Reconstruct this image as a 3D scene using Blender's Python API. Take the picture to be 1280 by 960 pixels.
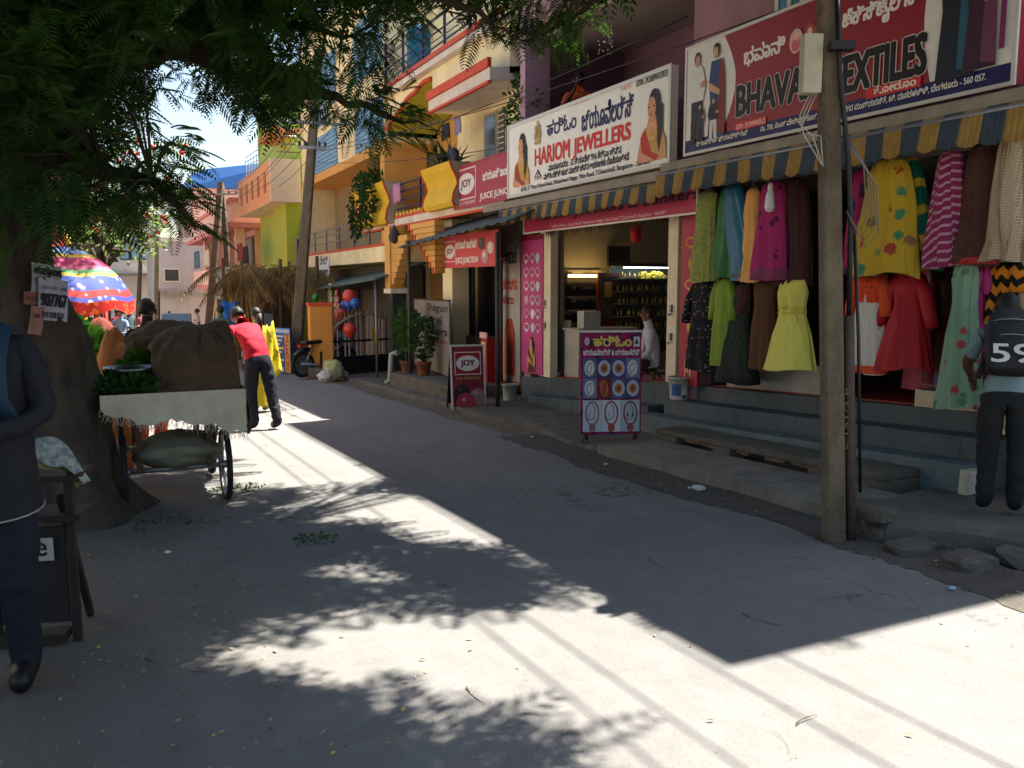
import bpy, bmesh, math, random
import numpy as np
from mathutils import Vector, Matrix, Euler, noise as mnoise

R = math.radians
rnd = random.Random(11)
for o in list(bpy.data.objects):
    bpy.data.objects.remove(o)
sc = bpy.context.scene
COL = sc.collection

# ---------------------------------------------------------------- camera
F_PX, YAW, PITCH, EYE, SLOPE = 1065.0, R(25.6), R(6.7), Vector((0, 0, 1.55)), 0.031
cam = bpy.data.cameras.new('camera')
camo = bpy.data.objects.new('camera', cam)
COL.objects.link(camo)
cam.sensor_fit = 'HORIZONTAL'
cam.sensor_width = 36
cam.lens = F_PX / 1280 * 36
cam.clip_end = 3000
camo.location = EYE
camo.rotation_euler = (R(90) - PITCH, 0, -YAW)
sc.camera = camo

# ---------------------------------------------------------------- sky and sun
SUN = Vector((0.5, 0.12, 1.0)).normalized()          # towards the sun
SUN_EL = math.asin(SUN.z)
SUN_AZ = math.atan2(SUN.x, SUN.y)
world = bpy.data.worlds.new('World')
sc.world = world
world.use_nodes = True
wn = world.node_tree.nodes
sky = wn.new('ShaderNodeTexSky')
sky.sky_type = 'NISHITA'
sky.sun_disc = False
sky.sun_elevation = SUN_EL
sky.sun_rotation = SUN_AZ
sky.air_density = 1.3
sky.dust_density = 1.5
sky.ozone_density = 1.0
world.node_tree.links.new(sky.outputs[0], wn['Background'].inputs[0])
wn['Background'].inputs[1].default_value = 0.05
sl = bpy.data.lights.new('sun', 'SUN')
sl.energy = 4.7
sl.angle = R(0.55)
sl.color = (1.0, 0.94, 0.83)
slo = bpy.data.objects.new('sun', sl)
COL.objects.link(slo)
slo.location = (20, 5, 40)
slo.rotation_euler = (-SUN).to_track_quat('-Z', 'Y').to_euler()
vs = sc.view_settings
vs.view_transform = 'Standard'
vs.look = 'None'
vs.exposure = 2.35
vs.gamma = 1
vs.use_curve_mapping = False
sc.cycles.max_bounces = 6
sc.cycles.diffuse_bounces = 4
sc.cycles.glossy_bounces = 3
sc.cycles.transparent_max_bounces = 8

# ---------------------------------------------------------------- measuring helpers
FW = Vector((math.sin(YAW) * math.cos(PITCH), math.cos(YAW) * math.cos(PITCH), -math.sin(PITCH)))
RT = Vector((math.cos(YAW), -math.sin(YAW), 0))
UP = RT.cross(FW)
def ray(x, y): return FW * F_PX + RT * (x - 640) + UP * (480 - y)
def PX(x, y, X):                       # point on the vertical plane X
    d = ray(x, y); return EYE + d * (X / d.x)
def PY(x, y, Y):                       # point on the vertical plane Y
    d = ray(x, y); return EYE + d * (Y / d.y)
def PG(x, y, h=0.0):                   # point on the sloping street
    d = ray(x, y); return EYE + d * ((h - EYE.z) / (d.z + SLOPE * d.y))
def proj(p):
    v = Vector(p) - EYE; z = v.dot(FW)
    if z < .05: return None
    return 640 + F_PX * v.dot(RT) / z, 480 - F_PX * v.dot(UP) / z
def gz(y): return -SLOPE * y if y < 75 else -SLOPE * 75
def Z1(x, y): return 840 + x * .34375, y * .34375
def Z3(x, y): return 600 + x * .21875, 60 + y * .21875
def Z4(x, y): return 620 + x * .25, 260 + y * .25
def Z5(x, y): return 460 + x * .2604, 260 + y * .2604

# ---------------------------------------------------------------- materials
def hx(s):
    s = s.lstrip('#'); out = []
    for i in (0, 2, 4):
        c = int(s[i:i + 2], 16) / 255
        out.append(c / 12.92 if c <= .04045 else ((c + .055) / 1.055) ** 2.4)
    return tuple(out)
_mats = {}
class NT:
    def __init__(s, m): s.t = m.node_tree; s.n = s.t.nodes; s.b = s.n['Principled BSDF']
    def new(s, k, **kw):
        n = s.n.new(k)
        for a, v in kw.items(): setattr(n, a, v)
        return n
    def ln(s, a, b): s.t.links.new(a, b)
    def math(s, op, a, b=None):
        n = s.new('ShaderNodeMath', operation=op)
        for i, v in enumerate((a, b)):
            if v is None: continue
            if isinstance(v, (int, float)): n.inputs[i].default_value = v
            else: s.ln(v, n.inputs[i])
        return n.outputs[0]
    def mix(s, fac, a, b, mode='MIX'):
        n = s.new('ShaderNodeMix', data_type='RGBA', blend_type=mode)
        for sock, v in ((n.inputs[0], fac), (n.inputs[6], a), (n.inputs[7], b)):
            if isinstance(v, (int, float)): sock.default_value = v
            elif isinstance(v, tuple): sock.default_value = (*v[:3], 1)
            else: s.ln(v, sock)
        return n.outputs[2]
    def noise(s, scale, detail=4, rough=.6, vec=None):
        n = s.new('ShaderNodeTexNoise'); n.inputs['Scale'].default_value = scale
        n.inputs['Detail'].default_value = detail; n.inputs['Roughness'].default_value = rough
        s.ln(vec if vec is not None else s.pos(), n.inputs['Vector']); return n.outputs[0]
    def pos(s):
        if not hasattr(s, '_p'): s._p = s.new('ShaderNodeNewGeometry').outputs['Position']
        return s._p
    def ramp(s, v, lo, hi):
        n = s.new('ShaderNodeMapRange'); n.inputs[1].default_value = lo; n.inputs[2].default_value = hi
        s.ln(v, n.inputs[0]); return n.outputs[0]
    def bump(s, v, strength, dist=.01):
        n = s.new('ShaderNodeBump'); n.inputs['Strength'].default_value = strength; n.inputs['Distance'].default_value = dist
        s.ln(v, n.inputs['Height']); s.ln(n.outputs[0], s.b.inputs['Normal'])
def M(name, col, rough=.75, var=.14, scale=5, bump=.0, bscale=60, bdist=.01, metal=0, spec=.35, grime=0, gcol='#4a4238', gscale=1.7, trans=0, emit=0):
    if name in _mats: return _mats[name]
    c = hx(col) if isinstance(col, str) else col
    m = bpy.data.materials.new(name); m.use_nodes = True; m.diffuse_color = (*c, 1)
    t = NT(m)
    n = t.noise(scale, 5)
    base = t.mix(t.ramp(n, .3, .7), tuple(x * (1 - var) for x in c), tuple(min(1, x * (1 + var)) for x in c))
    if grime:
        mp = t.new('ShaderNodeMapping'); mp.inputs['Scale'].default_value = (1, 1, .35); t.ln(t.pos(), mp.inputs['Vector'])
        g = t.ramp(t.noise(gscale, 8, .7, mp.outputs[0]), .48, .78)
        base = t.mix(t.math('MULTIPLY', g, grime), base, hx(gcol))
    t.ln(base, t.b.inputs['Base Color'])
    t.b.inputs['Roughness'].default_value = rough
    t.b.inputs['Metallic'].default_value = metal
    t.b.inputs['Specular IOR Level'].default_value = spec
    if bump: t.bump(t.noise(bscale, 4), bump, bdist)
    if trans: t.b.inputs['Transmission Weight'].default_value = trans
    if emit:
        t.b.inputs['Emission Color'].default_value = (*c, 1); t.b.inputs['Emission Strength'].default_value = emit
    _mats[name] = m
    return m
def K(col, rough=.55):                 # printed / painted flat colour
    return M('print ' + col, col, rough, .05, 9, spec=.3)
def glass(name='window glass', col='#1b2226', rough=.06):
    return M(name, col, rough, .1, 2, spec=.8)
def pat(name, kind, c1, c2, scale=10, c3=None, rough=.8, sheen=True, thr=None, ax=(1, 1, 1)):   # woven / printed cloth
    if name in _mats: return _mats[name]
    m = bpy.data.materials.new(name); m.use_nodes = True
    t = NT(m); a, b = hx(c1), hx(c2)
    mp = t.new('ShaderNodeMapping'); mp.inputs['Scale'].default_value = ax; t.ln(t.pos(), mp.inputs['Vector']); v = mp.outputs[0]
    if kind in ('dots', 'floral', 'mirror'):
        vo = t.new('ShaderNodeTexVoronoi'); vo.inputs['Scale'].default_value = scale; t.ln(v, vo.inputs['Vector'])
        d = vo.outputs['Distance']
        if kind == 'floral':
            d = t.math('ADD', d, t.math('MULTIPLY', t.math('SUBTRACT', t.noise(scale * 5, 3), .5), .5))
        th = thr or (.22 if kind == 'dots' else .36)
        fac = t.ramp(d, th + .04, th - .04)
        bc = b
        if c3: bc = t.mix(t.ramp(vo.outputs['Color'], .45, .55), b, hx(c3))
        base = t.mix(fac, a, bc)
    elif kind == 'stripe':
        w = t.new('ShaderNodeTexWave', bands_direction='DIAGONAL'); w.inputs['Scale'].default_value = scale; w.inputs['Distortion'].default_value = .6
        t.ln(v, w.inputs['Vector']); base = t.mix(t.ramp(w.outputs[1], .72, .85), a, b)
    elif kind == 'zigzag':
        sx = t.new('ShaderNodeSeparateXYZ'); t.ln(v, sx.inputs[0])
        z = t.math('ADD', sx.outputs[2], t.math('PINGPONG', t.math('MULTIPLY', sx.outputs[1], 1.2), .045))
        fr = t.math('FRACT', t.math('MULTIPLY', z, scale)); base = t.mix(t.ramp(fr, .5, .54), a, b)
    elif kind == 'check':
        ch = t.new('ShaderNodeTexBrick'); ch.inputs['Scale'].default_value = scale; ch.inputs['Color1'].default_value = (*a, 1); ch.inputs['Color2'].default_value = (*a, 1)
        ch.inputs['Mortar'].default_value = (*b, 1); ch.inputs['Mortar Size'].default_value = .05
        sx = t.new('ShaderNodeSeparateXYZ'); t.ln(v, sx.inputs[0]); cb = t.new('ShaderNodeCombineXYZ'); t.ln(sx.outputs[1], cb.inputs[0]); t.ln(sx.outputs[2], cb.inputs[1])
        t.ln(cb.outputs[0], ch.inputs['Vector']); base = ch.outputs[0]
    else:
        base = t.mix(t.ramp(t.noise(scale, 3), .4, .6), a, b)
    t.ln(base, t.b.inputs['Base Color']); t.b.inputs['Roughness'].default_value = rough; t.b.inputs['Specular IOR Level'].default_value = .2
    t.bump(t.noise(260, 2), .15, .003)
    _mats[name] = m
    return m
def leaf_mat(name, c1, c2):
    if name in _mats: return _mats[name]
    m = bpy.data.materials.new(name); m.use_nodes = True; t = NT(m)
    base = t.mix(t.ramp(t.noise(2.2, 3), .35, .65), hx(c1), hx(c2))
    t.ln(base, t.b.inputs['Base Color']); t.b.inputs['Roughness'].default_value = .55; t.b.inputs['Specular IOR Level'].default_value = .25
    tr = t.new('ShaderNodeBsdfTranslucent'); t.ln(t.mix(1.0, base, (1.0, 1.25, .45), 'MULTIPLY'), tr.inputs[0])
    mx = t.new('ShaderNodeMixShader'); mx.inputs[0].default_value = .42
    t.ln(t.b.outputs[0], mx.inputs[1]); t.ln(tr.outputs[0], mx.inputs[2])
    t.ln(mx.outputs[0], t.n['Material Output'].inputs[0])
    _mats[name] = m
    return m

# ---------------------------------------------------------------- objects
def tag(o, label=None, cat=None, group=None, kind=None):
    if label: o['label'] = label
    if cat: o['category'] = cat
    if group: o['group'] = group
    if kind: o['kind'] = kind
    return o
def thing(name, label, cat, loc=(0, 0, 0), group=None, rz=0):
    o = bpy.data.objects.new(name, None); COL.objects.link(o)
    o.empty_display_size = .1; o.location = loc; o.rotation_euler.z = rz
    return tag(o, label, cat, group)
def org(o):
    v = Vector((0, 0, 0))
    while o is not None: v += o.location; o = o.parent
    return v
def kids(o): return [c for c in COL.objects if c.parent == o]
def copy_tree(o, parent=None):
    c = o.copy(); COL.objects.link(c); c.parent = parent
    for ch in kids(o): copy_tree(ch, c)
    return c
class MB:
    def __init__(s): s.v = []; s.f = []; s.m = []; s.s = []; s.mi = 0; s.sm = False
    def add(s, vs, fs, smooth=None):
        b = len(s.v); s.v += [tuple(p) for p in vs]
        for f in fs: s.f.append([i + b for i in f]); s.m.append(s.mi); s.s.append(s.sm if smooth is None else smooth)
        return s
    def box(s, x0, x1, y0, y1, z0, z1):
        return s.hexa([(x0, y0, z0), (x1, y0, z0), (x1, y1, z0), (x0, y1, z0), (x0, y0, z1), (x1, y0, z1), (x1, y1, z1), (x0, y1, z1)])
    def hexa(s, p):
        return s.add(p, [(0, 3, 2, 1), (4, 5, 6, 7), (0, 1, 5, 4), (1, 2, 6, 5), (2, 3, 7, 6), (3, 0, 4, 7)])
    def sbox(s, x0, x1, y0, y1, zb0, zt0, zb1, zt1):     # box whose bottom and top follow the slope from y0 to y1
        return s.hexa([(x0, y0, zb0), (x1, y0, zb0), (x1, y1, zb1), (x0, y1, zb1), (x0, y0, zt0), (x1, y0, zt0), (x1, y1, zt1), (x0, y1, zt1)])
    def obox(s, c, size, rot=(0, 0, 0)):
        mt = Euler(rot).to_matrix() if not isinstance(rot, Matrix) else rot
        h = [x / 2 for x in size]
        return s.hexa([Vector(c) + mt @ Vector((a * h[0], b * h[1], d * h[2])) for a, b, d in ((-1, -1, -1), (1, -1, -1), (1, 1, -1), (-1, 1, -1), (-1, -1, 1), (1, -1, 1), (1, 1, 1), (-1, 1, 1))])
    def bar(s, a, b, w, d=None):
        a = Vector(a); b = Vector(b); d = d or w
        t = (b - a); q = t.to_track_quat('Z', 'Y').to_matrix()
        return s.obox((a + b) / 2, (w, d, t.length), q)
    def tube(s, pts, rad, n=8, cap=True, smooth=True):
        pts = [Vector(p) for p in pts]; k = len(pts); rad = rad if isinstance(rad, (list, tuple)) else [rad] * k
        vs = []; fs = []; ref = None
        for i, p in enumerate(pts):
            t = (pts[min(i + 1, k - 1)] - pts[max(i - 1, 0)]).normalized()
            if ref is None: ref = t.orthogonal().normalized()
            u = (ref - t * ref.dot(t)); u = u.normalized() if u.length > 1e-5 else t.orthogonal().normalized()
            ref = u; w = t.cross(u)
            for j in range(n):
                a = 2 * math.pi * j / n; vs.append(p + (u * math.cos(a) + w * math.sin(a)) * rad[i])
        for i in range(k - 1):
            for j in range(n):
                a = i * n + j; b = i * n + (j + 1) % n; fs.append((a, b, b + n, a + n))
        s.add(vs, fs, smooth)
        if cap:
            b = len(s.v) - k * n
            for f in (list(range(n))[::-1], list(range((k - 1) * n, k * n))):
                s.f.append([b + i for i in f]); s.m.append(s.mi); s.s.append(False)
        return s
    def lathe(s, c, prof, n=20, cap=True, smooth=True, ax=None):
        vs = []; fs = []; k = len(prof); c = Vector(c)
        for r, z in prof:
            for j in range(n):
                a = 2 * math.pi * j / n; p = Vector((r * math.cos(a), r * math.sin(a), z))
                vs.append(c + (ax @ p if ax else p))
        for i in range(k - 1):
            for j in range(n):
                a = i * n + j; b = i * n + (j + 1) % n; fs.append((a, b, b + n, a + n))
        s.add(vs, fs, smooth)
        if cap:
            b = len(s.v) - k * n
            for f in (list(range(n))[::-1], list(range((k - 1) * n, k * n))):
                s.f.append([b + i for i in f]); s.m.append(s.mi); s.s.append(False)
        return s
    def ball(s, c, r, nu=14, nv=9, jit=0, rot=None, keep=None):
        r = r if isinstance(r, (list, tuple)) else (r, r, r); c = Vector(c); vs = []; fs = []
        mt = Euler(rot).to_matrix() if rot else None
        for i in range(nv + 1):
            th = math.pi * i / nv
            for j in range(nu):
                ph = 2 * math.pi * j / nu; q = 1 + rnd.uniform(-jit, jit)
                p = Vector((r[0] * math.sin(th) * math.cos(ph) * q, r[1] * math.sin(th) * math.sin(ph) * q, r[2] * math.cos(th) * q))
                vs.append(c + (mt @ p if mt else p))
        for i in range(nv):
            for j in range(nu):
                a = i * nu + j; b = i * nu + (j + 1) % nu
                f = (a, a + nu, b + nu, b)
                if keep is None or keep(sum((Vector(vs[x]) - c for x in f), Vector()) / 4): fs.append(f)
        return s.add(vs, fs, True)
    def poly(s, pts): return s.add(pts, [tuple(range(len(pts)))])
    def prism(s, pts, vec):
        k = len(pts); vec = Vector(vec); a = [Vector(p) for p in pts]
        return s.add(a + [p + vec for p in a], [tuple(range(k))[::-1], tuple(range(k, 2 * k))] + [(i, (i + 1) % k, (i + 1) % k + k, i + k) for i in range(k)])
    def loft(s, rows, n=26, k=7, amp=.012, ph=0, hem=0, smooth=True, top=True):   # rows: (x, y, z, half width in y, half depth in x)
        vs = []; fs = []; q = len(rows)
        for i, (x, y, z, hw, hd) in enumerate(rows):
            f = i / max(1, q - 1)
            for j in range(n):
                a = 2 * math.pi * j / n
                rip = amp * (.25 + .75 * f) * (.6 * math.sin(k * a + ph + 1.1 * f) + .35 * math.sin(2.3 * k * a + 2 * ph) + 2.4 * mnoise.noise(Vector((3.2 * math.cos(a) + ph * 3, 3.2 * math.sin(a), f * 2.2 + ph))))
                e = hem * math.sin(2.2 * a + ph) * (1 if i == q - 1 else 0)
                vs.append((x + (hd + rip) * math.sin(a), y + hw * math.cos(a) + rip * .6, z + e))
        for i in range(q - 1):
            for j in range(n):
                a = i * n + j; b = i * n + (j + 1) % n; fs.append((a, a + n, b + n, b))
        if top: fs.append(tuple(range(n)))
        return s.add(vs, fs, smooth)
    def build(s, name, mats, parent=None, label=None, cat=None, group=None, kind=None, smooth=None, local=False, bevel=0):
        me = bpy.data.meshes.new(name); o = bpy.data.objects.new(name, me); COL.objects.link(o)
        off = Vector((0, 0, 0))
        if parent is not None: o.parent = parent; off = Vector() if local else org(parent)
        elif not local and kind is None and s.v:
            xs = [p[0] for p in s.v]; ys = [p[1] for p in s.v]; zs = [p[2] for p in s.v]
            off = Vector(((min(xs) + max(xs)) / 2, (min(ys) + max(ys)) / 2, min(zs))); o.location = off
        me.from_pydata([(p[0] - off.x, p[1] - off.y, p[2] - off.z) for p in s.v], [], s.f)
        for m in (mats if isinstance(mats, (list, tuple)) else [mats]): me.materials.append(m)
        me.polygons.foreach_set('material_index', s.m)
        me.polygons.foreach_set('use_smooth', [bool(x) if smooth is None else smooth for x in s.s])
        if bevel:
            b = o.modifiers.new('bevel', 'BEVEL'); b.width = bevel; b.segments = 2; b.limit_method = 'ANGLE'
        me.update()
        tag(o, label, cat, group, kind)
        return o
def part(name, mats, parent, fn, **kw):
    b = MB(); fn(b); return b.build(name, mats, parent, **kw)
def box_part(name, mat, parent, x0, x1, y0, y1, z0, z1, **kw):
    return MB().box(min(x0, x1), max(x0, x1), min(y0, y1), max(y0, y1), min(z0, z1), max(z0, z1)).build(name, mat, parent, **kw)

# ---------------------------------------------------------------- lettering
_tw = {}
def _txt(body, bold):
    key = (body, bold)
    if key in _tw: return _tw[key]
    c = bpy.data.curves.new('t', 'FONT'); c.body = body; c.offset = bold; c.resolution_u = 3
    o = bpy.data.objects.new('t', c)
    me = bpy.data.meshes.new_from_object(o)
    v = [tuple(p.co) for p in me.vertices]; f = [tuple(p.vertices) for p in me.polygons]
    bpy.data.objects.remove(o); bpy.data.curves.remove(c); bpy.data.meshes.remove(me)
    _tw[key] = (v, f); return v, f
def glyphs(body, bold=0.0):
    if all(ord(ch) < 0x900 for ch in body): return _txt(body, bold)
    V_, F_ = [], []
    bar = max(p[0] for p in _txt('|', 0)[0])
    for i, ch in enumerate(body):
        if ch in ' \u200c': continue
        x = max(p[0] for p in _txt(body[:i] + '|', 0)[0]) - bar
        v, f = _txt(ch, bold); b = len(V_)
        V_ += [(p[0] + x, p[1], 0) for p in v]; F_ += [[q + b for q in g] for g in f]
    return V_, F_
class Sign:
    """flat print on a panel: O origin, U right, V up, N towards the viewer"""
    def __init__(s, O, U, V, N, parent, tomap=None):
        s.O, s.U, s.V, s.N = Vector(O), Vector(U).normalized(), Vector(V).normalized(), Vector(N).normalized()
        s.parent = parent; s.pic = MB(); s.pm = []; s.let = MB(); s.lm = []; s.lay = 1; s.tomap = tomap
    def uv(s, p):
        if s.tomap: p = s.tomap(*p)
        if len(p) == 3:
            d = Vector(p) - s.O; return d.dot(s.U), d.dot(s.V)
        return p
    def at(s, u, v, l): return s.O + s.U * u + s.V * v + s.N * (.0008 * l + .002)
    def _put(s, b, ml, col, pts, fs):
        m = K(col) if isinstance(col, str) else col
        if m not in ml: ml.append(m)
        b.mi = ml.index(m); b.add(pts, fs); s.lay += 0
    def poly(s, pts, col, lay=None):
        s.lay += .35; l = s.lay if lay is None else lay
        q = [s.at(*s.uv(p), l) for p in pts]; s._put(s.pic, s.pm, col, q, [tuple(range(len(q)))])
    def rect(s, p0, p1, col, lay=None):
        a, b = s.uv(p0), s.uv(p1); s.lay += .35; l = s.lay if lay is None else lay
        q = [s.at(u, v, l) for u, v in ((a[0], a[1]), (b[0], a[1]), (b[0], b[1]), (a[0], b[1]))]; s._put(s.pic, s.pm, col, q, [(0, 1, 2, 3)])
    def ell(s, c, ru, rv, col, n=18, rot=0):
        c = s.uv(c); s.lay += .35; q = []
        for i in range(n):
            a = 2 * math.pi * i / n; x, y = ru * math.cos(a), rv * math.sin(a)
            q.append(s.at(c[0] + x * math.cos(rot) - y * math.sin(rot), c[1] + x * math.sin(rot) + y * math.cos(rot), s.lay))
        s._put(s.pic, s.pm, col, q, [tuple(range(n))])
    def ring(s, c, ru, rv, w, col, n=18):
        c = s.uv(c); s.lay += .35; q = []
        for i in range(n):
            a = 2 * math.pi * i / n
            q.append(s.at(c[0] + ru * math.cos(a), c[1] + rv * math.sin(a), s.lay)); q.append(s.at(c[0] + (ru - w) * math.cos(a), c[1] + (rv - w) * math.sin(a), s.lay))
        s._put(s.pic, s.pm, col, q, [(2 * i, (2 * i + 2) % (2 * n), (2 * i + 3) % (2 * n), 2 * i + 1) for i in range(n)])
    def text(s, body, p0, p1, col, bold=.0, shear=0, outline=None):
        a, b = s.uv(p0), s.uv(p1); v, f = glyphs(body)
        if not v: return
        x0 = min(p[0] for p in v); x1 = max(p[0] for p in v); y0 = min(p[1] for p in v); y1 = max(p[1] for p in v)
        sx = (b[0] - a[0]) / (x1 - x0); sy = (b[1] - a[1]) / (y1 - y0)
        d = bold * (b[1] - a[1])
        s.let, s.lm = MB(), []
        for c_, e in ([(outline[0], d + outline[1] * (b[1] - a[1]))] if outline else []) + [(col, d)]:
            for dx, dy in (((0, 0),) if e == 0 else ((0, 0), (e, e * .6), (-e, -e * .6), (e, -e * .6), (-e, e * .6)) + (((e, 0), (-e, 0), (0, e), (0, -e)) if outline else ())):
                s.lay += .2
                q = [s.at(a[0] + dx + (p[0] - x0) * sx + (p[1] - y0) * sy * shear, a[1] + dy + (p[1] - y0) * sy, s.lay) for p in v]
                s._put(s.let, s.lm, c_, q, f)
        s.let.build('lettering', s.lm, s.parent); s.let = MB()
    def flush(s, name='printed_picture'):
        if s.pic.v: s.pic.build(name, s.pm, s.parent)
        s.pic, s.pm = MB(), []
    def line(s, zf, body, xl, yb, yt, xr, col, bold=0, **kw):      # text set by its left edge (bottom, top) and its right end
        a = Vector(s.tomap(*zf(xl, yb))); t = Vector(s.tomap(*zf(xl, yt))); r = Vector(s.tomap(*zf(xr, yb)))
        k, s.tomap = s.tomap, None
        f = lambda p: ((p - s.O).dot(s.U), (p - s.O).dot(s.V))
        s.text(body, f(a), (f(r)[0], f(t)[1]), col, bold, **kw); s.tomap = k
    def lady(s, c, h, top='#a8352c', sari='#c79a3c', hair='#1a1310', skin='#c98f6a', w=1.0, wid=None):
        s.flush(); u, v = s.uv(c); v0 = v               # centre of the bottom edge; with wid the figure is cropped at the waist
        if wid: h = h / .66; w = min(1.05, wid / (.42 * h)); v = v - .34 * h
        hw = min(w, .85)
        g = lambda x, y: (u + x * h * w, max(v0, v + y * h))
        t, s.tomap = s.tomap, None
        s.poly([g(-.17, 0), g(.2, 0), g(.22, .3), g(.2, .5), g(.13, .62), g(.04, .66), g(-.06, .66), g(-.15, .6), g(-.2, .44), g(-.2, .2)], top)
        s.poly([g(-.17, 0), g(.18, 0), g(.19, .3), g(.0, .42), g(-.1, .64), g(-.17, .56), g(-.12, .3)], sari)
        s.poly([g(-.19, .46), g(-.13, .42), g(.05, .27), g(.02, .2), g(-.16, .3), g(-.22, .38)], skin)
        s.poly([g(.2, .46), g(.13, .4), g(.08, .2), g(.13, .14), g(.22, .3)], skin)
        s.ell(g(.03, .83), .105 * h * hw, .135 * h, hair)
        s.poly([g(.09, .85), g(.15, .8), g(.15, .55), g(.11, .4), g(.08, .5)], hair)
        s.poly([g(-.04, .74), g(.05, .74), g(.08, .63), g(.0, .56), g(-.08, .63)], skin)
        s.ell(g(-.005, .8), .075 * h * hw, .1 * h, skin)
        for e in (-.045, .025): s.ell(g(e, .815), .015 * h * w, .008 * h, '#20140f', 8)
        s.ell(g(-.01, .745), .022 * h * w, .01 * h, '#9c3a34', 8)
        s.ell(g(-.01, .86), .007 * h * w, .008 * h, '#b01818', 8)
        s.ring(g(0, .6), .06 * h * w, .075 * h, .012 * h, '#e2c15a', 12)
        s.tomap = t; s.flush('printed_figure')
    def done(s):
        s.flush()
FACE = dict(U=(0, -1, 0), V=(0, 0, 1), N=(-1, 0, 0))      # anything that faces the street from its right side
def facing(O, parent, X): return Sign(O, FACE['U'], FACE['V'], FACE['N'], parent, lambda x, y: tuple(PX(x, y, X)))

# ================================================================ the setting: ground, road, pavement
def ground_mat(name, c1, c2, c3, pebble=0.35, spot=.5, crack=0, verge=None):
    m = bpy.data.materials.new(name); m.use_nodes = True; t = NT(m)
    n1 = t.ramp(t.noise(.45, 7, .66), .36, .66)
    n2 = t.ramp(t.noise(4.2, 8, .74), .38, .66)
    n3 = t.ramp(t.noise(210, 3, .7), .3, .75)
    mp = t.new('ShaderNodeMapping'); mp.inputs['Scale'].default_value = (1.6, .16, 1); t.ln(t.pos(), mp.inputs['Vector'])
    n4 = t.ramp(t.noise(1.3, 6, .6, mp.outputs[0]), .45, .7)        # wear along the wheel tracks
    base = t.mix(n1, hx(c1), hx(c2))
    base = t.mix(t.math('MULTIPLY', n2, spot), base, hx(c3))
    base = t.mix(t.math('MULTIPLY', n4, .35), base, hx(c3))
    base = t.mix(1.0, base, t.mix(n3, (1 - pebble,) * 3, (1 + pebble,) * 3), 'MULTIPLY')
    if verge:                            # trodden earth worn over the asphalt towards the tree side
        sx = t.new('ShaderNodeSeparateXYZ'); t.ln(t.pos(), sx.inputs[0])
        vf = t.ramp(t.math('ADD', sx.outputs[0], t.math('MULTIPLY', t.math('SUBTRACT', t.noise(1.4, 8, .7), .5), 1.6)), 1.0, -.5)
        base = t.mix(t.math('MULTIPLY', vf, .85), base, hx(verge))
    sp = t.ramp(t.noise(95, 2, .5), .66, .74)
    base = t.mix(t.math('MULTIPLY', sp, .5), base, hx('#2e2b27'))
    ls = t.ramp(t.noise(60, 2, .4), .7, .76)
    base = t.mix(t.math('MULTIPLY', ls, .4), base, hx('#a39a8a'))
    if crack:
        vo = t.new('ShaderNodeTexVoronoi', feature='DISTANCE_TO_EDGE'); vo.inputs['Scale'].default_value = .55
        wv = t.new('ShaderNodeVectorMath', operation='ADD'); t.ln(t.pos(), wv.inputs[0]); nz = t.new('ShaderNodeTexNoise'); nz.inputs['Scale'].default_value = 3; nz.inputs['Detail'].default_value = 6; t.ln(t.pos(), nz.inputs['Vector']); t.ln(nz.outputs['Color'], wv.inputs[1]); t.ln(wv.outputs[0], vo.inputs['Vector'])
        ck = t.math('MULTIPLY', t.ramp(vo.outputs[0], .012, .002), t.ramp(t.noise(.8, 3), .5, .62))
        base = t.mix(t.math('MULTIPLY', ck, crack), base, hx('#2c2a28'))
    t.ln(base, t.b.inputs['Base Color']); t.b.inputs['Roughness'].default_value = .92; t.b.inputs['Specular IOR Level'].default_value = .2
    h = t.math('ADD', t.math('MULTIPLY', t.noise(150, 4, .7), .5), t.math('MULTIPLY', t.noise(14, 4), .5))
    t.bump(h, .8, .014)
    return m
m_road = ground_mat('dusty asphalt', '#71706f', '#7b7977', '#62605f', .18, .5, .7, '#5d564d')
m_dirt = ground_mat('packed earth', '#6a5e50', '#776a5a', '#50483e', .25, .6)
m_gutter = ground_mat('damp gutter silt', '#524e48', '#5e5952', '#423e39', .25, .7)
m_conc = M('worn concrete', '#77726a', .9, .24, 5, .8, 60, .02, grime=.8, gcol='#46413b', gscale=3)
m_conc_d = M('dark weathered concrete', '#5f5a53', .92, .26, 6, .9, 45, .025, grime=.8, gcol='#37322d', gscale=3)
m_bluestep = M('blue painted cement', '#434f56', .65, .2, 5, .4, 40, .01, grime=.9, gcol='#57544c', gscale=2.6, spec=.35)
m_stone = M('granite rubble', '#575149', .9, .25, 9, .9, 40, .03, grime=.7)

def sheet(name, x0, x1, y0, y1, nx, ny, lift, mat, edge=0, kind='structure', und=.0):
    b = MB(); vs = []
    ys = [y0 + (y1 - y0) * (j / ny) ** (1 if y1 - y0 < 200 else 1) for j in range(ny + 1)]
    for y in ys:
        for i in range(nx + 1):
            x = x0 + (x1 - x0) * i / nx
            if edge and i in (0, nx): x += edge * (math.sin(y * 1.7 + i) + .6 * math.sin(y * 4.3) + rnd.uniform(-.6, .6))
            vs.append((x, y, gz(y) + lift + und * math.sin(x * 1.1 + y * .6) * math.sin(y * .9)))
    b.add(vs, [(j * (nx + 1) + i, j * (nx + 1) + i + 1, (j + 1) * (nx + 1) + i + 1, (j + 1) * (nx + 1) + i) for j in range(ny) for i in range(nx)], True)
    return b.build(name, mat, None, kind=kind)
sheet('ground', -500, 500, -125, 900, 20, 41, -.03, m_dirt)
sheet('road', -1.9, 4.4, -30, 95, 30, 300, 0, m_road, .035)
sheet('gutter', 4.17, 4.72, 1.0, 9.2, 6, 160, .004, m_gutter, .06)
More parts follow.
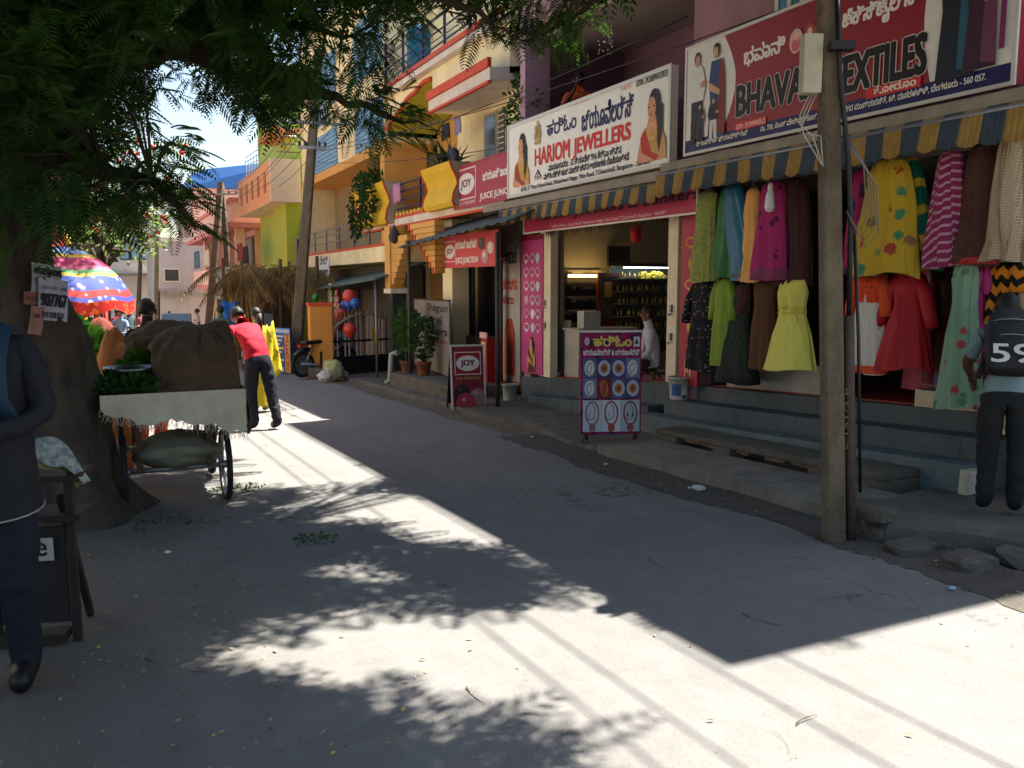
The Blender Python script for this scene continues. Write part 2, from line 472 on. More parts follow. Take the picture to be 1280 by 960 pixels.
q = MB(); gq = random.Random(2)                          # loose chips and grit along the road edge
for k in range(380):
    y = gq.uniform(1.2, 12); x = 4.42 + gq.gauss(0, .16) + (.35 if y > 8.5 else 0); r_ = gq.uniform(.004, .013) * (1.8 if gq.random() < .08 else 1); z = gz(y) + .006
    q.mi = gq.randrange(3); vs_ = [(x + r_ * gq.uniform(.6, 1.2) * math.cos(a), y + r_ * gq.uniform(.6, 1.2) * math.sin(a), z) for a in (0, 1.3, 2.5, 3.8, 5.1)]; q.add(vs_ + [(x, y, z + r_ * .8)], [(i, (i + 1) % 5, 5) for i in range(5)])
q.build('grit', [m_stone, m_conc, m_conc_d], None, 'loose grit and chips along the road edge', 'grit', None, 'stuff')

# kerb slab, pavement and apron on the shop side
def kerb():
    o = MB(); n = 12
    ys = [4.35 + (7.62 - 4.35) * i / n for i in range(n + 1)]
    for i in range(n):
        a, b = ys[i], ys[i + 1]; e0 = 4.64 + .02 * math.sin(a * 5); e1 = 4.64 + .02 * math.sin(b * 5)
        za, zb = gz(a), gz(b)
        o.hexa([(e0, a, za - .1), (5.34, a, za - .1), (5.34, b, zb - .1), (e1, b, zb - .1), (e0 + .015, a, za + .1), (5.34, a, za + .115), (5.34, b, zb + .115), (e1 + .015, b, zb + .1)])
    return o.build('kerb', m_conc, None, kind='structure')
kerb()
def pavement():
    o = MB()
    ys = [7.7, 8.4, 9.2, 10, 10.8, 11.6, 12.4, 13.2, 14.5, 16, 18, 20, 23]
    for a, b in zip(ys, ys[1:]):
        f = lambda y: 4.72 + .1 * math.sin(y * 2.1) + .05 * math.sin(y * 5.3) + (.12 if y > 9 else 0)
        za, zb = gz(a), gz(b); r = 5.2 if b <= 20 else 5.2
        o.hexa([(f(a), a, za - .1), (7.4, a, za - .1), (7.4, b, zb - .1), (f(b), b, zb - .1), (f(a) + .05, a, za + .045), (7.4, a, za + .09), (7.4, b, zb + .09), (f(b) + .05, b, zb + .045)])
    return o.build('pavement', m_conc_d, None, kind='structure')
pavement()
def apron():                           # broken cement apron to the right of the pole
    o = MB(); vs = []; nx, ny = 16, 26
    for j in range(ny + 1):
        y = .4 + (4.4 - .4) * j / ny
        e = 4.62 + .12 * math.sin(y * 3.1) + .08 * math.sin(y * 7.7) + (.3 if 2.7 < y < 3.6 else 0) * math.sin((y - 2.7) / .9 * math.pi)
        for i in range(nx + 1):
            x = e + (7.6 - e) * (i / nx) ** 1.6
            z = gz(y) + .13 - .02 * math.sin(x * 3 + y) + rnd.uniform(-.012, .012)
            if i == 0: z = gz(y) - .05
            if i == 1: z -= .03
            vs.append((x, y, z))
    o.add(vs, [(j * (nx + 1) + i, j * (nx + 1) + i + 1, (j + 1) * (nx + 1) + i + 1, (j + 1) * (nx + 1) + i) for j in range(ny) for i in range(nx)], False)
    return o.build('broken_pavement', m_conc_d, None, kind='structure')
apron()
def rock(name, c, r, label, seed, mat=None, grp=None):
    b = MB(); q = random.Random(seed); n = 9; vs = []
    for i in range(6):
        th = math.pi * (i + .0) / 5
        for j in range(n):
            ph = 2 * math.pi * j / n; k = 1 + q.uniform(-.16, .16)
            x, y, z = math.sin(th) * math.cos(ph), math.sin(th) * math.sin(ph), math.cos(th)
            f = lambda v: math.copysign(abs(v) ** .62, v)
            vs.append((c[0] + r[0] * f(x) * k, c[1] + r[1] * f(y) * k, c[2] + r[2] * (1 + f(z) * .98)))
    b.add(vs, [(i * n + j, (i + 1) * n + j, (i + 1) * n + (j + 1) % n, i * n + (j + 1) % n) for i in range(5) for j in range(n)], False)
    return b.build(name, mat or m_stone, None, label, 'stone', grp)
p = PG(1085, 676); rock('stone', (p.x + .1, p.y, p.z - .02), (.10, .1, .06), 'lower of two flat grey stones stacked against the pole foot', 1)
rock('stone', (p.x + .1, p.y + .02, p.z + .11), (.12, .11, .055), 'upper rounded stone lying on another beside the pole foot', 2)
p = PG(1212, 712); rock('stone', (p.x + .05, p.y + .05, p.z - .03), (.15, .12, .055), 'flat tilted stone in the broken edge of the pavement, right of the pole', 3)
p = PG(1150, 695); rock('stone', (p.x + .05, p.y + .1, p.z - .03), (.16, .12, .05), 'dark stone half buried at the broken pavement edge near the pole', 4, m_conc_d)
p = PG(1268, 705); rock('concrete_lump', (p.x + .1, p.y, p.z - .04), (.16, .13, .07), 'broken concrete lump at the lower right pavement edge', 6, m_conc_d)
p = PG(873, 613); rock('rubble', (p.x, p.y, p.z), (.05, .05, .022), 'small pale chunk of rubble lying in the gutter', 9, M('pale chip', '#b9b6ae', .9))

# ================================================================ textile and jewellery shop building
YT0, YT1, YJ1 = 3.72, 8.2, 12.8          # near end, wall between the two shops, far end
PLIN = [(3.7, .555), (4.42, .53), (6.19, .44), (8.64, .33), (10.5, .175), (12.84, 0.0), (14, -.1)]
def plz(y):
    for (a, za), (b, zb) in zip(PLIN, PLIN[1:]):
        if y <= b: return za + (zb - za) * (y - a) / (b - a)
    return PLIN[-1][1]
m_purple = M('mauve plaster', '#a0787f', .85, .12, 2.5, .35, 35, .012, grime=.3, gcol='#6a5357')
m_purple_in = M('mauve paint', '#7d5a70', .8, .08, 2, grime=.15)
m_cream = M('cream plaster', '#d9c9a0', .85, .1, 2.5, .2, 40, .008, grime=.3, gcol='#8b7d62')
m_slab = M('stained slab concrete', '#8f867a', .9, .18, 3, .4, 50, .01, grime=.6, gcol='#4b443c')
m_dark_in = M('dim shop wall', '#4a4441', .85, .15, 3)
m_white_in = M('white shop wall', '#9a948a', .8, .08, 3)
m_floor_red = M('red oxide floor', '#8d3229', .5, .1, 6)
m_floor = M('grey tile floor', '#8c8780', .4, .1, 6)
m_steel = M('grey steel', '#7c7f82', .4, .1, 12, metal=.7)
m_black = M('black plastic', '#1b1b1d', .45, .05)
m_frame = M('cream enamel frame', '#d8ccb0', .5, .08, 8, grime=.35, gcol='#7f6f52')
shop = thing('shop_building', 'mauve two-storey shop building with jewellery and textile shops behind stepped plinth', 'building', (6.3, YT0, 0))
b = MB()
b.box(6.28, 15.5, YT0, 4.1, -.4, 7.45)                       # near end wall with its front pier
b.box(6.36, 15.5, YJ1 - .24, YJ1, -.8, 7.45)                 # far end wall
b.box(9.7, 9.9, 4.1, YJ1 - .24, -.8, 7.45)                   # wall behind the shops
b.box(6.28, 9.7, YT1 - .12, YT1 + .1, -.5, 2.9)              # between the shops
b.build('wall', [m_purple], shop)
part('pier', m_cream, shop, lambda q: q.box(6.2, 6.277, YT0 - .002, 4.32, .4, 2.9))
part('floor_slab', m_slab, shop, lambda q: (q.box(6.02, 9.69, YT0 + .004, YJ1 - .004, 2.72, 2.9)))
part('canopy_slab', m_slab, shop, lambda q: (q.box(5.62, 6.016, 3.74, YT1 - .25, 2.76, 2.86), q.box(5.66, 6.016, YT1 - .15, YJ1 + .1, 2.70, 2.80), q.box(5.60, 5.64, 3.74, YT1 - .25, 2.70, 2.757)))
# first floor: closed bay over the textile shop, open balcony over the jeweller's
b = MB()
b.box(6.3, 6.5, 4.104, 8.3, 2.904, 7.446)
b.build('front_wall', m_purple, shop)
b = MB(); b.box(6.16, 6.6, YJ1 - .42, YJ1 - .244, 2.904, 7.446); b.build('corner_column', M('lit mauve plaster', '#b48d9c', .8, .08), shop)  # same mauve plaster, coloured paler for the light on it
b = MB(); b.box(6.2, 6.42, 8.304, YJ1 - .424, 5.45, 7.446); b.build('upper_front_wall', m_purple, shop)
b = MB(); b.box(6.5, 9.69, 8.304, YJ1 - .244, 5.38, 5.44); b.build('balcony_ceiling', M('grey ceiling paint', '#9a8e8c', .9, .06), shop)
b = MB(); b.box(8.1, 8.24, 8.304, YJ1 - .244, 2.904, 5.376); b.box(6.62, 8.096, YJ1 - .25, YJ1 - .246, 2.904, 5.376); b.build('balcony_wall', m_purple_in, shop)
p0, p1 = PX(778, 75, 8.09), PX(795, 75, 8.09)
d_ = MB().box(8.03, 8.097, p1.y, p0.y, 2.95, 4.75).build('balcony_door', M('dark brown wood', '#3a241c', .5, .15), shop)
MB().box(6.2, 6.26, 8.32, YJ1 - .43, 2.904, 3.7).build('parapet', m_purple, shop)
MB().box(6.2, 15.5, YT0 - .05, YJ1 + .0, 7.45, 7.62).build('roof', m_slab, shop)
# first-floor window with blue-green panes
w0, w1 = PX(972, 10, 6.3), PX(1042, 10, 6.3)
win = MB()
ya, yb = w1.y, w0.y
for z0, z1 in ((4.1, 4.17), (5.6, 5.67)): win.box(6.255, 6.297, ya, yb, z0, z1)
for k in range(5):
    y = ya + (yb - ya - .05) * k / 4; win.box(6.258, 6.296, y, y + .05, 4.17, 5.6)
win = win.build('window', M('white window paint', '#cfcac2', .5), shop)
for k in range(4):
    y = ya + (yb - ya - .05) * k / 4 + .05
    MB().box(6.272, 6.285, y, y + (yb - ya - .05) / 4 - .05, 4.17, 5.6).build('pane', glass('blue green pane', '#1d5560', .12), win)
# plinth: platform and steps (they follow the slope a little)
def stepbox(name, mat, x0, x1, y0, y1, drop, label=None, nb=None):
    q = MB(); ys = [y0] + [a for a, _ in PLIN if y0 < a < y1] + [y1]
    for a, c in zip(ys, ys[1:]):
        ta = plz(a) - drop; tc = plz(c) - drop
        q.sbox(x0, x1, a, c, gz(a) - .2, ta, gz(c) - .2, tc)
    return q.build(name, mat, shop, bevel=.008)
stepbox('platform', m_bluestep, 6.3, 9.69, 4.12, YJ1 - .01, 0)
part('floor_edge', m_floor_red, shop, lambda q: [q.sbox(6.42, 9.68, a, c, plz(a) - .05, plz(a) + .012, plz(c) - .05, plz(c) + .012) for a, c in ((4.3, 6.19), (6.19, 8.05), (8.35, 8.64), (8.64, 10.5), (10.5, 12.2))])
stepbox('step', m_bluestep, 6.02, 6.298, 4.14, 8.35, .17)
stepbox('step', M('half painted cement step', '#56646a', .7, .2, 4, .4, 50, .008, grime=.7, gcol='#6b655c'), 5.75, 6.018, 4.2, 8.6, .34)
q = MB()
for a, c in ((8.62, 10.5), (10.5, 11.9)): q.sbox(5.98, 6.297, a, c, gz(a) - .2, plz(a) - .27, gz(c) - .2, max(plz(c) - .27, gz(c) + .1))
q.build('step', m_bluestep, shop, bevel=.01)
MB().obox((5.83, 4.17, .02), (.2, .09, .3), (.03, .02, .05)).build('white_end_block', M('limewashed block', '#b8b2a4', .9, .15, 8, .5, 40, .01, grime=.5), shop, bevel=.02)
# stone step in front with its two recesses and loose bricks
ss = thing('stone_step', 'rough concrete step with bricked recesses in front of textile shop', 'step', (5.5, 6.2, gz(6.2)))
q = MB()
ya, yb = 4.55, 7.55
def ssz(y): return .02 + gz(y) + .21
q.sbox(5.34, 5.75, ya, yb, ssz(ya) - .05, ssz(ya) + .02, ssz(yb) - .05, ssz(yb) + .0)
rec = [(5.35, 6.35), (6.62, 7.2)]
edges = [ya, 5.35, 6.35, 6.62, 7.2, yb]
for a, c in ((ya, 5.35), (6.35, 6.62), (7.2, yb)): q.sbox(5.36, 5.74, a, c, gz(a) - .1, ssz(a) - .051, gz(c) - .1, ssz(c) - .051)
q.box(5.62, 5.74, 5.35, 7.2, -.4, -.02)
q.build('step_body', m_conc_d, ss, bevel=.012)
m_brick = M('mud brick', '#7a6350', .92, .2, 20, .5, 60, .01)
for a, c in rec:
    k = 3 if c - a > .8 else 2
    for i in range(k):
        y = a + .02 + (c - a - .04) * i / k + (.12 if i == 2 else 0)
        MB().obox((5.47 + rnd.uniform(0, .03), y + .13, gz(y) + .115 + .05), (.11, .25 if i < 2 else .17, .08), (rnd.uniform(-.04, .04), rnd.uniform(-.05, .05), rnd.uniform(-.08, .08))).build('brick', m_brick, ss, bevel=.006)

# --- jeweller's shopfront
jy0, jy1 = PX(838, 400, 6.4).y, PX(684, 400, 6.4).y
for nm, xa, xb in (('shutter_channel', 678, 690), ('shutter_channel', 836, 848)):
    a, c = PX(xb, 400, 6.36).y, PX(xa, 400, 6.36).y
    ch = MB().box(6.33, 6.46, a, c, plz(a), 2.5).build(nm, m_frame, shop)
    for z in (.9, 1.25): MB().obox((6.315, (a + c) / 2, z), (.03, .035, .09)).tube([(6.31, (a + c) / 2 - .03, z - .06), (6.28, (a + c) / 2, z - .09), (6.31, (a + c) / 2 + .03, z - .06)], .008, 6).build('lock_latch', m_steel, ch)
MB().box(6.34, 6.5, jy0 - .02, jy1 + .2, 2.42, 2.72).build('lintel', m_frame, shop)
q = MB()
for i in range(46):                     # string of leaves over the shop door
    y = jy0 + .1 + (jy1 - jy0 - .2) * i / 45; z = 2.44 - .05 * abs(math.sin(i * .55))
    q.add([(6.33, y, z), (6.325, y + .035, z - .05), (6.328, y + .005, z - .12 - .04 * rnd.random()), (6.32, y - .03, z - .05)], [(0, 1, 2, 3)])
q.tube([(6.33, jy0 + .1, 2.45), (6.33, (jy0 + jy1) / 2, 2.42), (6.33, jy1 - .1, 2.45)], .006, 5)
q.build('leaf_garland', leaf_mat('dry mango leaf', '#3c3a1c', '#5a4a22'), None, 'string of drying mango leaves across the jewellery shop doorway', 'garland')
# interior of the jeweller's
q = MB(); q.box(9.4, 9.69, YT1 + .12, YJ1 - .25, -.1, 2.7); q.box(6.5, 9.4, YT1 + .104, YT1 + .14, 0, 2.7); q.box(6.5, 9.4, YJ1 - .29, YJ1 - .245, -.1, 2.7)
q.build('interior_wall', m_white_in, shop)
MB().box(6.5, 9.39, YT1 + .15, YJ1 - .3, 2.64, 2.70).build('interior_ceiling', M('interior ceiling', '#8b8680', .9), shop)
def iy(x, X, y=400): return PX(x, y, X).y
IW = YJ1 - .32                                               # inner face of the far side wall, what the doorway shows
cab = thing('display_cabinet', 'backlit wall cabinet with rows of jewellery inside the jeweller shop', 'cabinet', (7.3, IW, .1))
xa, xb = PY(700, 400, IW).x, PY(749, 400, IW).x
zl = PY(725, 345, IW).z
MB().box(xa, xb, IW - .06, IW - .01, .1, zl + .1).build('back_panel', M('pale display backing', '#8f8674', .7), cab)
for k in range(6): MB().box(xa, xb, IW - .3, IW - .06, .45 + k * .22, .47 + k * .22).build('shelf', M('shelf laminate', '#8f8878', .5), cab)
MB().box(xa, xb, IW - .3, IW - .27, zl - .02, zl + .02).build('light_strip', M('warm strip light', '#ffcf73', .5, .02, emit=4), cab)
q = MB()
for k in range(6):
    for i in range(7):
        x = xa + .08 + (xb - xa - .16) * i / 6; q.box(x - .05, x + .05, IW - .16, IW - .12, .475 + k * .22, .475 + k * .22 + rnd.uniform(.1, .17))
tag(q.build('jewellery_card', M('dark velvet', '#23222b', .8), cab), None, None, None, 'stuff')
CY = YJ1 - 1.5
xa, xb = PY(694, 440, CY).x, PY(768, 440, CY).x
ct = thing('sales_counter', 'white sales counter running across the jeweller shop', 'counter', (xa, CY, .1))
MB().box(max(xa, 6.55), xb + .4, CY, CY + .45, 0, PY(730, 414, CY).z).build('counter_body', M('white laminate', '#a39e95', .4), ct)
zc = PY(730, 414, CY).z
MB().box(max(xa, 6.55) - .02, xb + .42, CY - .03, CY + .5, zc + .002, zc + .035).build('counter_top', M('white laminate', '#a39e95', .4), ct)
MB().box(max(xa, 6.55) + .1, max(xa, 6.55) + .4, CY - .02, CY - .003, .1, zc - .05).build('panel', M('oak laminate', '#8d6c49', .5), ct)
MB().box(xb - .5, xb - .2, CY + .1, CY + .3, zc + .036, zc + .3).build('display_stand', M('pale card', '#a9a8a2', .6), ct)
tv = thing('television', 'black flat television hung high inside the jeweller shop', 'television', (7.6, IW, 1.8))
t0, t1 = PY(760, 333, IW - .3), PY(787, 308, IW - .3)
MB().box(t0.x, t1.x, IW - .32, IW - .26, t0.z, t1.z).build('screen', glass('tv glass', '#0b0c0e', .15), tv); MB().box((t0.x + t1.x) / 2 - .05, (t0.x + t1.x) / 2 + .05, IW - .26, IW - .0, t1.z - .1, t1.z).build('bracket', m_black, tv)
lant = PX(795, 292, 7.2)
lt = thing('paper_lantern', 'small red paper lantern hanging from the jeweller shop ceiling', 'lantern', (lant.x, lant.y, lant.z - .12))
MB().lathe((lant.x, lant.y, lant.z), [(.03, -.14), (.075, -.1), (.085, 0), (.075, .1), (.03, .14)], 12).build('shade', M('red paper', '#b3202a', .6), lt)
MB().tube([(lant.x, lant.y, lant.z + .13), (lant.x, lant.y, 2.66)], .004, 4).build('string', m_black, lt)
wc = thing('framed_cabinet', 'leaning dark red wooden framed cabinet inside the jeweller shop', 'cabinet', (7.8, IW, .2))
WY = IW - .45
f0, f1 = PY(747, 402, WY), PY(775, 341, WY)
q = MB(); q.box(f0.x, f0.x + .06, WY, WY + .06, f0.z, f1.z); q.box(f1.x - .06, f1.x, WY, WY + .06, f0.z, f1.z); q.box(f0.x + .06, f1.x - .06, WY + .001, WY + .059, f1.z - .07, f1.z); q.box(f0.x + .06, f1.x - .06, WY + .001, WY + .059, f0.z, f0.z + .07); q.build('frame', M('mahogany', '#5e2a1e', .4, .2, 15), wc)
MB().box(f0.x + .06, f1.x - .06, WY + .03, WY + .04, f0.z + .07, f1.z - .07).build('pane', glass('cabinet glass', '#2c2a26', .15), wc)
MB().box(f0.x + .14, f1.x - .14, WY + .015, WY + .028, f0.z + .5 * (f1.z - f0.z), f1.z - .15).build('picture', K('#a37a3c'), wc)
MB().box(f0.x, f1.x, WY, WY + .1, .1, f0.z - .002).build('base', M('mahogany', '#5e2a1e', .4, .2, 15), wc)
gs = thing('glass_showcase', 'glass fronted jewellery showcase with lit top shelf at jeweller shop right side', 'showcase', (8.3, WY, .3))
GY = IW - .7
g0, g1 = PY(777, 405, GY), PY(834, 340, GY); zz = [g0.z - .3 + (g1.z + .08 - g0.z + .3) * k / 6 for k in range(7)]
for z in zz: MB().box(g0.x, g1.x + .3, GY, GY + .36, z, z + .015).build('shelf', M('glass shelf', '#6d7a78', .2), gs)
MB().box(g0.x, g1.x + .3, GY + .37, GY + .4, g0.z - .5, g1.z + .15).build('back_panel', M('dim display backing', '#4f524e', .6), gs)
q = MB()
for z in zz[:-1]:
    for i in range(18):
        x = g0.x + .05 + (g1.x + .2 - g0.x) * i / 17; q.lathe((x, GY + .15 + rnd.uniform(-.08, .08), z + .016), [(.012, 0), (.02, .04), (.008, .07 + rnd.random() * .05)], 6)
tag(q.build('jewellery_piece', M('gold trinkets', '#b59a4d', .35, .3, 30, metal=.6), gs), None, None, None, 'stuff')
MB().box(g0.x + .05, g1.x + .1, GY + .02, GY + .05, g1.z + .06, g1.z + .075).build('light_strip', M('cool strip light', '#dff0ff', .5, .02, emit=5), gs)
q = MB()
for i in range(40):
    x = g0.x + .45 + (g1.x - g0.x - .4) * rnd.random(); q.ball((x, GY + .12, zz[5] + .02 + rnd.random() * .1), (.05, .03, .03), 6, 4)
tag(q.build('gold_bangle_heap', M('gold foil', '#c9b23f', .3, .3, 25, metal=.5), gs), None, None, None, 'stuff')
gd = MB(); a, c = PX(703, 400, 6.7).y, PX(699, 400, 6.7).y; gd.box(6.66, 6.72, a, c, plz(a) + .01, 2.4); gd.box(6.6, 6.63, PX(712, 440, 6.6).y, PX(698, 440, 6.6).y, .12, .98)
gd.build('glass_door', M('aluminium', '#9a9b98', .35, .1, metal=.6), shop)

# --- textile shop interior
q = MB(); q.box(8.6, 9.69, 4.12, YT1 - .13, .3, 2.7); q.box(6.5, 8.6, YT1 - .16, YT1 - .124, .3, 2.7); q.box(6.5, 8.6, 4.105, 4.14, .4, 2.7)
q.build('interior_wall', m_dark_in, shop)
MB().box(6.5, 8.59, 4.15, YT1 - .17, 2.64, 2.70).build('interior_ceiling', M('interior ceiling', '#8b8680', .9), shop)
MB().sbox(6.42, 6.47, 6.0, 7.7, plz(6.) + .013, plz(6.) + .3, plz(7.7) + .013, plz(7.7) + .3).build('window_base', M('grey marble tile', '#8e8a84', .3, .2, 6), shop)
MB().box(6.32, 6.9, 4.34, 5.1, plz(5.1) + .0, plz(5.1) + .15).build('display_base', M('cream step tile', '#b7aa92', .5, .1, 6, grime=.3), shop)
MB().box(6.40, 6.42, 4.36, 5.1, .68, 2.3).build('shop_window', M('clear pane', '#cfe0dc', .02, .02, trans=1), shop)
stock_cols = ['#7d2337', '#5a1d2b', '#8c3a4a', '#a3485a', '#3c2b4b', '#84402a', '#2d4a59', '#92733f', '#6b2f62']
rack = thing('stock_rack', 'rack of folded cloth along the back of the dim textile shop', 'rack', (8.3, 6, .4))
for k in range(5): MB().box(8.2, 8.59, 4.2, YT1 - .2, .55 + k * .42, .58 + k * .42).build('shelf', M('rack wood', '#6b5138', .6), rack)
for k in range(5):
    q = MB()
    for i in range(22):
        y = 4.28 + 3.6 * i / 22; h = rnd.uniform(.1, .34); q.mi = rnd.randrange(len(stock_cols)); q.box(8.22, 8.5, y, y + .15, .585 + k * .42, .585 + k * .42 + h)
    tag(q.build('folded_cloth_stack', [M('stock ' + c, c, .85) for c in stock_cols], rack), None, None, None, 'stuff')
for (xa, xb, ya_, yb_, col, lab) in ((1135, 1172, 335, 490, '#a84a5e', 'dusty pink dress on show behind the textile shop window'), (1174, 1204, 330, 470, '#5e1220', 'dark maroon dress on show behind the textile shop window')):
    pa, pb = PX(xa, ya_, 6.75), PX(xb, yb_, 6.75); yc = (pa.y + pb.y) / 2; hw = (pa.y - pb.y) / 2
    MB().loft([(6.8, yc, pa.z, hw * .35, .04), (6.8, yc, pa.z - .2, hw * .62, .08), (6.8, yc, pa.z - .6, hw * .6, .07), (6.8, yc, (pa.z + pb.z) / 2 - .1, hw * .8, .1), (6.8, yc, pb.z, hw * 1.0, .13)], 28, 8, .015).build('display_dress', M('dress ' + col, col, .7), None, lab, 'dress')

# ================================================================ awnings
m_awn = [M('awning ochre', '#94763c', .85, .18, 9, grime=.4, gcol='#5d4a2c'), M('awning navy', '#34424f', .85, .2, 9, grime=.4, gcol='#3f4140'), M('awning dull cloth', '#5b5545', .9, .2, 6)]
def awning(name, label, X, y0, y1, ztop, zbot, sw, back):
    t = thing(name, label, 'awning', (X, (y0 + y1) / 2, zbot))
    q = MB(); n = int((y1 - y0) / sw); sw = (y1 - y0) / n; sub = 4
    for i in range(n):
        q.mi = i % 2
        for s_ in range(sub):
            a, c = y0 + sw * (i + s_ / sub), y0 + sw * (i + (s_ + 1) / sub)
            za = zbot + .028 * (1 - math.sin(math.pi * (s_ / sub))) + .012 * math.sin(a * 3); zc = zbot + .028 * (1 - math.sin(math.pi * ((s_ + 1) / sub))) + .012 * math.sin(c * 3)
            xa = X + .02 * math.sin(a * 4.1); xc = X + .02 * math.sin(c * 4.1)
            q.add([(xa, a, za), (xc, c, zc), (X + .03, c, ztop), (X + .03, a, ztop), (back, c, ztop + .07), (back, a, ztop + .07)], [(0, 3, 2, 1), (3, 5, 4, 2)], True)
    v = q.build('striped_cloth', m_awn, t)
    so = v.modifiers.new('thickness', 'SOLIDIFY'); so.thickness = .006
    MB().tube([(X + .035, y0, ztop - .01), (X + .035, y1, ztop - .01)], .014, 6).build('roller_pipe', m_steel, t)
    return t
awning('striped_awning', 'ochre and navy striped awning over the hanging clothes', 5.56, 3.74, 7.98, 2.745, 2.50, .165, 5.66)
awning('striped_awning', 'ochre and navy striped awning under the white jewellery sign', 5.64, 8.1, 12.3, 2.685, 2.46, .16, 5.72)

# ================================================================ signs
def board(name, label, X, y0, y1, z0, z1, thick, mat, fmat, fw=.04, back=None):
    t = thing(name, label, 'sign', (X, (y0 + y1) / 2, z0))
    MB().box(X, X + thick, y0, y1, z0, z1).build('panel', mat, t)
    for a in ((X - .012, X + .01, y0 - .01, y1 + .01, z1 - fw, z1 + .01), (X - .012, X + .01, y0 - .01, y1 + .01, z0 - .01, z0 + fw), (X - .0115, X + .01, y0 - .01, y0 + fw, z0 + fw, z1 - fw), (X - .0115, X + .01, y1 - fw, y1 + .01, z0 + fw, z1 - fw)):
        MB().box(*a).build('frame', fmat, t)
    for y in (y0 + .4, (y0 + y1) / 2, y1 - .4): MB().bar((X + thick, y, z0 + .2), (6.28 if back is None else back, y, z0 + .05), .03).build('bracket', m_steel, t)
    return t
m_alu = M('white sign frame', '#c9c7c2', .45, .05, spec=.5)
m_flex_w = M('white flex print', '#e6e4de', .5, .04, 3, spec=.35, grime=.06)
# white jewellery sign
X = 5.9
a, c = PX(838, 150, X).y, PX(635, 205, X).y
har = board('shop_sign', 'large white jewellery sign with blue and red lettering and two women', X, a, c, 2.9, 4.0, .1, m_flex_w, m_alu)
s = facing((X, c, 2.9), har, X); N_, RED_ = '#1f2356', '#c8281f'
s.line(Z3, 'ಹರಿಓಂ', 382, 508, 420, 550, N_, .03)
s.line(Z3, 'ಜ್ಯೂವೆಲರ್ಸ್', 582, 478, 352, 876, N_, .03)
s.line(Z3, 'HARIOM', 315, 675, 580, 512, RED_, .045)
s.line(Z3, 'JEWELLERS', 535, 634, 522, 858, RED_, .045)
s.line(Z3, 'ಮಾರಾಟಗಾರರು : 22 ಕ್ಯಾರೆಟ್ 916 ಕೆಡಿಎಂ ಚಿನ್ನ', 392, 704, 664, 806, '#26263a', .03)
s.line(Z3, 'ಮತ್ತು ಬೆಳ್ಳಿ ಹಾಲ್ ಮಾರ್ಕ್ ಚಿನ್ನ ಆಭರಣಗಳು ದೊರೆಯುತ್ತವೆ', 366, 760, 716, 850, '#26263a', .03)
s.line(Z3, '#730, ST Mary School Road, Maheshwari Nagar, Main Road, T.Dasarahalli, Bangalore - 560 057', 236, 828, 798, 972, '#26263a', .03)
s.line(Z3, 'GSTIN : 29CABPW51378121', 895, 224, 190, 1075, '#2a2a36', .03)
s.line(Z3, 'ಶ್ರೀ ಗಣೇಶಾಯ ನಮಃ', 500, 344, 322, 628, RED_)
s.line(Z3, 'ಶುಭ 卐', 805, 250, 224, 868, RED_); s.line(Z3, 'ಲಾಭ 卐', 310, 412, 384, 358, RED_)
s.line(Z3, 'Mob: 9611129388', 195, 442, 420, 292, '#2b2f6a')
s.poly([Z3(312, 745), Z3(333, 692), Z3(354, 735)], '#26263a'); s.poly([Z3(322, 737), Z3(333, 708), Z3(345, 731)], '#e6e4de'); s.ell(Z3(333, 724), .02, .03, '#26263a', 10)
s.rect(Z3(315, 755), Z3(354, 742), '#26263a')
# small deity emblem in gold
cu, cv = s.uv(Z3(332, 490)); t_ = s.tomap; s.tomap = None
for dx, dy, ru, rv, col in ((0, -.12, .1, .035, '#9a8350'), (0, -.05, .085, .09, '#b39a5c'), (-.08, -.02, .03, .06, '#a58c52'), (.08, -.02, .03, .06, '#a58c52'), (0, .07, .06, .06, '#8f7a48'), (-.06, .08, .03, .045, '#a58c52'), (.06, .08, .03, .045, '#a58c52'), (0, .15, .035, .035, '#c4ad66'), (0, .0, .02, .06, '#7c683b')):
    s.ell((cu + dx, cv + dy), ru, rv, col, 12)
s.tomap = t_
s.lady(Z3(238, 790), .83, '#c08f2d', '#8c3a2a', wid=PX(*Z3(175, 700), X).y - PX(*Z3(308, 700), X).y); s.lady(Z3(985, 645), .86, '#b9913f', '#b3231f', wid=PX(*Z3(878, 500), X).y - PX(*Z3(1085, 500), X).y)
s.done()
# red textile sign
X = 5.86
a, c = PX(1270, 60, X).y, PX(857, 130, X).y
bh = board('shop_sign', 'large crimson textile sign with black lettering and family photographs behind the pole', X, a, c, 2.95, 4.08, .1, M('crimson flex print', '#8d1a2b', .5, .05, 3, spec=.35), m_alu, .02)
s = facing((X, c, 2.95), bh, X); s.lay = 0
L = c - a; s0 = s.tomap; s.tomap = None
s.rect((0, 0), (L, .15), '#1d1f5c')
def arc_panel(u0, u1, bulge):          # white picture area with a curved inner border
    pts = [(u0, .15), (u0, 1.13)] + [(u1 + bulge * math.sin(math.pi * k / 10), 1.13 - .98 * k / 10) for k in range(11)]
    s.poly(pts[::-1], '#dcdad6')
arc_panel(0, .62, .2)
e0 = s0 and (c - PX(1165, 60, X).y)
s.poly([(L, .15), (L, 1.13), (e0, 1.13)] + [(e0 - .08 * math.sin(math.pi * k / 8), 1.13 - .98 * k / 8) for k in range(1, 9)], '#dcdad6')
s.tomap = s0
W_ = '#e8e4de'; B_ = '#141416'
s.line(Z1, 'ಭವಾನಿ', 262, 246, 178, 408, W_, .035); s.line(Z1, 'ಟೆಕ್ಸ್‌ಟೈಲ್ಸ್', 620, 132, 42, 892, W_, .035)
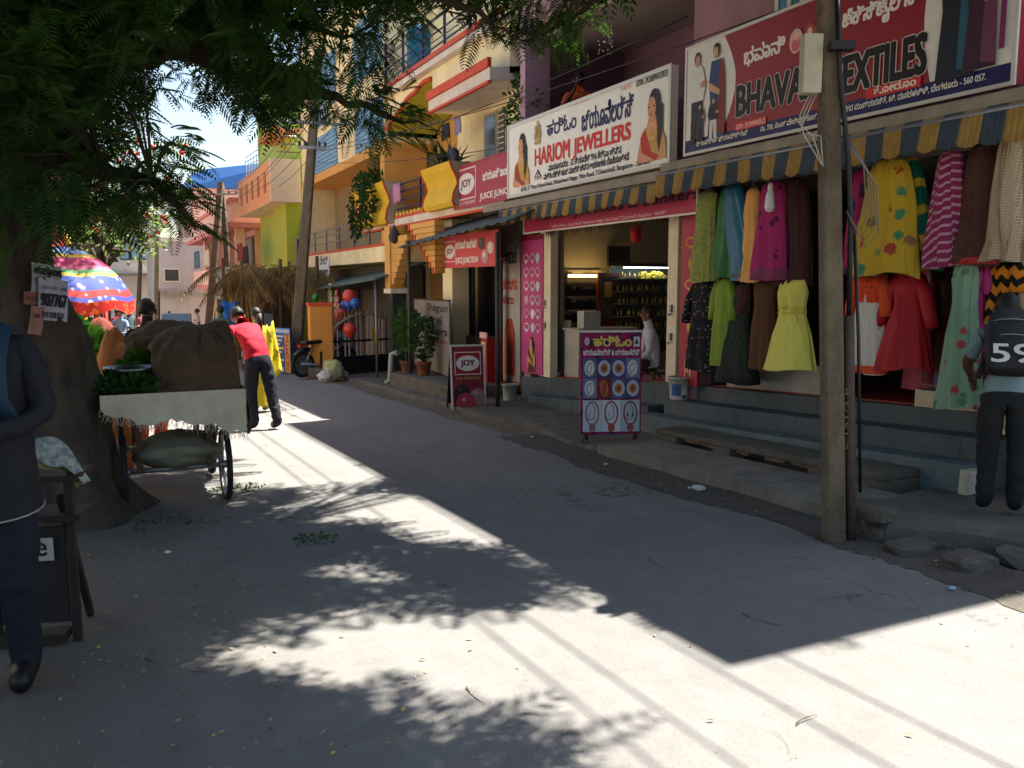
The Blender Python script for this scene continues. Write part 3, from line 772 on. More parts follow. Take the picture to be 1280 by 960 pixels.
s.line(Z1, 'BHAVANI', 235, 424, 318, 560, B_, .05, outline=('#c9c6c2', .03)); s.line(Z1, 'TEXTILES', 575, 352, 226, 917, B_, .05, outline=('#c9c6c2', .03))
s.rect(Z1(232, 478), Z1(345, 422), '#c9302a'); s.line(Z1, 'GSTIN : 29CRRPR9402R1ZS', 236, 472, 455, 342, W_)
s.rect(Z1(708, 362), Z1(910, 275), '#c9302a'); s.line(Z1, 'ಶೋರೂಂ', 738, 346, 316, 888, W_, .03)
s.line(Z1, 'ದಿ ಕಂಪ್ಲೀಟ್ ಫ್ಯಾಮಿಲಿ ಶಾಪ್', 92, 536, 514, 278, W_, .02)
s.line(Z1, 'ನಂ. 730, ಸೇಂಟ್ ಮೇರಿಸ್ ಸ್ಕೂಲ್, ಮಹೇಶ್ವರಿ ನಗರ ಮುಖ್ಯರಸ್ತೆ, ಟಿ. ದಾಸರಹಳ್ಳಿ, ಬೆಂಗಳೂರು - 560 057.', 325, 482, 458, 1133, W_, .02)
for dx, col in ((455, '#c8646c'), (505, '#b0453a')):
    cu, cv = s.uv(Z1(dx, 150 if dx < 480 else 132)); s.tomap = None
    s.ell((cu, cv), .085, .11, '#d8b0a8' if dx < 480 else '#a34a3c'); s.ell((cu, cv - .03), .055, .06, col); s.ell((cu, cv + .04), .03, .035, '#e3b9a6'); s.tomap = s0
# family photograph: man, woman in a blue sari, two children
s.tomap = s0
def man(cz, h, shirt, trous, hair='#17120f', w=.34):
    s.flush(); u, v = s.uv(cz); k = s.tomap; s.tomap = None; g = lambda x, y: (u + x * h * w, v + y * h)
    s.poly([g(-.3, 0), g(-.06, 0), g(.0, .42), g(.1, 0), g(.34, 0), g(.3, .5), g(-.28, .5)], trous)
    s.poly([g(-.34, .46), g(.34, .46), g(.46, .62), g(.3, .82), g(.1, .86), g(-.12, .86), g(-.34, .8), g(-.46, .6)], shirt)
    s.poly([g(.2, .6), g(.46, .6), g(.44, .68), g(.2, .66)], '#b88a6c')
    s.ell(g(0, .93), .16 * h * w, .075 * h, hair); s.ell(g(.02, .905), .13 * h * w, .065 * h, '#b88a6c'); s.tomap = k; s.flush('printed_figure')
man(Z1(90, 520), .93, '#d5d5d2', '#1d1d22')
def sari(cz, h, c1, c2, w=.34):
    s.flush(); u, v = s.uv(cz); k = s.tomap; s.tomap = None; g = lambda x, y: (u + x * h * w, v + y * h)
    s.poly([g(-.36, 0), g(.5, 0), g(.42, .4), g(.4, .7), g(.3, .82), g(-.24, .82), g(-.34, .6), g(-.26, .4)], c1)
    s.poly([g(.1, .05), g(.5, .02), g(.44, .6), g(.34, .8), g(.16, .8)], c2)
    s.poly([g(-.3, .6), g(.2, .5), g(.2, .44), g(-.34, .52)], '#c89a78')
    s.ell(g(0, .92), .16 * h * w, .08 * h, '#17120f'); s.ell(g(-.03, .9), .12 * h * w, .06 * h, '#c89a78'); s.tomap = k; s.flush('printed_figure')
sari(Z1(158, 500), .95, '#23406f', '#7a2430')
man(Z1(103, 517), .4, '#1d2440', '#23232a', w=.45); man(Z1(152, 505), .42, '#1b1b20', '#cfcac4', w=.45)
sari(Z1(1020, 290), 1.3, '#1c2430', '#2a5a72', .3); sari(Z1(1110, 255), 1.05, '#3a1f33', '#6b3a58', .3); s.rect(Z1(1195, 180), Z1(1228, -10), '#7a2668')
s.done()
# magenta fascia board below the awning
X = 6.0
a, c = PX(872, 255, X).y, PX(655, 300, X).y
fa = board('fascia_sign', 'magenta fascia board with black script lettering above the jewellery shop door', X, a, c, 2.33, 2.70, .05, M('magenta flex print', '#a8204f', .5, .06, 3), m_alu, .012)
s = facing((X, c, 2.33), fa, X)
s.line(Z4, 'Hariom Jewellers & Bankers', 205, 78, 28, 1010, '#17131a', .05, shear=.25)
s.line(Z4, '#730, St Mary s School Road, Maheshwari Nagar, Main Road, T.Dasarahalli, Bangalore - 560 057', 280, 104, 86, 850, '#e8c9d0')
s.done()
# tall magenta posters on both sides of the door
def poster(label, X, xl, xr, z0, z1, lady_z, items, seed):
    y0, y1 = PX(xr, 400, X).y, PX(xl, 400, X).y
    t = thing('poster', label, 'poster', (X, (y0 + y1) / 2, z0))
    MB().box(X, X + .03, y0, y1, z0, z1).build('panel', M('pink flex print', '#b23a78', .5, .1, 4) if seed == 1 else M('crimson poster print', '#a3223f', .5, .1, 4), t)
    s = Sign((X, y1, z0), FACE['U'], FACE['V'], FACE['N'], t); w = y1 - y0; h = z1 - z0; q = random.Random(seed)
    for i in range(items):
        v = h * (.34 + .6 * i / items)
        for k in (.25, .55, .8) if seed == 1 else (.5,):
            col = q.choice(['#b9c6cc', '#cfd6d6', '#9fb3bd', '#c3a3b8']) if seed == 1 else q.choice(['#c79a3a', '#b58a30', '#d6ae52'])
            if q.random() < .5: s.ell((w * k, v), w * .1, h * .02 + .02, col)
            else: s.ring((w * k, v), w * (.12 if seed == 1 else .26), h * .03, .018, col, 14)
            s.ell((w * k, v - h * .03), w * .05, h * .012, col)
    s.lady((w * .5, .02), h * .27, '#b98b3a' if seed == 1 else '#c2a07c', '#4a1a20' if seed == 1 else '#8e1f2c', w=.36 / .4 * w / (h * .27))
    s.rect((0, h * .965), (w, h), '#7a1030'); s.done()
poster('tall pink jewellery poster on the left of the jeweller doorway', 6.31, 652, 678, plz(12.3) + .05, 2.33, 0, 6, 1)
poster('tall crimson jewellery poster between jeweller doorway and the hanging clothes', 6.22, 850, 873, plz(8.5) + .02, 2.4, 0, 5, 2)

# ================================================================ clothes hung out in front of the textile shop
rod = thing('hanging_rod', 'long steel rod the clothes hang from under the striped awning', 'rod', (6.0, 6, 2.6))
MB().tube([(6.02, 4.1, 2.615), (6.02, 8.0, 2.6)], .013, 8).build('rail', m_steel, rod)
for y in (4.3, 5.6, 6.9, 7.9): MB().tube([(6.02, y, 2.61), (6.02, y, 2.77)], .006, 6).build('hook', m_steel, rod)
SH = dict(
    drape=[(0, .34, 0, .05), (.03, .5, 0, .07), (.12, .6, 0, .08), (.45, .8, 0, .09), (.8, .95, 0, .1), (1, 1, 0, .1)],
    narrow=[(0, .3, .1, .03), (.04, .55, .1, .05), (.3, .7, .05, .06), (.7, .9, 0, .07), (1, 1, -.05, .07)],
    slant=[(0, .35, -.55, .04), (.05, .5, -.5, .06), (.35, .6, -.25, .07), (.7, .65, .1, .07), (1, .75, .35, .07)],
    kurta=[(0, .42, 0, .035), (.035, .8, 0, .05), (.12, .74, 0, .08), (.35, .7, 0, .08), (.6, .82, 0, .09), (1, .98, 0, .1)],
    dress=[(0, .44, 0, .03), (.03, .5, 0, .05), (.14, .56, 0, .1), (.3, .46, 0, .09), (.36, .46, 0, .09), (.6, .72, 0, .12), (1, 1, 0, .16)],
    gown=[(0, .3, 0, .03), (.03, .5, 0, .05), (.12, .55, 0, .09), (.28, .46, 0, .08), (.5, .62, 0, .1), (.8, .85, .1, .13), (1, 1, .15, .16)])
def gar(name, label, cat, xl, xr, yt, yb, X, shape, mat, k=7, amp=.012, hem=.012, sleeves=None, smat=None, bands=(), rod_z=2.6):
    ym = (yt + yb) / 2; y1, y0 = PX(xl, ym, X).y, PX(xr, ym, X).y; yc, hw = (y0 + y1) / 2, (y1 - y0) / 2
    xm = (xl + xr) / 2; zt, zb = PX(xm, yt, X).z, PX(xm, yb, X).z
    zt = min(zt, rod_z - .01)
    ph = rnd.uniform(0, 6); rows = []
    src = SH[shape]
    for (v0, w0, c0, d0), (v1, w1, c1, d1) in zip(src, src[1:]):
        n = 3 if v1 - v0 > .15 else 1
        for i in range(n):
            f = i / n; rows.append((X, yc - hw * (c0 + (c1 - c0) * f), zt + (zb - zt) * (v0 + (v1 - v0) * f), hw * (w0 + (w1 - w0) * f), d0 + (d1 - d0) * f))
    v, w, c_, d = src[-1]; rows.append((X, yc - hw * c_, zb, hw * w, d))
    q = MB(); q.loft(rows, 56, k, amp * 1.7, ph, hem)
    t = thing(name, label, cat, (X, yc, zb))
    q.build('cloth', mat, t)
    if sleeves:
        ln, spread = sleeves; L = ln
        sh = src[1] if len(src) > 1 else src[0]; zs = zt + (zb - zt) * .05
        for sg in (-1, 1):
            e = hw * src[1][1] * .92
            MB().tube([(X, yc + sg * e * .7, zs), (X - .01, yc + sg * (e + spread * .35), zs - L * .35), (X - .02, yc + sg * (e + spread * .8), zs - L * .75), (X - .02, yc + sg * (e + spread), zs - L)], [.055, .06, .055, .05], 10, True).build('sleeve', smat or mat, t)
    for bi, (v0, v1, bm) in enumerate(bands):          # sewn-on borders, yokes and sashes
        rr = []
        for i in range(4):
            f = v0 + (v1 - v0) * i / 3
            for (a0, w0, c0, d0), (a1, w1, c1, d1) in zip(src, src[1:]):
                if f <= a1 + 1e-6: g = (f - a0) / (a1 - a0); rr.append((X, yc - hw * (c0 + (c1 - c0) * g), zt + (zb - zt) * f, hw * (w0 + (w1 - w0) * g) + .008, d0 + (d1 - d0) * g + .010)); break
        MB().loft(rr, 56, k, amp * 1.7, ph, 0, top=False).build('border', bm, t)
    MB().tube([(X, yc - hw * (src[0][2] + src[0][1]), zt + .0), (X, yc - hw * src[0][2], zt + .05), (X, yc - hw * (src[0][2] - src[0][1]), zt + .0)], .005, 5).build('hanger', m_steel, t)
    MB().tube([(X, yc - hw * src[0][2], zt - .03), (X, yc - hw * src[0][2], zt + .03), (6.02, yc - hw * src[0][2] * .8, rod_z + .012)], .004, 5).build('hanger_cord', m_steel, t)
    return t
UX = 6.0
gar('tunic', 'pale olive green tunic hung leftmost on the clothes rod', 'tunic', 868, 899, 240, 352, UX, 'kurta', pat('olive cotton', 'floral', '#8a9150', '#75803f', 22))
gar('shawl', 'plain bright green shawl hung beside the olive tunic', 'shawl', 895, 927, 236, 348, UX + .04, 'drape', M('green silk', '#23683a', .55, .15, 8), 6, .014)
gar('shawl', 'turquoise blue shawl with grey border hung slanting on the rod', 'shawl', 905, 949, 230, 350, UX - .03, 'slant', M('turquoise silk', '#23678a', .5, .15, 8), 6, .014, bands=((.86, .98, M('grey brocade', '#4b5a55', .7, .3, 60)),))
gar('stole', 'narrow pale orange stole hung beside the turquoise shawl', 'stole', 926, 952, 236, 352, UX - .04, 'narrow', M('peach cotton', '#d9a05a', .7, .1, 8), 5, .012)
gar('shawl', 'hot pink shawl with dark polka dots hung behind the bulb', 'shawl', 943, 988, 228, 350, UX - .01, 'drape', pat('pink dotted', 'dots', '#9c2a66', '#521a42', 7.5, thr=.24), 6, .014, bands=((.88, 1., M('plum brocade', '#6d2c4e', .7, .3, 50)),))
gar('skirt', 'dark maroon pleated skirt hung left of the pole', 'skirt', 972, 1017, 224, 358, UX + .08, 'drape', M('maroon crepe', '#34111a', .75, .15, 8), 14, .012)
gar('stole', 'magenta block printed stole hung just right of the pole', 'stole', 1058, 1090, 212, 342, UX + .03, 'narrow', pat('magenta print', 'floral', '#8f2258', '#3b1f46', 9), 6, .012)
gar('sari', 'yellow sari with red flowers and green leaves, hung right of the pole', 'sari', 1070, 1152, 200, 345, UX - .06, 'drape', pat('yellow floral', 'floral', '#b3962b', '#9c3f2a', 6.2, '#3f7a5a', thr=.3), 8, .018, .03)
gar('sari', 'dark green and teal sari with gold stripes beside the yellow one', 'sari', 1115, 1180, 196, 338, UX + .03, 'slant', pat('green gold', 'stripe', '#125345', '#a8912a', 2.2), 7, .015)
gar('sari', 'pink silk sari with fine white stripes, third from the right', 'sari', 1162, 1208, 190, 334, UX - .02, 'drape', pat('pink striped', 'stripe', '#842a55', '#b48a9c', 9), 7, .014)
gar('shawl', 'sheer brown net shawl with red edging, second from the right', 'shawl', 1198, 1252, 182, 332, UX + .02, 'drape', M('brown net', '#4a2a26', .8, .2, 20), 8, .015, bands=((.93, .99, M('red piping', '#9c2326', .6)),))
gar('shawl', 'cream shawl with fine brown check hung rightmost on the rod', 'shawl', 1238, 1280, 174, 326, UX - .02, 'drape', pat('cream check', 'check', '#b9a78c', '#7d6a55', 22), 7, .015)
LX = 6.12
gar('dress', 'black dress with small white flowers hung lowest left', 'dress', 860, 903, 352, 464, LX, 'kurta', pat('black floral', 'floral', '#131216', '#8f8a86', 24, thr=.2), 7, .012, sleeves=(.42, .1))
gar('tunic', 'lime green tunic hung in the lower row beside the black dress', 'tunic', 892, 918, 348, 456, LX - .04, 'kurta', M('lime cotton', '#76902c', .7, .12, 8), 6, .01, sleeves=(.4, .04))
gar('dress', 'charcoal green skirted dress with red straps and silver specks', 'dress', 900, 948, 355, 478, LX + .02, 'dress', pat('charcoal speck', 'dots', '#2a302b', '#6f736d', 40, thr=.16), 7, .012, bands=((.02, .3, M('dark red yoke', '#3d1a17', .7, .3, 40)), (.93, 1., M('black frill', '#191617', .8, .3, 30))))
gar('tunic', 'plain brown sleeveless tunic hung beside the yellow dress', 'tunic', 938, 975, 350, 462, LX + .03, 'kurta', M('brown cotton', '#4f2f1b', .75, .1, 8), 6, .01)
gar('dress', 'pale yellow knee length dress with a sash, left of the pole', 'dress', 962, 1020, 350, 462, LX - .1, 'dress', M('yellow chiffon', '#cfca5e', .65, .06, 8), 9, .018, .02, bands=((.29, .37, M('yellow sash', '#bfb649', .6)),))
gar('tunic', 'white tunic with orange sleeves, yoke and hem, right of the pole', 'tunic', 1064, 1110, 340, 466, LX - .02, 'kurta', pat('white motif', 'dots', '#bfbcb6', '#5c3a3a', 9, thr=.14), 6, .01, sleeves=(.34, .05), smat=M('orange cotton', '#c6451f', .7), bands=((.92, 1., M('orange cotton', '#c6451f', .7)), (.04, .3, pat('orange yoke', 'dots', '#c6451f', '#5c3a2a', 18))))
gar('dress', 'bright red long sleeved dress with flared hem in the lower row', 'dress', 1102, 1168, 340, 462, LX, 'dress', M('red georgette', '#9e1220', .65, .1, 8), 9, .016, .03, sleeves=(.42, .14))
gar('gown', 'long mint gown with pink roses reaching the shop step', 'gown', 1178, 1230, 328, 510, LX - .12, 'gown', pat('mint roses', 'floral', '#7d9c84', '#a04a50', 8.5, '#4f7d52', thr=.3), 8, .02, .02)
gar('dress', 'pink dress with dark motifs hung behind the schoolboy', 'dress', 1208, 1243, 330, 450, LX, 'dress', pat('pink motif', 'dots', '#b33a73', '#5b1c3c', 24, thr=.2), 7, .012, sleeves=(.2, .03))
gar('tunic', 'orange and black zigzag tunic hung rightmost in the lower row', 'tunic', 1234, 1275, 328, 405, LX + .02, 'kurta', pat('zigzag ikat', 'zigzag', '#c8771f', '#171412', 8), 6, .01, sleeves=(.2, .03))

# ---- bulb on its flex
bp = PX(963, 232, 5.8)
bl = thing('light_bulb', 'white compact light bulb dangling in front of the pink shawl', 'bulb', (5.8, bp.y, 2.3))
MB().tube([(5.8, bp.y, bp.z + .02), (5.8, bp.y, 2.74)], .005, 5).build('flex', m_black, bl)
MB().lathe((5.8, bp.y, bp.z), [(.012, .03), (.025, .0), (.025, -.05)], 12).build('holder', M('white bakelite', '#d8d8d4', .4), bl)
MB().lathe((5.8, bp.y, bp.z - .05), [(.025, 0), (.038, -.03), (.045, -.1), (.05, -.15), (.035, -.19), (.0, -.2)], 14, False).build('bulb_glass', M('frosted bulb', '#d8dadc', .3), bl)

# ================================================================ free-standing boards
class Plane:
    def __init__(s, A, B, lean=0):
        s.A = Vector(A); s.U = (Vector(B) - s.A); s.U.z = 0; s.W = s.U.length; s.U.normalize()
        s.N = Vector((0, 0, 1)).cross(s.U) * -1
        if s.N.dot(EYE - s.A) < 0: s.N.negate()
        s.V = (Vector((0, 0, 1)) - s.N * lean).normalized(); s.N = (s.N + Vector((0, 0, lean))).normalized()
    def at(s, u, v, n=0): return s.A + s.U * u + s.V * v + s.N * n
    def box(s, q, u0, u1, v0, v1, n0, n1):
        q.hexa([s.at(u0, v0, n0), s.at(u1, v0, n0), s.at(u1, v0, n1), s.at(u0, v0, n1), s.at(u0, v1, n0), s.at(u1, v1, n0), s.at(u1, v1, n1), s.at(u0, v1, n1)]); return q
    def sign(s, parent): return Sign(s.A, s.U, s.V, s.N, parent)
# jeweller's pavement board
pl = Plane(PG(726, 551, .06), PG(801, 549, .06), .05)
W, H0, H = pl.W, .07, 1.22
t = thing('pavement_board', 'purple and magenta jewellery board with necklace pictures standing on the pavement', 'sign', pl.A)
pl.box(MB(), 0, W, H0, H, -.03, 0).build('panel', M('magenta print', '#93206a', .45, .05), t)
for u in (.06, W - .06):
    q = MB(); q.bar(pl.at(u, H0 + .02, -.015), pl.at(u - .06, -.02, .1), .022); q.bar(pl.at(u, H0 + .02, -.015), pl.at(u + .04, -.02, -.14), .022); q.build('stand_leg', M('rusty iron', '#4b3a30', .8, .25, 20), t)
pl.box(MB(), -.01, W + .01, H - .012, H + .012, -.034, .004).build('frame', m_alu, t)
s = pl.sign(t); q = random.Random(4)
s.text('ಹರಿಓಂ', (W * .2, H - .165), (W * .83, H - .05), '#d8c25a', .04)
s.text('ಜ್ಯೂವೆಲರ್ಸ್ & ಬ್ಯಾಂಕರ್ಸ್', (W * .04, H - .265), (W * .97, H - .195), '#d9d2d8', .03)
s.rect((W * .87, H - .17), (W * .97, H - .06), '#c8c6d0'); s.poly([(W * .885, H - .14), (W * .92, H - .075), (W * .955, H - .14)], '#26263a'); s.ell((W * .1, H - .11), .03, .045, '#b9a4b8')
for r in range(2):
    for k in range(4):
        u0 = W * (.03 + .237 * k); u1 = u0 + W * .232; v1 = H - .3 - r * .225; v0 = v1 - .22
        c0 = q.choice(['#3a3f6d', '#4a5380', '#2d3358', '#6b7096']) if (r, k) != (1, 1) else '#6d1c24'
        s.rect((u0, v0), (u1, v1), c0); cu, cv = (u0 + u1) / 2, (v0 + v1) / 2
        if (r, k) == (1, 1): s.ell((cu, cv), .045, .1, '#9c3a30', rot=.4); s.ring((cu, cv), .04, .09, .008, '#c98a4a')
        elif k in (0, 3) and r == 0 or (r, k) == (1, 0): s.ell((cu, cv), .06, .09, '#c9cad6'); s.ring((cu + .01, cv - .01), .05, .075, .012, '#a5835a'); s.ring((cu - .01, cv), .03, .05, .008, '#8c6a4a')
        else: s.ell((cu, cv), .07, .09, '#aab0c8'); s.ell((cu, cv), .05, .055, '#8c5a3c'); s.ring((cu, cv), .05, .06, .014, '#b8925a', 14); s.ell((cu, cv), .018, .02, '#8e1f2c')
for k in range(3):
    u0 = W * (.03 + .315 * k); u1 = u0 + W * .31; v0, v1 = H0 + .03, H - .765
    s.rect((u0, v0), (u1, v1), ['#b8bccb', '#c4c8d6', '#a9adbf'][k]); cu, cv = (u0 + u1) / 2, (v0 + v1) / 2 + .03
    s.ring((cu, cv), W * .12, .14, .02, ['#8f6a5e', '#a03c34', '#8a3f3c'][k], 22); s.ell((cu, cv - .16), .04, .05, ['#8c6672', '#a8463c', '#8a4a48'][k])
    s.ring((cu - .02, cv + .02), W * .08, .1, .01, '#7c5a58', 18)
    for e in (-.03, .03): s.ell((cu + e, cv - .02), .01, .028, '#3b3440' if k == 2 else '#b59a8c', 8)
s.done()
# ice cream A-board
def joy_logo(s, u0, v0, w, h, bg='#8c1626'):
    s.rect((u0, v0), (u0 + w, v0 + h), '#d6cdca'); s.rect((u0 + w * .03, v0 + h * .04), (u0 + w * .97, v0 + h * .96), bg)
    s.poly([(u0 + w * .06, v0 + h * .5)] + [(u0 + w * (.5 + .44 * math.cos(a)), v0 + h * (.5 + .34 * math.sin(a))) for a in [math.pi - math.pi * k / 12 for k in range(1, 12)]] + [(u0 + w * .94, v0 + h * .5)] + [(u0 + w * (.5 + .44 * math.cos(a)), v0 + h * (.5 + .34 * math.sin(a))) for a in [-math.pi * k / 12 for k in range(1, 12)]], '#d6cdca')
    s.text('JOY', (u0 + w * .24, v0 + h * .33), (u0 + w * .76, v0 + h * .64), '#6b2338', .06)
pl = Plane(PG(566, 513), PG(607, 511), .12)
W, H = pl.W, .98
t = thing('folding_board', 'dark red ice cream A-board with scoops standing on the pavement edge', 'sign', pl.A)
pl.box(MB(), 0, W, .05, H, -.02, 0).build('panel', M('dark red print', '#7d1524', .45, .05), t)
q = MB()
for u in (.0, W): q.bar(pl.at(u, 0, -.01), pl.at(u, H + .02, -.01), .025)
q.bar(pl.at(0, H + .01, -.01), pl.at(W, H + .01, -.01), .026); q.build('frame', m_alu, t)
q = MB(); bk = lambda u, v: pl.A + pl.U * u + Vector((0, 0, v)) - Vector((pl.N.x, pl.N.y, 0)).normalized() * (.38 - .26 * v)
for u in (0, W): q.bar(bk(u, 0), bk(u, H - .01), .025)
q.add([bk(0, .06), bk(W, .06), bk(W, H - .03), bk(0, H - .03)], [(0, 1, 2, 3)]); q.build('rear_leaf', M('black board back', '#241a1a', .7), t)
s = pl.sign(t); joy_logo(s, W * .1, H * .55, W * .8, H * .36)
s.text('ICE CREAMS', (W * .15, H * .475), (W * .86, H * .515), '#c9a76a')
for cu, cv, r, col in ((.3, .27, .24, '#2e1c22'), (.76, .2, .24, '#8d6f70'), (.4, .1, .3, '#a83244')):
    pts = [(W * min(1, max(0, cu + r * math.cos(k * math.pi / 9))), max(.055, H * (cv) + W * r * math.sin(k * math.pi / 9) * 1.05)) for k in range(10)] + [(W * max(0, cu - r), .055), (W * min(1, cu + r), .055)]
    s.poly(pts[:10] + [(W * max(0, cu - r), .055), (W * min(1, cu + r), .055)], col)
    s.ell((W * (cu - .06), H * cv + .06), .035, .03, '#b98d90' if col != '#2e1c22' else '#4a3238')
s.done()

# ================================================================ buckets
def bucket(label, p, r, h, mat, pic=None):
    t = thing('bucket', label, 'bucket', p)
    MB().lathe(p, [(r * .82, 0), (r * .84, .01), (r, h), (r * 1.08, h), (r * 1.08, h - .03), (r * .97, h - .01), (r * .8, .02), (0, .02)], 20, False).build('pail', mat, t)
    MB().tube([p + Vector((r * math.cos(a) * 1.02, r * math.sin(a) * 1.02, h - .04 - .1 * math.sin(abs((k / 10) * math.pi)))) for k, a in enumerate([math.pi * 1.15 + math.pi * .9 * k / 10 for k in range(11)])], .004, 5).build('handle', m_steel, t)
    if pic:
        for i, (a0, a1, z0, z1, col) in enumerate(pic):
            q = MB(); n = 6; rr = lambda z: r * (.84 + .16 * z / h) + .002
            for k in range(n):
                a, c = a0 + (a1 - a0) * k / n, a0 + (a1 - a0) * (k + 1) / n
                q.add([p + Vector((rr(z0) * math.cos(a), rr(z0) * math.sin(a), z0)), p + Vector((rr(z0) * math.cos(c), rr(z0) * math.sin(c), z0)), p + Vector((rr(z1) * math.cos(c), rr(z1) * math.sin(c), z1)), p + Vector((rr(z1) * math.cos(a), rr(z1) * math.sin(a), z1))], [(0, 1, 2, 3)], True)
            q.build('label_print', K(col), t)
bucket('plain grey white bucket left of the jeweller steps', PG(637, 500, .07), .12, .26, M('dirty white plastic', '#a9a69c', .6, .12, 10, grime=.4))
p = PX(848, 508, 6.16); p.z = plz(p.y) - .165
bucket('white paint bucket with blue label on the step beside the pole side of jeweller', p, .125, .27, M('white paint plastic', '#b5b3ac', .5, .1, 10, grime=.3), ((3.3, 4.3, .05, .19, '#38608f'), (4.4, 5.0, .06, .17, '#c9c9c4'), (4.5, 4.9, .02, .06, '#26262a')))

# ================================================================ poles and cables
m_pole = M('weathered cement pole', '#6f6251', .92, .25, 6, 1, 40, .03, grime=.9, gcol='#41392f', gscale=4)
def tapered(q, base, top, w0, w1, d0=None, d1=None, rz=0, seg=8):
    base, top = Vector(base), Vector(top); d0 = d0 or w0; d1 = d1 or w1
    vs = []
    for i in range(seg + 1):
        f = i / seg; c = base.lerp(top, f); w = (w0 + (w1 - w0) * f) / 2; d = (d0 + (d1 - d0) * f) / 2; ch = .22
        for a, b_ in ((-1, -1 + ch), (-1 + ch, -1), (1 - ch, -1), (1, -1 + ch), (1, 1 - ch), (1 - ch, 1), (-1 + ch, 1), (-1, 1 - ch)):
            x, y = a * w, b_ * d; vs.append(c + Vector((x * math.cos(rz) - y * math.sin(rz), x * math.sin(rz) + y * math.cos(rz), 0)))
    fs = [(i * 8 + j, i * 8 + (j + 1) % 8, (i + 1) * 8 + (j + 1) % 8, (i + 1) * 8 + j) for i in range(seg) for j in range(8)]
    q.add(vs, fs + [tuple(range(8))[::-1], tuple(range(seg * 8, seg * 8 + 8))], False); return q
pb = PG(1044, 678, -.02); ptop = PY(1034, -60, pb.y + .0)
pole = thing('utility_pole', 'thick weathered cement utility pole standing in front of the textile shop', 'pole', pb)
dirp = (ptop - pb); ptop = pb + dirp * (3.56 / dirp.z)
tapered(MB(), pb - Vector((0, 0, .2)), ptop, .128, .108, rz=-.45).build('shaft', m_pole, pole)
ax = lambda z: pb + dirp * ((z - pb.z) / dirp.z)
rr_ = RT * .098
q = MB(); q.tube([ax(z) + rr_ - FW * .02 + Vector((0, 0, 0)) for z in (-.15, .5, 1.0, 1.35)], .032, 8); q.build('conduit', M('rusty pipe', '#4a3a35', .7, .25, 14, grime=.4), pole)
q = MB(); q.tube([ax(1.35) + rr_ - FW * .02, ax(1.9) + RT * .1 - FW * .06, ax(2.3) + RT * .09 - FW * .06, ax(2.8) + RT * .03 - FW * .09, ax(3.4) + RT * .02 - FW * .09], .018, 6)
q.tube([ax(.2) + RT * .16 - FW * .02, ax(1.2) + RT * .158 - FW * .02, ax(1.85) + RT * .13 - FW * .04], .012, 6)
q.build('black_cable', m_black, pole)
q = MB()
for k in range(5):
    q.tube([ax(2.42) + RT * (.055 + .01 * k) - FW * .06, ax(2.25 - .03 * k) + RT * (.17 + .02 * k) - FW * .09, ax(2.02 - .04 * k) + RT * (.19 + .02 * k) - FW * .07, ax(1.88 - .03 * k) + RT * (.12 + .015 * k) - FW * .09, ax(1.98) + RT * .06 - FW * .1], .005, 5)
q.build('cable_loop', M('grey cable', '#6b6256', .6), pole)
q = MB(); jb = ax(2.86) - RT * .12 - FW * .03
q.obox(jb, (.11, .09, .34), (0, 0, -YAW)); q.build('junction_box', M('beige box enamel', '#b3aa94', .5, .1, 12, grime=.4), pole)
q = MB()
for k in range(3): q.tube([jb - Vector((0, 0, .17)) + RT * .02 * k, jb - Vector((.02, 0, .3 + .05 * k)) - RT * .04, jb - Vector((.03, 0, .42)) + RT * (.0 + .05 * k), jb - Vector((0, 0, .6)) + RT * .1], .004, 5)
q.build('cable_loop', M('white flex', '#a8a498', .6), pole)
q = MB(); q.obox(ax(2.93) + RT * .03 - FW * .13, (.14, .07, .05), (0, 0, -YAW)); q.build('clamp', m_black, pole)
pn = Vector((math.sin(.45) * -1 * 0 - math.sin(.45), -math.cos(.45), 0))      # face of the pole turned to the street corner
q = MB(); U_ = Vector((math.cos(-.45), math.sin(-.45), 0)); nn = Vector((math.sin(-.45), -math.cos(-.45), 0))
pt_ = [ax(z) + nn * .0635 + U_ * u for z, u in ((.45, -.045), (.45, .035), (1.15, .03), (1.15, -.045))]
q.add(pt_, [(0, 1, 2, 3)]); q.build('paint_mark', M('old ochre paint', '#8d7b3f', .9, .25, 25, grime=.8, gcol='#6e665a', gscale=9), pole)
sg = Sign(ax(.5) + nn * .0655 - U_ * .02, Vector((0, 0, 1)), U_ * -1, nn, pole)
for i, w_ in enumerate(('T DASARAHALLI', 'L 151/3 B')): sg.text(w_, (.0, -.03 - .05 * i), (.6 - .2 * i, .0 - .05 * i), '#5a5030')
sg.done()
def far_pole(label, base, top, w0, w1, arms=(), rz=-.4, lamp=None, name='utility_pole'):
    t = thing(name, label, 'pole', base)
    tapered(MB(), Vector(base) - Vector((0, 0, .2)), top, w0, w1, rz=rz).build('shaft', m_pole, t)
    for f, L, zt in arms:
        c = Vector(base).lerp(Vector(top), f); q = MB(); q.obox(c - Vector((0, w1 * .6, 0)), (L, .07, .07), (0, zt, -YAW)); q.build('cross_arm', m_steel, t)
        for k in (-.45, -.25, .25, .45): MB().lathe(c + RT * (L * k) + Vector((0, -w1 * .6, .03 - math.sin(zt) * L * k)), [(.02, 0), (.045, .02), (.03, .05), (.04, .08), (.015, .13)], 8).build('insulator', M('brown porcelain', '#3d2a22', .3), t)
    if lamp:
        q = MB(); q.tube(lamp, .03, 8); q.build('lamp_arm', m_steel, t)
        e = Vector(lamp[-1]); MB().obox(e + (Vector(lamp[-1]) - Vector(lamp[-2])).normalized() * .25, (.62, .16, .1), (0, -.25, YAW * -1)).build('lamp_head', M('lamp housing', '#a9a79f', .5), t)
    return t
p2b = PG(367, 466); p2t = PY(399, 62, p2b.y)
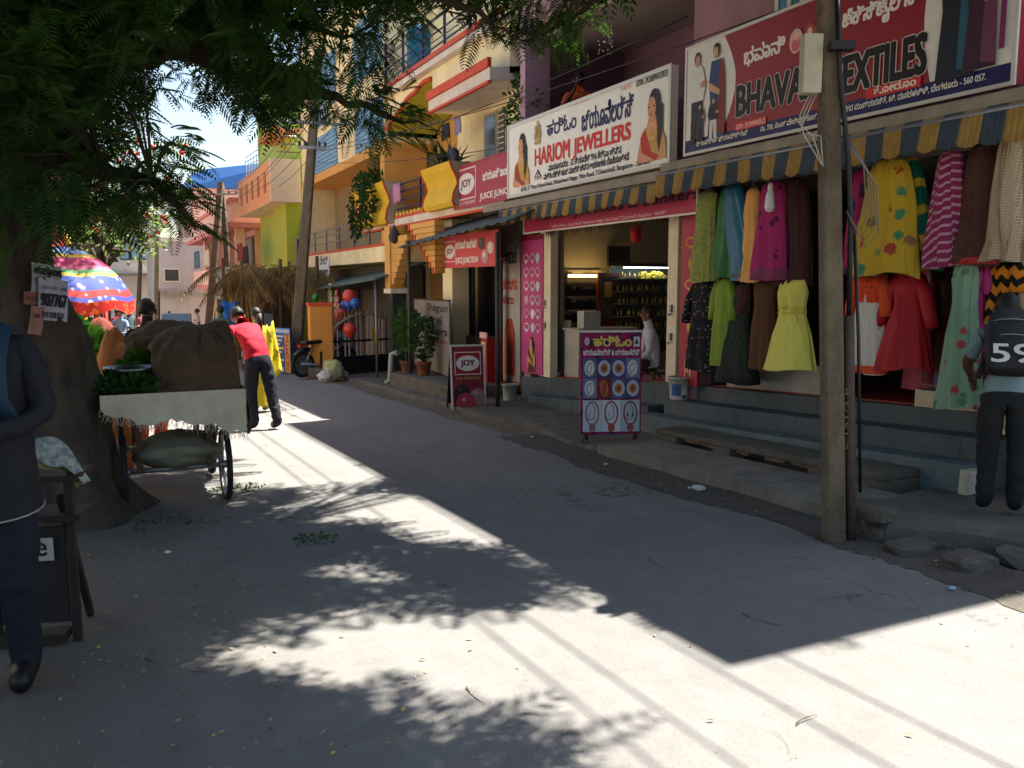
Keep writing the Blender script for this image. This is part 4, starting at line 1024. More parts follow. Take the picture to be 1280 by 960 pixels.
l0 = PY(388, 190, p2b.y); far_pole('tall grey concrete pole with cross arms beside the copier notice board', p2b, p2t, .28, .18, ((.775, 1.5, .05), (.7, .7, .05)), lamp=[l0, PY(382, 178, p2b.y), PY(368, 166, p2b.y), PY(352, 158, p2b.y - .3)])
p3t = PY(276, 228, 36); p3b = PY(258, 440, 36); p3b.z = gz(36)
far_pole('upright concrete pole of the pair in front of the pink building', p3b, p3t, .3, .2, ((.93, 1.4, 0),))
p4b = PY(293, 440, 36.5); p4b.z = gz(36.5)
far_pole('slanting prop pole leaning onto an upright one before the pink building', p4b, PY(277, 232, 36.3), .25, .18)
p5b = PY(196, 430, 52); p5b.z = gz(52); far_pole('thin far grey pole in front of the plain grey building', p5b, PY(197, 268, 52), .3, .22, ((.9, 1.6, 0),))
p6b = PY(172, 430, 66); p6b.z = gz(66); far_pole('thin far leaning pole down the street near the motorbikes', p6b, PY(176, 312, 66), .3, .2)
cab_t = thing('overhead_cables', 'bundle of sagging overhead wires strung along the shop side of the street', 'cables', (4.3, 4, 3))
def sag(a, c, s_, n=14):
    a, c = Vector(a), Vector(c); return [a.lerp(c, i / n) - Vector((0, 0, s_ * 4 * (i / n) * (1 - i / n))) for i in range(n + 1)]
wires = []
for k, dx in enumerate((-.25, 0, .45, .8)):
    wires.append((p2b.lerp(p2t, .775) + RT * (dx - .2) + Vector((0, 0, .12)), Vector((4.4 + dx, -26, 5.6)), .15 + .03 * k))
    wires.append((p2b.lerp(p2t, .775) + RT * (dx - .2) + Vector((0, 0, .12)), p3b.lerp(p3t, .95) + RT * dx, .5 + .08 * k))
wires += [(p2b.lerp(p2t, .7), PX(1010, 0, 6.2), .2), (p2b.lerp(p2t, .69), PX(860, 20, 6.25), .3), (p2b.lerp(p2t, .66), PX(676, 175, 6.15), .15), (p2b.lerp(p2t, .7), PX(370, 300, 6.0), .2), (p3b.lerp(p3t, .95), p5b.lerp(PY(197, 268, 52), .92), .5), (p3b.lerp(p3t, .9), PX(330, 250, 6.6), .3), (p3b.lerp(p3t, .85), p2b.lerp(p2t, .8), .4)]
for a, c, s_ in wires: MB().tube(sag(a, c, s_), .008 if a.y > 15 or c.y > 15 else .007, 4).build('wire', m_black, cab_t)

# ================================================================ buildings further along the street
def ypx(x, X, y=300): return PX(x, y, X).y
m_yel = M('warm cream plaster', '#ead9ae', .85, .07, 2, .15, 40, .006, grime=.4, gcol='#9c8a63')
m_org = M('orange wall paint', '#cf9a52', .8, .1, 2, grime=.35, gcol='#8a6238')
m_redtrim = M('coral trim paint', '#c4492f', .7, .08, 4)
m_white = M('off white trim', '#d6cabd', .8, .1, 3, grime=.5, gcol='#8d8172')
m_lime = M('lime wall paint', '#a9c25a', .8, .07, 2, grime=.35, gcol='#77803f')
m_blue_slat = M('sky blue cladding', '#6d97b8', .6, .07, 5)
m_rail = M('dark blue railing', '#262b4f', .5, .08)
m_olive = M('olive grey recess', '#8a8062', .9, .08, 2)
yh = thing('yellow_house', 'yellow and cream house with coral trim, arched balcony and blue slatted panels', 'house', (6.6, 18, gz(18)))
YA, YB, YC = YJ1 + .02, ypx(480, 6.0, 185), ypx(376, 6.0, 180)
b = MB(); b.box(7.3, 7.5, YA, YB, -1, 5.5); b.build('wall', m_org, yh)
b = MB(); b.box(7.0, 14, YB, YC, 2.45, 4.62); b.box(7.5, 14, YA, YB, -1, 5.5); b.build('inner_block', m_olive, yh)
b = MB(); b.box(7.0, 14, YB, YC, -1.2, 2.0); b.build('ground_floor_wall', m_cream, yh)
# first floor slab with coral and white edge
def slab_edge(X, y0, y1, z0, z1, deep):
    MB().box(X, deep, y0, y1, z0, z1).build('balcony_slab', m_white, yh)
    MB().box(X - .03, X + .1, y0, y1, z1 + .002, z1 + .05).build('slab_trim', m_redtrim, yh)
    MB().box(X - .02, X + .1, y0, y1, z0 - .045, z0 - .002).build('slab_trim', m_redtrim, yh)
YE = ypx(455, 6.0, 288)
slab_edge(6.0, YA, YE, 2.84, 2.99, 7.3)
q = MB()
for i in range(34):
    y = YA + .1 + (YE - YA - .2) * i / 34; q.box(6.0, 6.08, y, y + .13, 3.044, 3.11)
tag(q.build('dentil_row', M('lemon paint', '#d1b03c', .7), yh), None, None, None, 'stuff')
# railing
q0, q1 = 15.0, ypx(478, 6.05, 240)
for z in (3.2, 3.38, 3.56, 3.72): MB().tube([(6.05, q0, z), (6.05, YE - .1, z)], .016, 6).build('rail', m_rail, yh)
for i in range(4):
    y = q0 + (YE - q0 - .15) * i / 3; MB().box(6.03, 6.07, y, y + .045, 3.05, 3.76).build('rail_post', m_rail, yh)
MB().tube([(6.05, 12.75, 3.66), (6.05, q0, 3.66)], .03, 8).build('rail', m_rail, yh)
# green ribbed column with coral capital and scalloped arch
cy = ypx(487, 6.25, 230)
q = MB(); vs = []
for z in (3.0, 4.78):
    for j in range(32):
        a = 2 * math.pi * j / 32; r = .19 + (.022 if j % 2 else 0); vs.append((6.25 + r * math.cos(a), cy + r * math.sin(a), z))
q.add(vs, [(j, (j + 1) % 32, 32 + (j + 1) % 32, 32 + j) for j in range(32)]); q.build('column', M('leaf green paint', '#7f9a2f', .7), yh)
MB().lathe((6.25, cy, 4.78), [(.2, 0), (.3, .04), (.32, .09), (.26, .15)], 16).build('capital', m_redtrim, yh)
ay1, ay0 = cy - .25, ypx(541, 6.1, 150)
prof = []
n = 5
span = ay1 - ay0
def arch_z(f):                          # scalloped arch underside
    base = 4.93 + .62 * math.sin(math.pi * min(1, max(0, f)) * .5 + 0) ** .8
    return base + .05 * abs(math.sin(f * math.pi * 3.0))
pts = [(6.1, ay1 - span * k / 24, arch_z(k / 24)) for k in range(25)]
q = MB()
for k in range(24):
    a, c = pts[k], pts[k + 1]
    q.hexa([(6.1, c[1], c[2]), (6.45, c[1], c[2]), (6.45, a[1], a[2]), (6.1, a[1], a[2]), (6.1, c[1], 5.72), (6.45, c[1], 5.72), (6.45, a[1], 5.72), (6.1, a[1], 5.72)])
q.build('arch', m_yel, yh)
q = MB(); q.tube([(6.09, p[1], p[2] + .02) for p in pts], .045, 6); q.build('arch_trim', m_redtrim, yh)
q = MB()
for k in range(24):
    a, c = pts[k], pts[k + 1]; q.add([(6.12, a[1], a[2] - .012), (7.25, a[1], a[2] - .012), (7.25, c[1], c[2] - .012), (6.12, c[1], c[2] - .012)], [(0, 1, 2, 3)])
q.build('arch_soffit', M('lime soffit', '#b4ad38', .8), yh)
# upper wall, window bay, sunshade
MB().box(6.1, 7.3, YA, ay0, 4.92, 5.72).build('upper_wall', m_yel, yh); MB().box(6.1, 7.3, ay1 + .001, YB, 4.93, 5.72).build('upper_wall', m_yel, yh)
b = MB(); b.box(6.75, 7.3, YA, ay0 + .3, 3.0, 4.92); b.build('window_wall', m_yel, yh)
sy1 = ypx(545, 5.9, 140)
sh_ = MB().hexa([(5.75, YA, 4.78), (6.75, YA, 4.9), (6.75, sy1, 4.9), (5.75, sy1, 4.78), (5.75, YA, 4.98), (6.75, YA, 5.1), (6.75, sy1, 5.1), (5.75, sy1, 4.98)]).build('sunshade', m_white, yh)
MB().box(5.71, 5.78, YA, sy1 + .03, 4.985, 5.13).build('sunshade_trim', m_redtrim, sh_); MB().box(5.72, 5.78, YA, sy1 + .03, 4.73, 4.775).build('sunshade_trim', m_redtrim, sh_)
for xa, xb, kind in ((606, 622, 'shutter'), (623, 634, 'bars'), (635, 650, 'shutter')):
    a, c = ypx(xb, 6.72, 190), ypx(xa, 6.72, 190)
    w_ = MB().box(6.70, 6.747, a, c, 3.5, 4.72).build('window', M('window timber', '#a59a86', .6), yh)
    MB().box(6.69, 6.699, a + .06, c - .06, 3.56, 4.66).build('pane', glass('dim window', '#3b3d3e', .2) if kind == 'shutter' else glass('black window', '#161616', .4), w_)
    if kind == 'bars':
        for k in range(11): MB().box(6.675, 6.688, a + .05, c - .05, 3.58 + k * .1, 3.6 + k * .1).build('bar', m_white, w_)
a = ypx(655, 6.7, 200); b = MB(); b.box(6.4, 6.75, YA, a, 3.0, 4.78); b.build('end_pier', m_yel, yh)
# roof slab
MB().box(5.95, 14, YA, YB + .0, 5.724, 5.84).build('roof', m_white, yh); MB().box(5.92, 6.02, YA, YB, 5.844, 5.93).build('roof_trim', m_redtrim, yh)
b = MB(); b.box(7.2, 14, YA + .2, YB, 5.85, 8.4); b.build('second_floor', m_yel, yh)
for z in (6.1, 6.35, 6.6, 6.85): MB().tube([(6.05, YA + 1.5, z), (6.05, YB, z)], .018, 6).build('roof_rail', m_rail, yh)
for i in range(5):
    y = YA + 1.5 + (YB - YA - 1.6) * i / 4; MB().box(6.03, 6.075, y, y + .045, 5.93, 6.9).build('roof_rail_post', m_rail, yh)
dr = PX(524, 88, 6.5)
MB().lathe((6.5, dr.y, 5.84), [(.25, 0), (.27, .05), (.26, .45), (.28, .5), (.26, .55), (.26, 1.1), (.2, 1.25)], 18).build('water_drum', M('teal plastic drum', '#0f5f77', .4, .1), None, 'tall teal plastic water drum on the roof edge of the yellow house', 'drum')
# cream bay with blue slatted panels
b = MB(); b.box(6.02, 14, YB, YC, 4.8, 9.0); b.build('bay_wall', m_yel, yh)
MB().box(6.0, 7.2, YB, YC, 4.58, 4.796).build('bay_beam', m_org, yh)
for xa, xb in ((444, 479), (392, 421)):
    a, c = ypx(xb, 6.0, 180), ypx(xa, 6.0, 190)
    for z0, z1 in ((4.82, 5.85), (6.5, 7.9)):
        q = MB(); n = 9
        for k in range(n):
            zz = z0 + (z1 - z0) * k / n; h = (z1 - z0) / n; q.hexa([(5.985, a, zz), (6.019, a, zz), (6.019, c, zz), (5.985, c, zz), (5.998, a, zz + h * .92), (6.019, a, zz + h * .92), (6.019, c, zz + h * .92), (5.998, c, zz + h * .92)])
        tag(q.build('slatted_panel', m_blue_slat, yh), None, None, None, 'stuff')
a, c = ypx(411, 6.0, 130), ypx(396, 6.0, 130)
w_ = MB().box(5.97, 6.017, a, c, 6.0, 6.9).build('window', M('white window paint', '#cfcac2', .5), yh)
for k in range(3): MB().box(5.96, 5.969, a + .12 + (c - a - .2) * k / 3, a + .12 + (c - a - .2) * (k + .75) / 3, 6.08, 6.82).build('pane', glass('blue window', '#54607a', .15), w_)
# lower balcony under the bay
lz = PX(475, 305, 6.0).z
MB().box(5.95, 7.0, YB - .3, YC, lz - .42, lz - .06).build('balcony_slab', m_yel, yh); MB().box(5.93, 6.05, YB - .3, YC, lz - .055, lz).build('slab_trim', m_redtrim, yh)
for k in range(7):
    y = YB - .2 + (YC - YB) * k / 6; MB().box(5.98, 6.02, y, y + .05, lz, lz + .62).build('rail_post', m_steel, yh)
for z in (.25, .45, .62): MB().tube([(6.0, YB - .3, lz + z), (6.0, YC, lz + z)], .018, 6).build('rail', m_steel, yh)
MB().box(5.98, 7.0, YB - .08, YB + .25, lz, 4.58).build('orange_pier', m_org, yh); MB().box(5.98, 7.0, YC - .25, YC, lz, 4.58).build('cream_pier', m_cream, yh)
# ground floor: piers of the porch with stepped brackets, dark opening
pz = gz(17)
gy = ypx(487, 5.6, 380)
b = MB(); b.box(5.62, 5.92, gy - .15, gy + .15, gz(gy) - .1, 1.35); b.build('porch_column', M('dark green tile', '#22332f', .3, .2, 14), yh)
b = MB(); b.box(5.55, 5.99, gy - .25, gy + .25, 1.35, 1.45); b.build('column_capital', m_white, yh)
b = MB()
for k in range(8): b.box(5.64, 5.86, gy - .2 - k * .13, gy - .06, 1.55 + k * .125, 1.67 + k * .125)
b.box(5.60, 5.94, gy - .3 + .24, gy + .3, 1.451, 2.78); b.build('stepped_bracket', m_org, yh)
b = MB()
y2 = ypx(553, 5.8, 330)
for k in range(9): b.box(5.65, 5.85, y2, y2 + .1 + k * .17, 1.75 + k * .11, 1.85 + k * .11)
b.build('stepped_bracket', m_org, yh)
b = MB()
for k in range(9): b.box(5.63, 5.648, y2 + .04 + k * .17, y2 + .11 + k * .17, 1.74 + k * .11, 1.86 + k * .11)
tag(b.build('bracket_edge', m_redtrim, yh), None, None, None, 'stuff')
MB().box(7.06, 7.28, YA + .1, YB - .1, -1, 2.8).build('porch_wall', M('ochre porch wall', '#8d6a3c', .9, .1, 2), yh)
b = MB(); b.box(6.2, 6.55, ypx(565, 6.2), ypx(553, 6.2), -.6, 2.8); b.build('porch_pier', m_yel, yh)

# ---- juice shop between the yellow house and the jeweller's
js = thing('juice_kiosk', 'narrow dark juice shop front with grey frame beneath a pink sign', 'shop', (6.3, 13.5, gz(13.5)))
a, c = ypx(622, 6.3), ypx(556, 6.3)
MB().box(6.25, 6.4, c - .16, c, gz(c), 2.0).build('door_frame', M('grey tile pilaster', '#a29a90', .5, .1, 6), js)
MB().box(6.25, 6.4, a + .0, c, 2.0, 2.15).build('door_head', M('grey tile pilaster', '#a29a90', .5, .1, 6), js)
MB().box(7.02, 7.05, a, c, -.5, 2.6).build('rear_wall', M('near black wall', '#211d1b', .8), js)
MB().box(6.6, 6.64, c - .75, c - .2, gz(c), 1.95).build('door', M('dark green door', '#1f2f33', .5), js)
q = MB(); q.box(6.4, 6.8, a + .3, c - .85, gz(c), .55); q.build('counter', M('brown laminate', '#6a4f39', .5), js)
MB().box(6.37, 6.399, a + .45, c - .95, -.2, .35).build('counter_panel', M('tan panel', '#a07a4a', .6), js)
fr = thing('ice_cream_cooler', 'slim red and cream ice cream cooler by the juice shop', 'cooler', PX(606, 480, 5.95))
p = PX(607, 478, 5.95)
MB().box(5.92, 6.2, p.y - .13, p.y + .13, gz(p.y) + .07, .62).build('cabinet', M('red enamel', '#94221d', .4), fr)
MB().box(5.905, 5.918, p.y - .08, p.y + .09, -.05, .55).build('price_strip', M('cream print', '#c9b98a', .5), fr); MB().box(5.9, 5.93, p.y - .14, p.y + .14, .622, .72).build('name_plate', K('#d0a5a0'), fr)
# lower pink juice sign and upper one
m_juice = M('coral pink flex', '#c24a52', .5, .05, 3, spec=.3)
m_juice2 = M('dull crimson flex', '#9e3646', .5, .05, 3, spec=.3)
X = 5.85
a, c = ypx(623, X, 310), ypx(552, X, 320)
t = board('juice_sign', 'coral pink juice shop sign with ice cream scoops above the dark doorway', X, a, c, 1.85, 2.42, .04, m_juice, m_juice, .01, 6.24)
s = facing((X, c, 1.85), t, X)
s.line(Z5, 'ಜ್ಯೂಸ್ ಜಂಕ್ಷನ್', 422, 200, 158, 523, '#e0d6d2', .05); s.line(Z5, 'JUICE JUNCTION', 422, 274, 240, 528, '#e0d6d2', .05)
k = s.tomap; s.tomap = None; L = c - a; joy_logo(s, L * .06, .1, L * .22, .38, '#c24a52')
for u, v, r, col in ((.74, .38, .11, '#4a4044'), (.88, .3, .11, '#c8bab4'), (.79, .16, .12, '#b98a9a')): s.ell((L * u, v), r * 1.2, r * .95, col); s.ell((L * u - .03, v + .03), r * .5, r * .4, '#d9c8c4' if r > .1 and col != '#4a4044' else '#6a5c5e')
s.tomap = k; s.done()
X = 5.93
a, c = ypx(640, X, 220), ypx(568, X, 235)
t = board('juice_sign', 'crimson juice shop sign on the balcony of the yellow house', X, a, c, 2.9, 3.64, .04, m_juice2, m_juice2, .012, 5.99)
s = facing((X, c, 2.9), t, X); Z6 = lambda x, y: (300 + x * .3125, y * .3125)
s.line(Z6, 'ಜ್ಯೂಸ್ ಜಂಕ್ಷನ್', 972, 725, 688, 1110, '#e0d6d2', .05); s.line(Z6, 'JUICE JUNCTION', 960, 806, 775, 1130, '#e0d6d2', .05)
k = s.tomap; s.tomap = None; L = c - a; joy_logo(s, L * .05, .14, L * .36, .54, '#9e3646'); s.text('ICE CREAMS', (L * .06, .05), (L * .4, .11), '#e0d6d2'); s.tomap = k; s.done()
# sloping tin canopy over the juice shop and its posts
tc = thing('tin_canopy', 'sloping dark corrugated tin canopy on thin posts over the juice shop', 'canopy', (5.6, 14.5, gz(14)))
y0, y1 = ypx(640, 5.3, 272), ypx(497, 5.3, 308)
zA, zB = PX(640, 274, 5.3).z, PX(497, 310, 5.3).z
q = MB(); n = 40; vs = []
for i in range(n + 1):
    y = y0 + (y1 - y0) * i / n; w = .018 * math.sin(i * math.pi / 1.5); z = zA + (zB - zA) * i / n
    vs += [(5.3, y, z + w), (6.3, y, z + .42 + w)]
q.add(vs, [(2 * i, 2 * i + 1, 2 * i + 3, 2 * i + 2) for i in range(n)], True)
o = q.build('roof_sheet', M('dark tin', '#3c4440', .6, .2, 8, grime=.4, metal=.2), tc); so = o.modifiers.new('thickness', 'SOLIDIFY'); so.thickness = .012
for x, yb in ((622, 505), (513, 470)):
    base = PX(x, yb, 5.36); MB().tube([(5.36, base.y, gz(base.y) + .05), (5.36, base.y, PX(x, 290, 5.36).z if x > 600 else zB + .12)], .035, 8).build('post', M('dark painted pipe', '#3b3a38', .6), tc)
# painted shop side wall behind the post: white panel with red cola bottle print
X = 6.42
a, c = ypx(650, X), ypx(626, X)
t = thing('painted_wall_panel', 'white wall panel with red lettering and faded bottle picture beside the jeweller', 'panel', (X, a, gz(12.5)))
MB().box(X, X + .05, a, c, -.3, 2.55).build('panel', M('grimy white panel', '#a49a92', .8, .12, 4, grime=.5), t)
s = Sign((X, c, -.3), FACE['U'], FACE['V'], FACE['N'], t); w = c - a
s.text('Hotel', (w * .1, 2.2), (w * .8, 2.5), '#2a2020', .03); s.text('ಕಬ್ಬಿನ', (w * .1, 1.75), (w * .85, 1.95), '#9c2a22', .04); s.text('ಹಾಲು', (w * .1, 1.5), (w * .7, 1.66), '#9c2a22', .04)
s.poly([(w * .2, .25), (w * .75, .25), (w * .75, 1.0), (w * .6, 1.25), (w * .35, 1.25), (w * .2, 1.0)], '#9c3a28'); s.poly([(w * .2, .25), (w * .35, .25), (w * .4, 1.15), (w * .2, 1.0)], '#b8623e'); s.rect((0, 0), (w, .16), '#a8622c'); s.done()
MB().box(6.26, 6.31, ypx(628, 6.3), ypx(623.5, 6.3), -.4, 2.5).build('dark_post', M('dark painted pipe', '#3b3a38', .6), shop)
# hand-painted service board, plants and ledge in front of the porch
pl = Plane(PX(519, 478, 6.0), PX(562, 480, 5.75)); pl.A.z = gz(15) + .3
hb = PX(520, 374, 6.0).z - pl.A.z
t = thing('hand_painted_board', 'weathered grey board with black hand painted lettering leaning in the porch', 'sign', pl.A)
pl.box(MB(), 0, pl.W, 0, hb, -.03, 0).build('panel', M('weathered grey board', '#7a726a', .85, .14, 4, grime=.5), t); pl.box(MB(), -.02, pl.W + .02, hb, hb + .03, -.035, .005).build('frame', m_black, t)
s = pl.sign(t); W = pl.W
s.text('Shagun', (W * .38, hb * .82), (W * .95, hb * .96), '#191615', .03, .2); s.text('Personnel', (W * .04, hb * .68), (W * .8, hb * .8), '#191615', .03, .2); s.text('Jewellers', (W * .12, hb * .5), (W * .95, hb * .64), '#191615', .03, .2); s.text('Mob: 98 860 54321', (W * .3, hb * .42), (W * .95, hb * .47), '#7a2a26', .02); s.done()
MB().sbox(5.15, 6.3, 13.0, 16.6, gz(13.) - .1, gz(13.) + .26, gz(16.6) - .1, gz(16.6) + .3).build('porch_ledge', m_conc_d, yh, bevel=.02)
def leafy(q, c, r, n, size, seed, up=.3, flat=.6):
    g = random.Random(seed)
    for _ in range(n):
        while True:
            v = Vector((g.uniform(-1, 1), g.uniform(-1, 1), g.uniform(-1, 1)))
            if v.length <= 1 and v.length > .25: break
        p = Vector(c) + Vector((v.x * r[0], v.y * r[1], v.z * r[2]))
        d = (v.normalized() * .8 + Vector((g.uniform(-.6, .6), g.uniform(-.6, .6), up + g.uniform(-.5, .4)))).normalized()
        sd = d.orthogonal().normalized(); sd.rotate(Matrix.Rotation(g.uniform(0, 6.28), 3, d)); L = size * g.uniform(.6, 1.3); w = L * .3
        nn_ = d.cross(sd) * (L * .12)
        q.add([p, p + d * L * .5 + sd * w + nn_, p + d * L, p + d * L * .5 - sd * w + nn_], [(0, 1, 2), (0, 2, 3)])
m_leaf = leaf_mat('green leaf', '#33502a', '#4d6b2c'); m_leaf_d = leaf_mat('dark leaf', '#22381f', '#35522a')
m_clay = M('clay pot', '#7a4a34', .85, .15, 8)
def potted(label, p, pr, ph, crown_c, crown_r, n, size, seed, mat=None):
    t = thing('potted_plant', label, 'plant', p); p = Vector(p)
    MB().lathe(p, [(pr * .7, 0), (pr * .95, ph * .85), (pr * 1.08, ph * .86), (pr * 1.08, ph), (pr * .9, ph), (pr * .85, ph * .9), (0, ph * .88)], 16, False).build('pot', m_clay, t)
    q = MB(); g = random.Random(seed)
    for k in range(6): e = Vector(crown_c) + Vector((g.uniform(-.6, .6) * crown_r[0], g.uniform(-.6, .6) * crown_r[1], g.uniform(-.3, .7) * crown_r[2])); q.tube([p + Vector((0, 0, ph * .85)), (p + e) / 2 + Vector((g.uniform(-.05, .05), g.uniform(-.05, .05), 0)), e], [.012, .009, .004], 5)
    q.build('stem', M('plant stem', '#4a4a2c', .8), t)
    q = MB(); leafy(q, crown_c, crown_r, n, size, seed); q.build('foliage', mat or m_leaf, t)
p = PX(509, 474, 5.45); p.z = gz(p.y) + .3
potted('bushy potted plant beside the gate at the end of the porch ledge', p, .14, .22, p + Vector((0, 0, .85)), (.24, .26, .5), 360, .11, 3)
p = PX(530, 474, 5.5); p.z = gz(p.y) + .3
potted('dark potted plant in front of the hand painted board', p, .15, .24, p + Vector((0, 0, .7)), (.22, .28, .4), 300, .11, 5, m_leaf_d)
p0 = PX(497, 450, 5.3); q = MB(); q.tube([(5.3, p0.y, p0.z + .1), (5.28, p0.y, p0.z + .16), (5.2, p0.y + .08, p0.z + .12), (5.17, p0.y + .1, gz(p0.y) + .12), (5.1, p0.y + .18, gz(p0.y) + .06)], .055, 10); q.build('drain_pipe', M('grey pvc', '#8d8f8d', .5, .1, 8), None, 'grey bent plastic drain pipe at the end of the porch ledge', 'pipe')
# planters on the balcony
def planter(label, xl, xr, yt, yb, X, seed, kind):
    y1, y0 = ypx(xl, X, (yt + yb) / 2), ypx(xr, X, (yt + yb) / 2); zt, zb = PX((xl + xr) / 2, yt, X).z, PX((xl + xr) / 2, yb, X).z
    t = thing('planter', label, 'planter', (X, (y0 + y1) / 2, zb))
    fr = [(0, 0), (-.05, .1), (-.02, .3), (.06, .5), (.02, .68), (-.06, .85), (-.1, 1)]
    pts = [(X + .1 + x, y1, zb + (zt - zb) * v) for x, v in fr]
    q = MB(); q.prism(pts + [(X + .5, y1, zt), (X + .5, y1, zb)], (0, y0 - y1, 0)); q.build('curved_box', [M('planter yellow', '#d1a927', .7, .08, 4, grime=.1)], t)
    q = MB(); q.prism([(x, y0 - .012, z) for x, _, z in pts] + [(X + .5, y0 - .012, zt), (X + .5, y0 - .012, zb)], (0, .01, 0)); q.build('side_panel', M('planter shade grey', '#a3977f', .8), t)  # end face greyed in colour to stand for its shade
    q = MB()
    for yy in (y0 - .014, y1): q.tube([(x - .01, yy, z) for x, _, z in pts], .02, 5)
    q.build('edge_trim', m_redtrim, t)
    return Vector((X + .25, (y0 + y1) / 2, zt)), zb
c_, _ = planter('curved yellow balcony planter holding the spiky aloe', 525, 562, 207, 261, 5.75, 1, 'aloe')
t = thing('aloe_plant', 'spiky aloe plant growing in the yellow balcony planter', 'plant', c_)
g = random.Random(8); q = MB()
for k in range(46):
    a = g.uniform(0, 6.28); el = g.uniform(.35, 1.45); L = g.uniform(.35, .62); d = Vector((math.cos(a) * math.cos(el), math.sin(a) * math.cos(el), math.sin(el)))
    b0 = c_ + Vector((g.uniform(-.1, .1), g.uniform(-.3, .3), -.05)); q.tube([b0, b0 + d * L * .5 + Vector((0, 0, .02)), b0 + d * L + Vector((0, 0, -.06 * math.cos(el)))], [.028, .02, .002], 5, False)
q.build('leaves', M('aloe green', '#2f4530', .5, .2, 8), t)
c_, zb_ = planter('curved balcony planter overgrown by a trailing creeper', 439, 479, 233, 283, 5.75, 2, 'creeper')
t = thing('creeper', 'green creeper spilling over the left balcony planter', 'plant', (c_.x, c_.y, zb_ - .3))
q = MB(); leafy(q, c_ + Vector((-.05, 0, .1)), (.35, .75, .25), 420, .13, 21); leafy(q, c_ + Vector((-.35, .55, -.5)), (.14, .35, .75), 360, .12, 22, -.5); leafy(q, c_ + Vector((-.35, -.5, -.4)), (.14, .3, .55), 260, .12, 23, -.5); q.build('foliage', m_leaf_d, t)
q = MB()
for k in range(14):
    e = c_ + Vector((g.uniform(-.3, .3), g.uniform(-.7, .9), g.uniform(.4, .95))); q.tube([c_ + Vector((0, g.uniform(-.3, .3), 0)), e], [.012, .005], 4); leafy(q, e, (.12, .12, .12), 16, .09, 40 + k)
q.build('sparse_shoots', leaf_mat('dry shoots', '#6b6a3c', '#7d6a44'), t)
p = PX(655, 130, 6.3); t = thing('balcony_shrub', 'round green shrub at the mauve column end of the yellow house', 'plant', (6.4, p.y, 3.1)); q = MB(); leafy(q, PX(657, 125, 6.35) + Vector((0, 0, -.1)), (.3, .42, .55), 520, .1, 31); q.build('foliage', m_leaf, t); MB().tube([(6.4, p.y, 3.05), PX(657, 130, 6.35)], .03, 6).build('stem', M('plant stem', '#4a4a2c', .8), t)
# washing on the rail
def hang(name, label, cat, xl, xr, yt, yb, X, mat):
    y1, y0 = ypx(xl, X, (yt + yb) / 2), ypx(xr, X, (yt + yb) / 2); zt, zb = PX((xl + xr) / 2, yt, X).z, PX((xl + xr) / 2, yb, X).z
    q = MB(); n = 8; vs = []
    for i in range(n + 1):
        for j in range(5): f = j / 4; vs.append((X - .02 + .02 * math.sin(i * 1.7 + f * 2), y0 + (y1 - y0) * i / n, zt + (zb - zt) * f + (.03 * math.sin(i * 2.) if j == 4 else 0)))
    q.add(vs, [(i * 5 + j, i * 5 + j + 1, i * 5 + j + 6, i * 5 + j + 5) for i in range(n) for j in range(4)], True)
    o = q.build(name, mat, None, label, cat); so = o.modifiers.new('thickness', 'SOLIDIFY'); so.thickness = .01; return o
hang('towel', 'mauve towel drying on the balcony railing of the yellow house', 'towel', 483, 501, 231, 255, 5.98, M('mauve towel', '#b5799a', .9))
hang('shirt', 'dark shirt drying under the coral sunshade', 'shirt', 553, 563, 155, 175, 6.2, M('dark shirt', '#2b2b36', .9)); hang('shirt', 'striped lilac shirt drying under the coral sunshade', 'shirt', 569, 577, 146, 168, 6.25, M('lilac shirt', '#8d84a8', .9))
p = PX(567, 198, 5.95); MB().ball(p, (.1, .2, .2), 12, 8).tube([p, (6.05, p.y, 3.66)], .02, 5).build('helmet', M('dark helmet', '#2a2433', .4), None, 'dark round helmet hung on the balcony rail beside the aloe', 'helmet')
p = PX(493, 295, 5.6)
t = thing('wire_basket', 'dark drop shaped wire basket hanging under the yellow balcony', 'basket', p); MB().lathe(p + Vector((0, 0, -.16)), [(.02, 0), (.11, .06), (.13, .14), (.09, .26), (.02, .38)], 12).build('basket', M('dark wire', '#3b3a35', .7, .3, 60), t); MB().tube([p + Vector((0, 0, .2)), p + Vector((0, 0, .55))], .006, 4).build('cord', m_black, t)

# ================================================================ gate, pillar, balloons
gp0, gp1 = PG(413, 472), PG(497, 466)
gt = thing('iron_gate', 'dark iron double gate with curved top rail and white bars', 'gate', gp0)
pl = Plane(gp0, gp1); W = pl.W; m_iron = M('dark iron', '#20212a', .5, .1, 10); m_ibar = M('silver painted bar', '#b5b2b0', .5, .1, 10)
for v in (.05, .42, .8): pl.box(MB(), 0, W, v, v + .05, -.02, .02).build('rail', m_iron, gt)
nb = 18
for k in range(nb + 1):
    u = W * k / nb; top = 1.15 + .45 * math.sin(math.pi * (k / nb)) ** .7
    pl.box(MB(), u - .012, u + .012, .45, top - .08, -.012, .012).build('bar', m_ibar if k % 3 else m_iron, gt)
    q = MB(); q.add([pl.at(u - .03, top - .08), pl.at(u, top - .08, .02), pl.at(u + .03, top - .08), pl.at(u, top - .08, -.02), pl.at(u, top + .07)], [(0, 1, 4), (1, 2, 4), (2, 3, 4), (3, 0, 4)]); q.build('spear_tip', M('old gold paint', '#8a6f35', .5), gt)
q = MB(); q.tube([pl.at(W * k / 20, 1.0 + .45 * math.sin(math.pi * k / 20) ** .7, .03) for k in range(21)], .03, 6); q.build('curved_rail', M('pale gold rail', '#a39479', .5), gt)
q = MB()
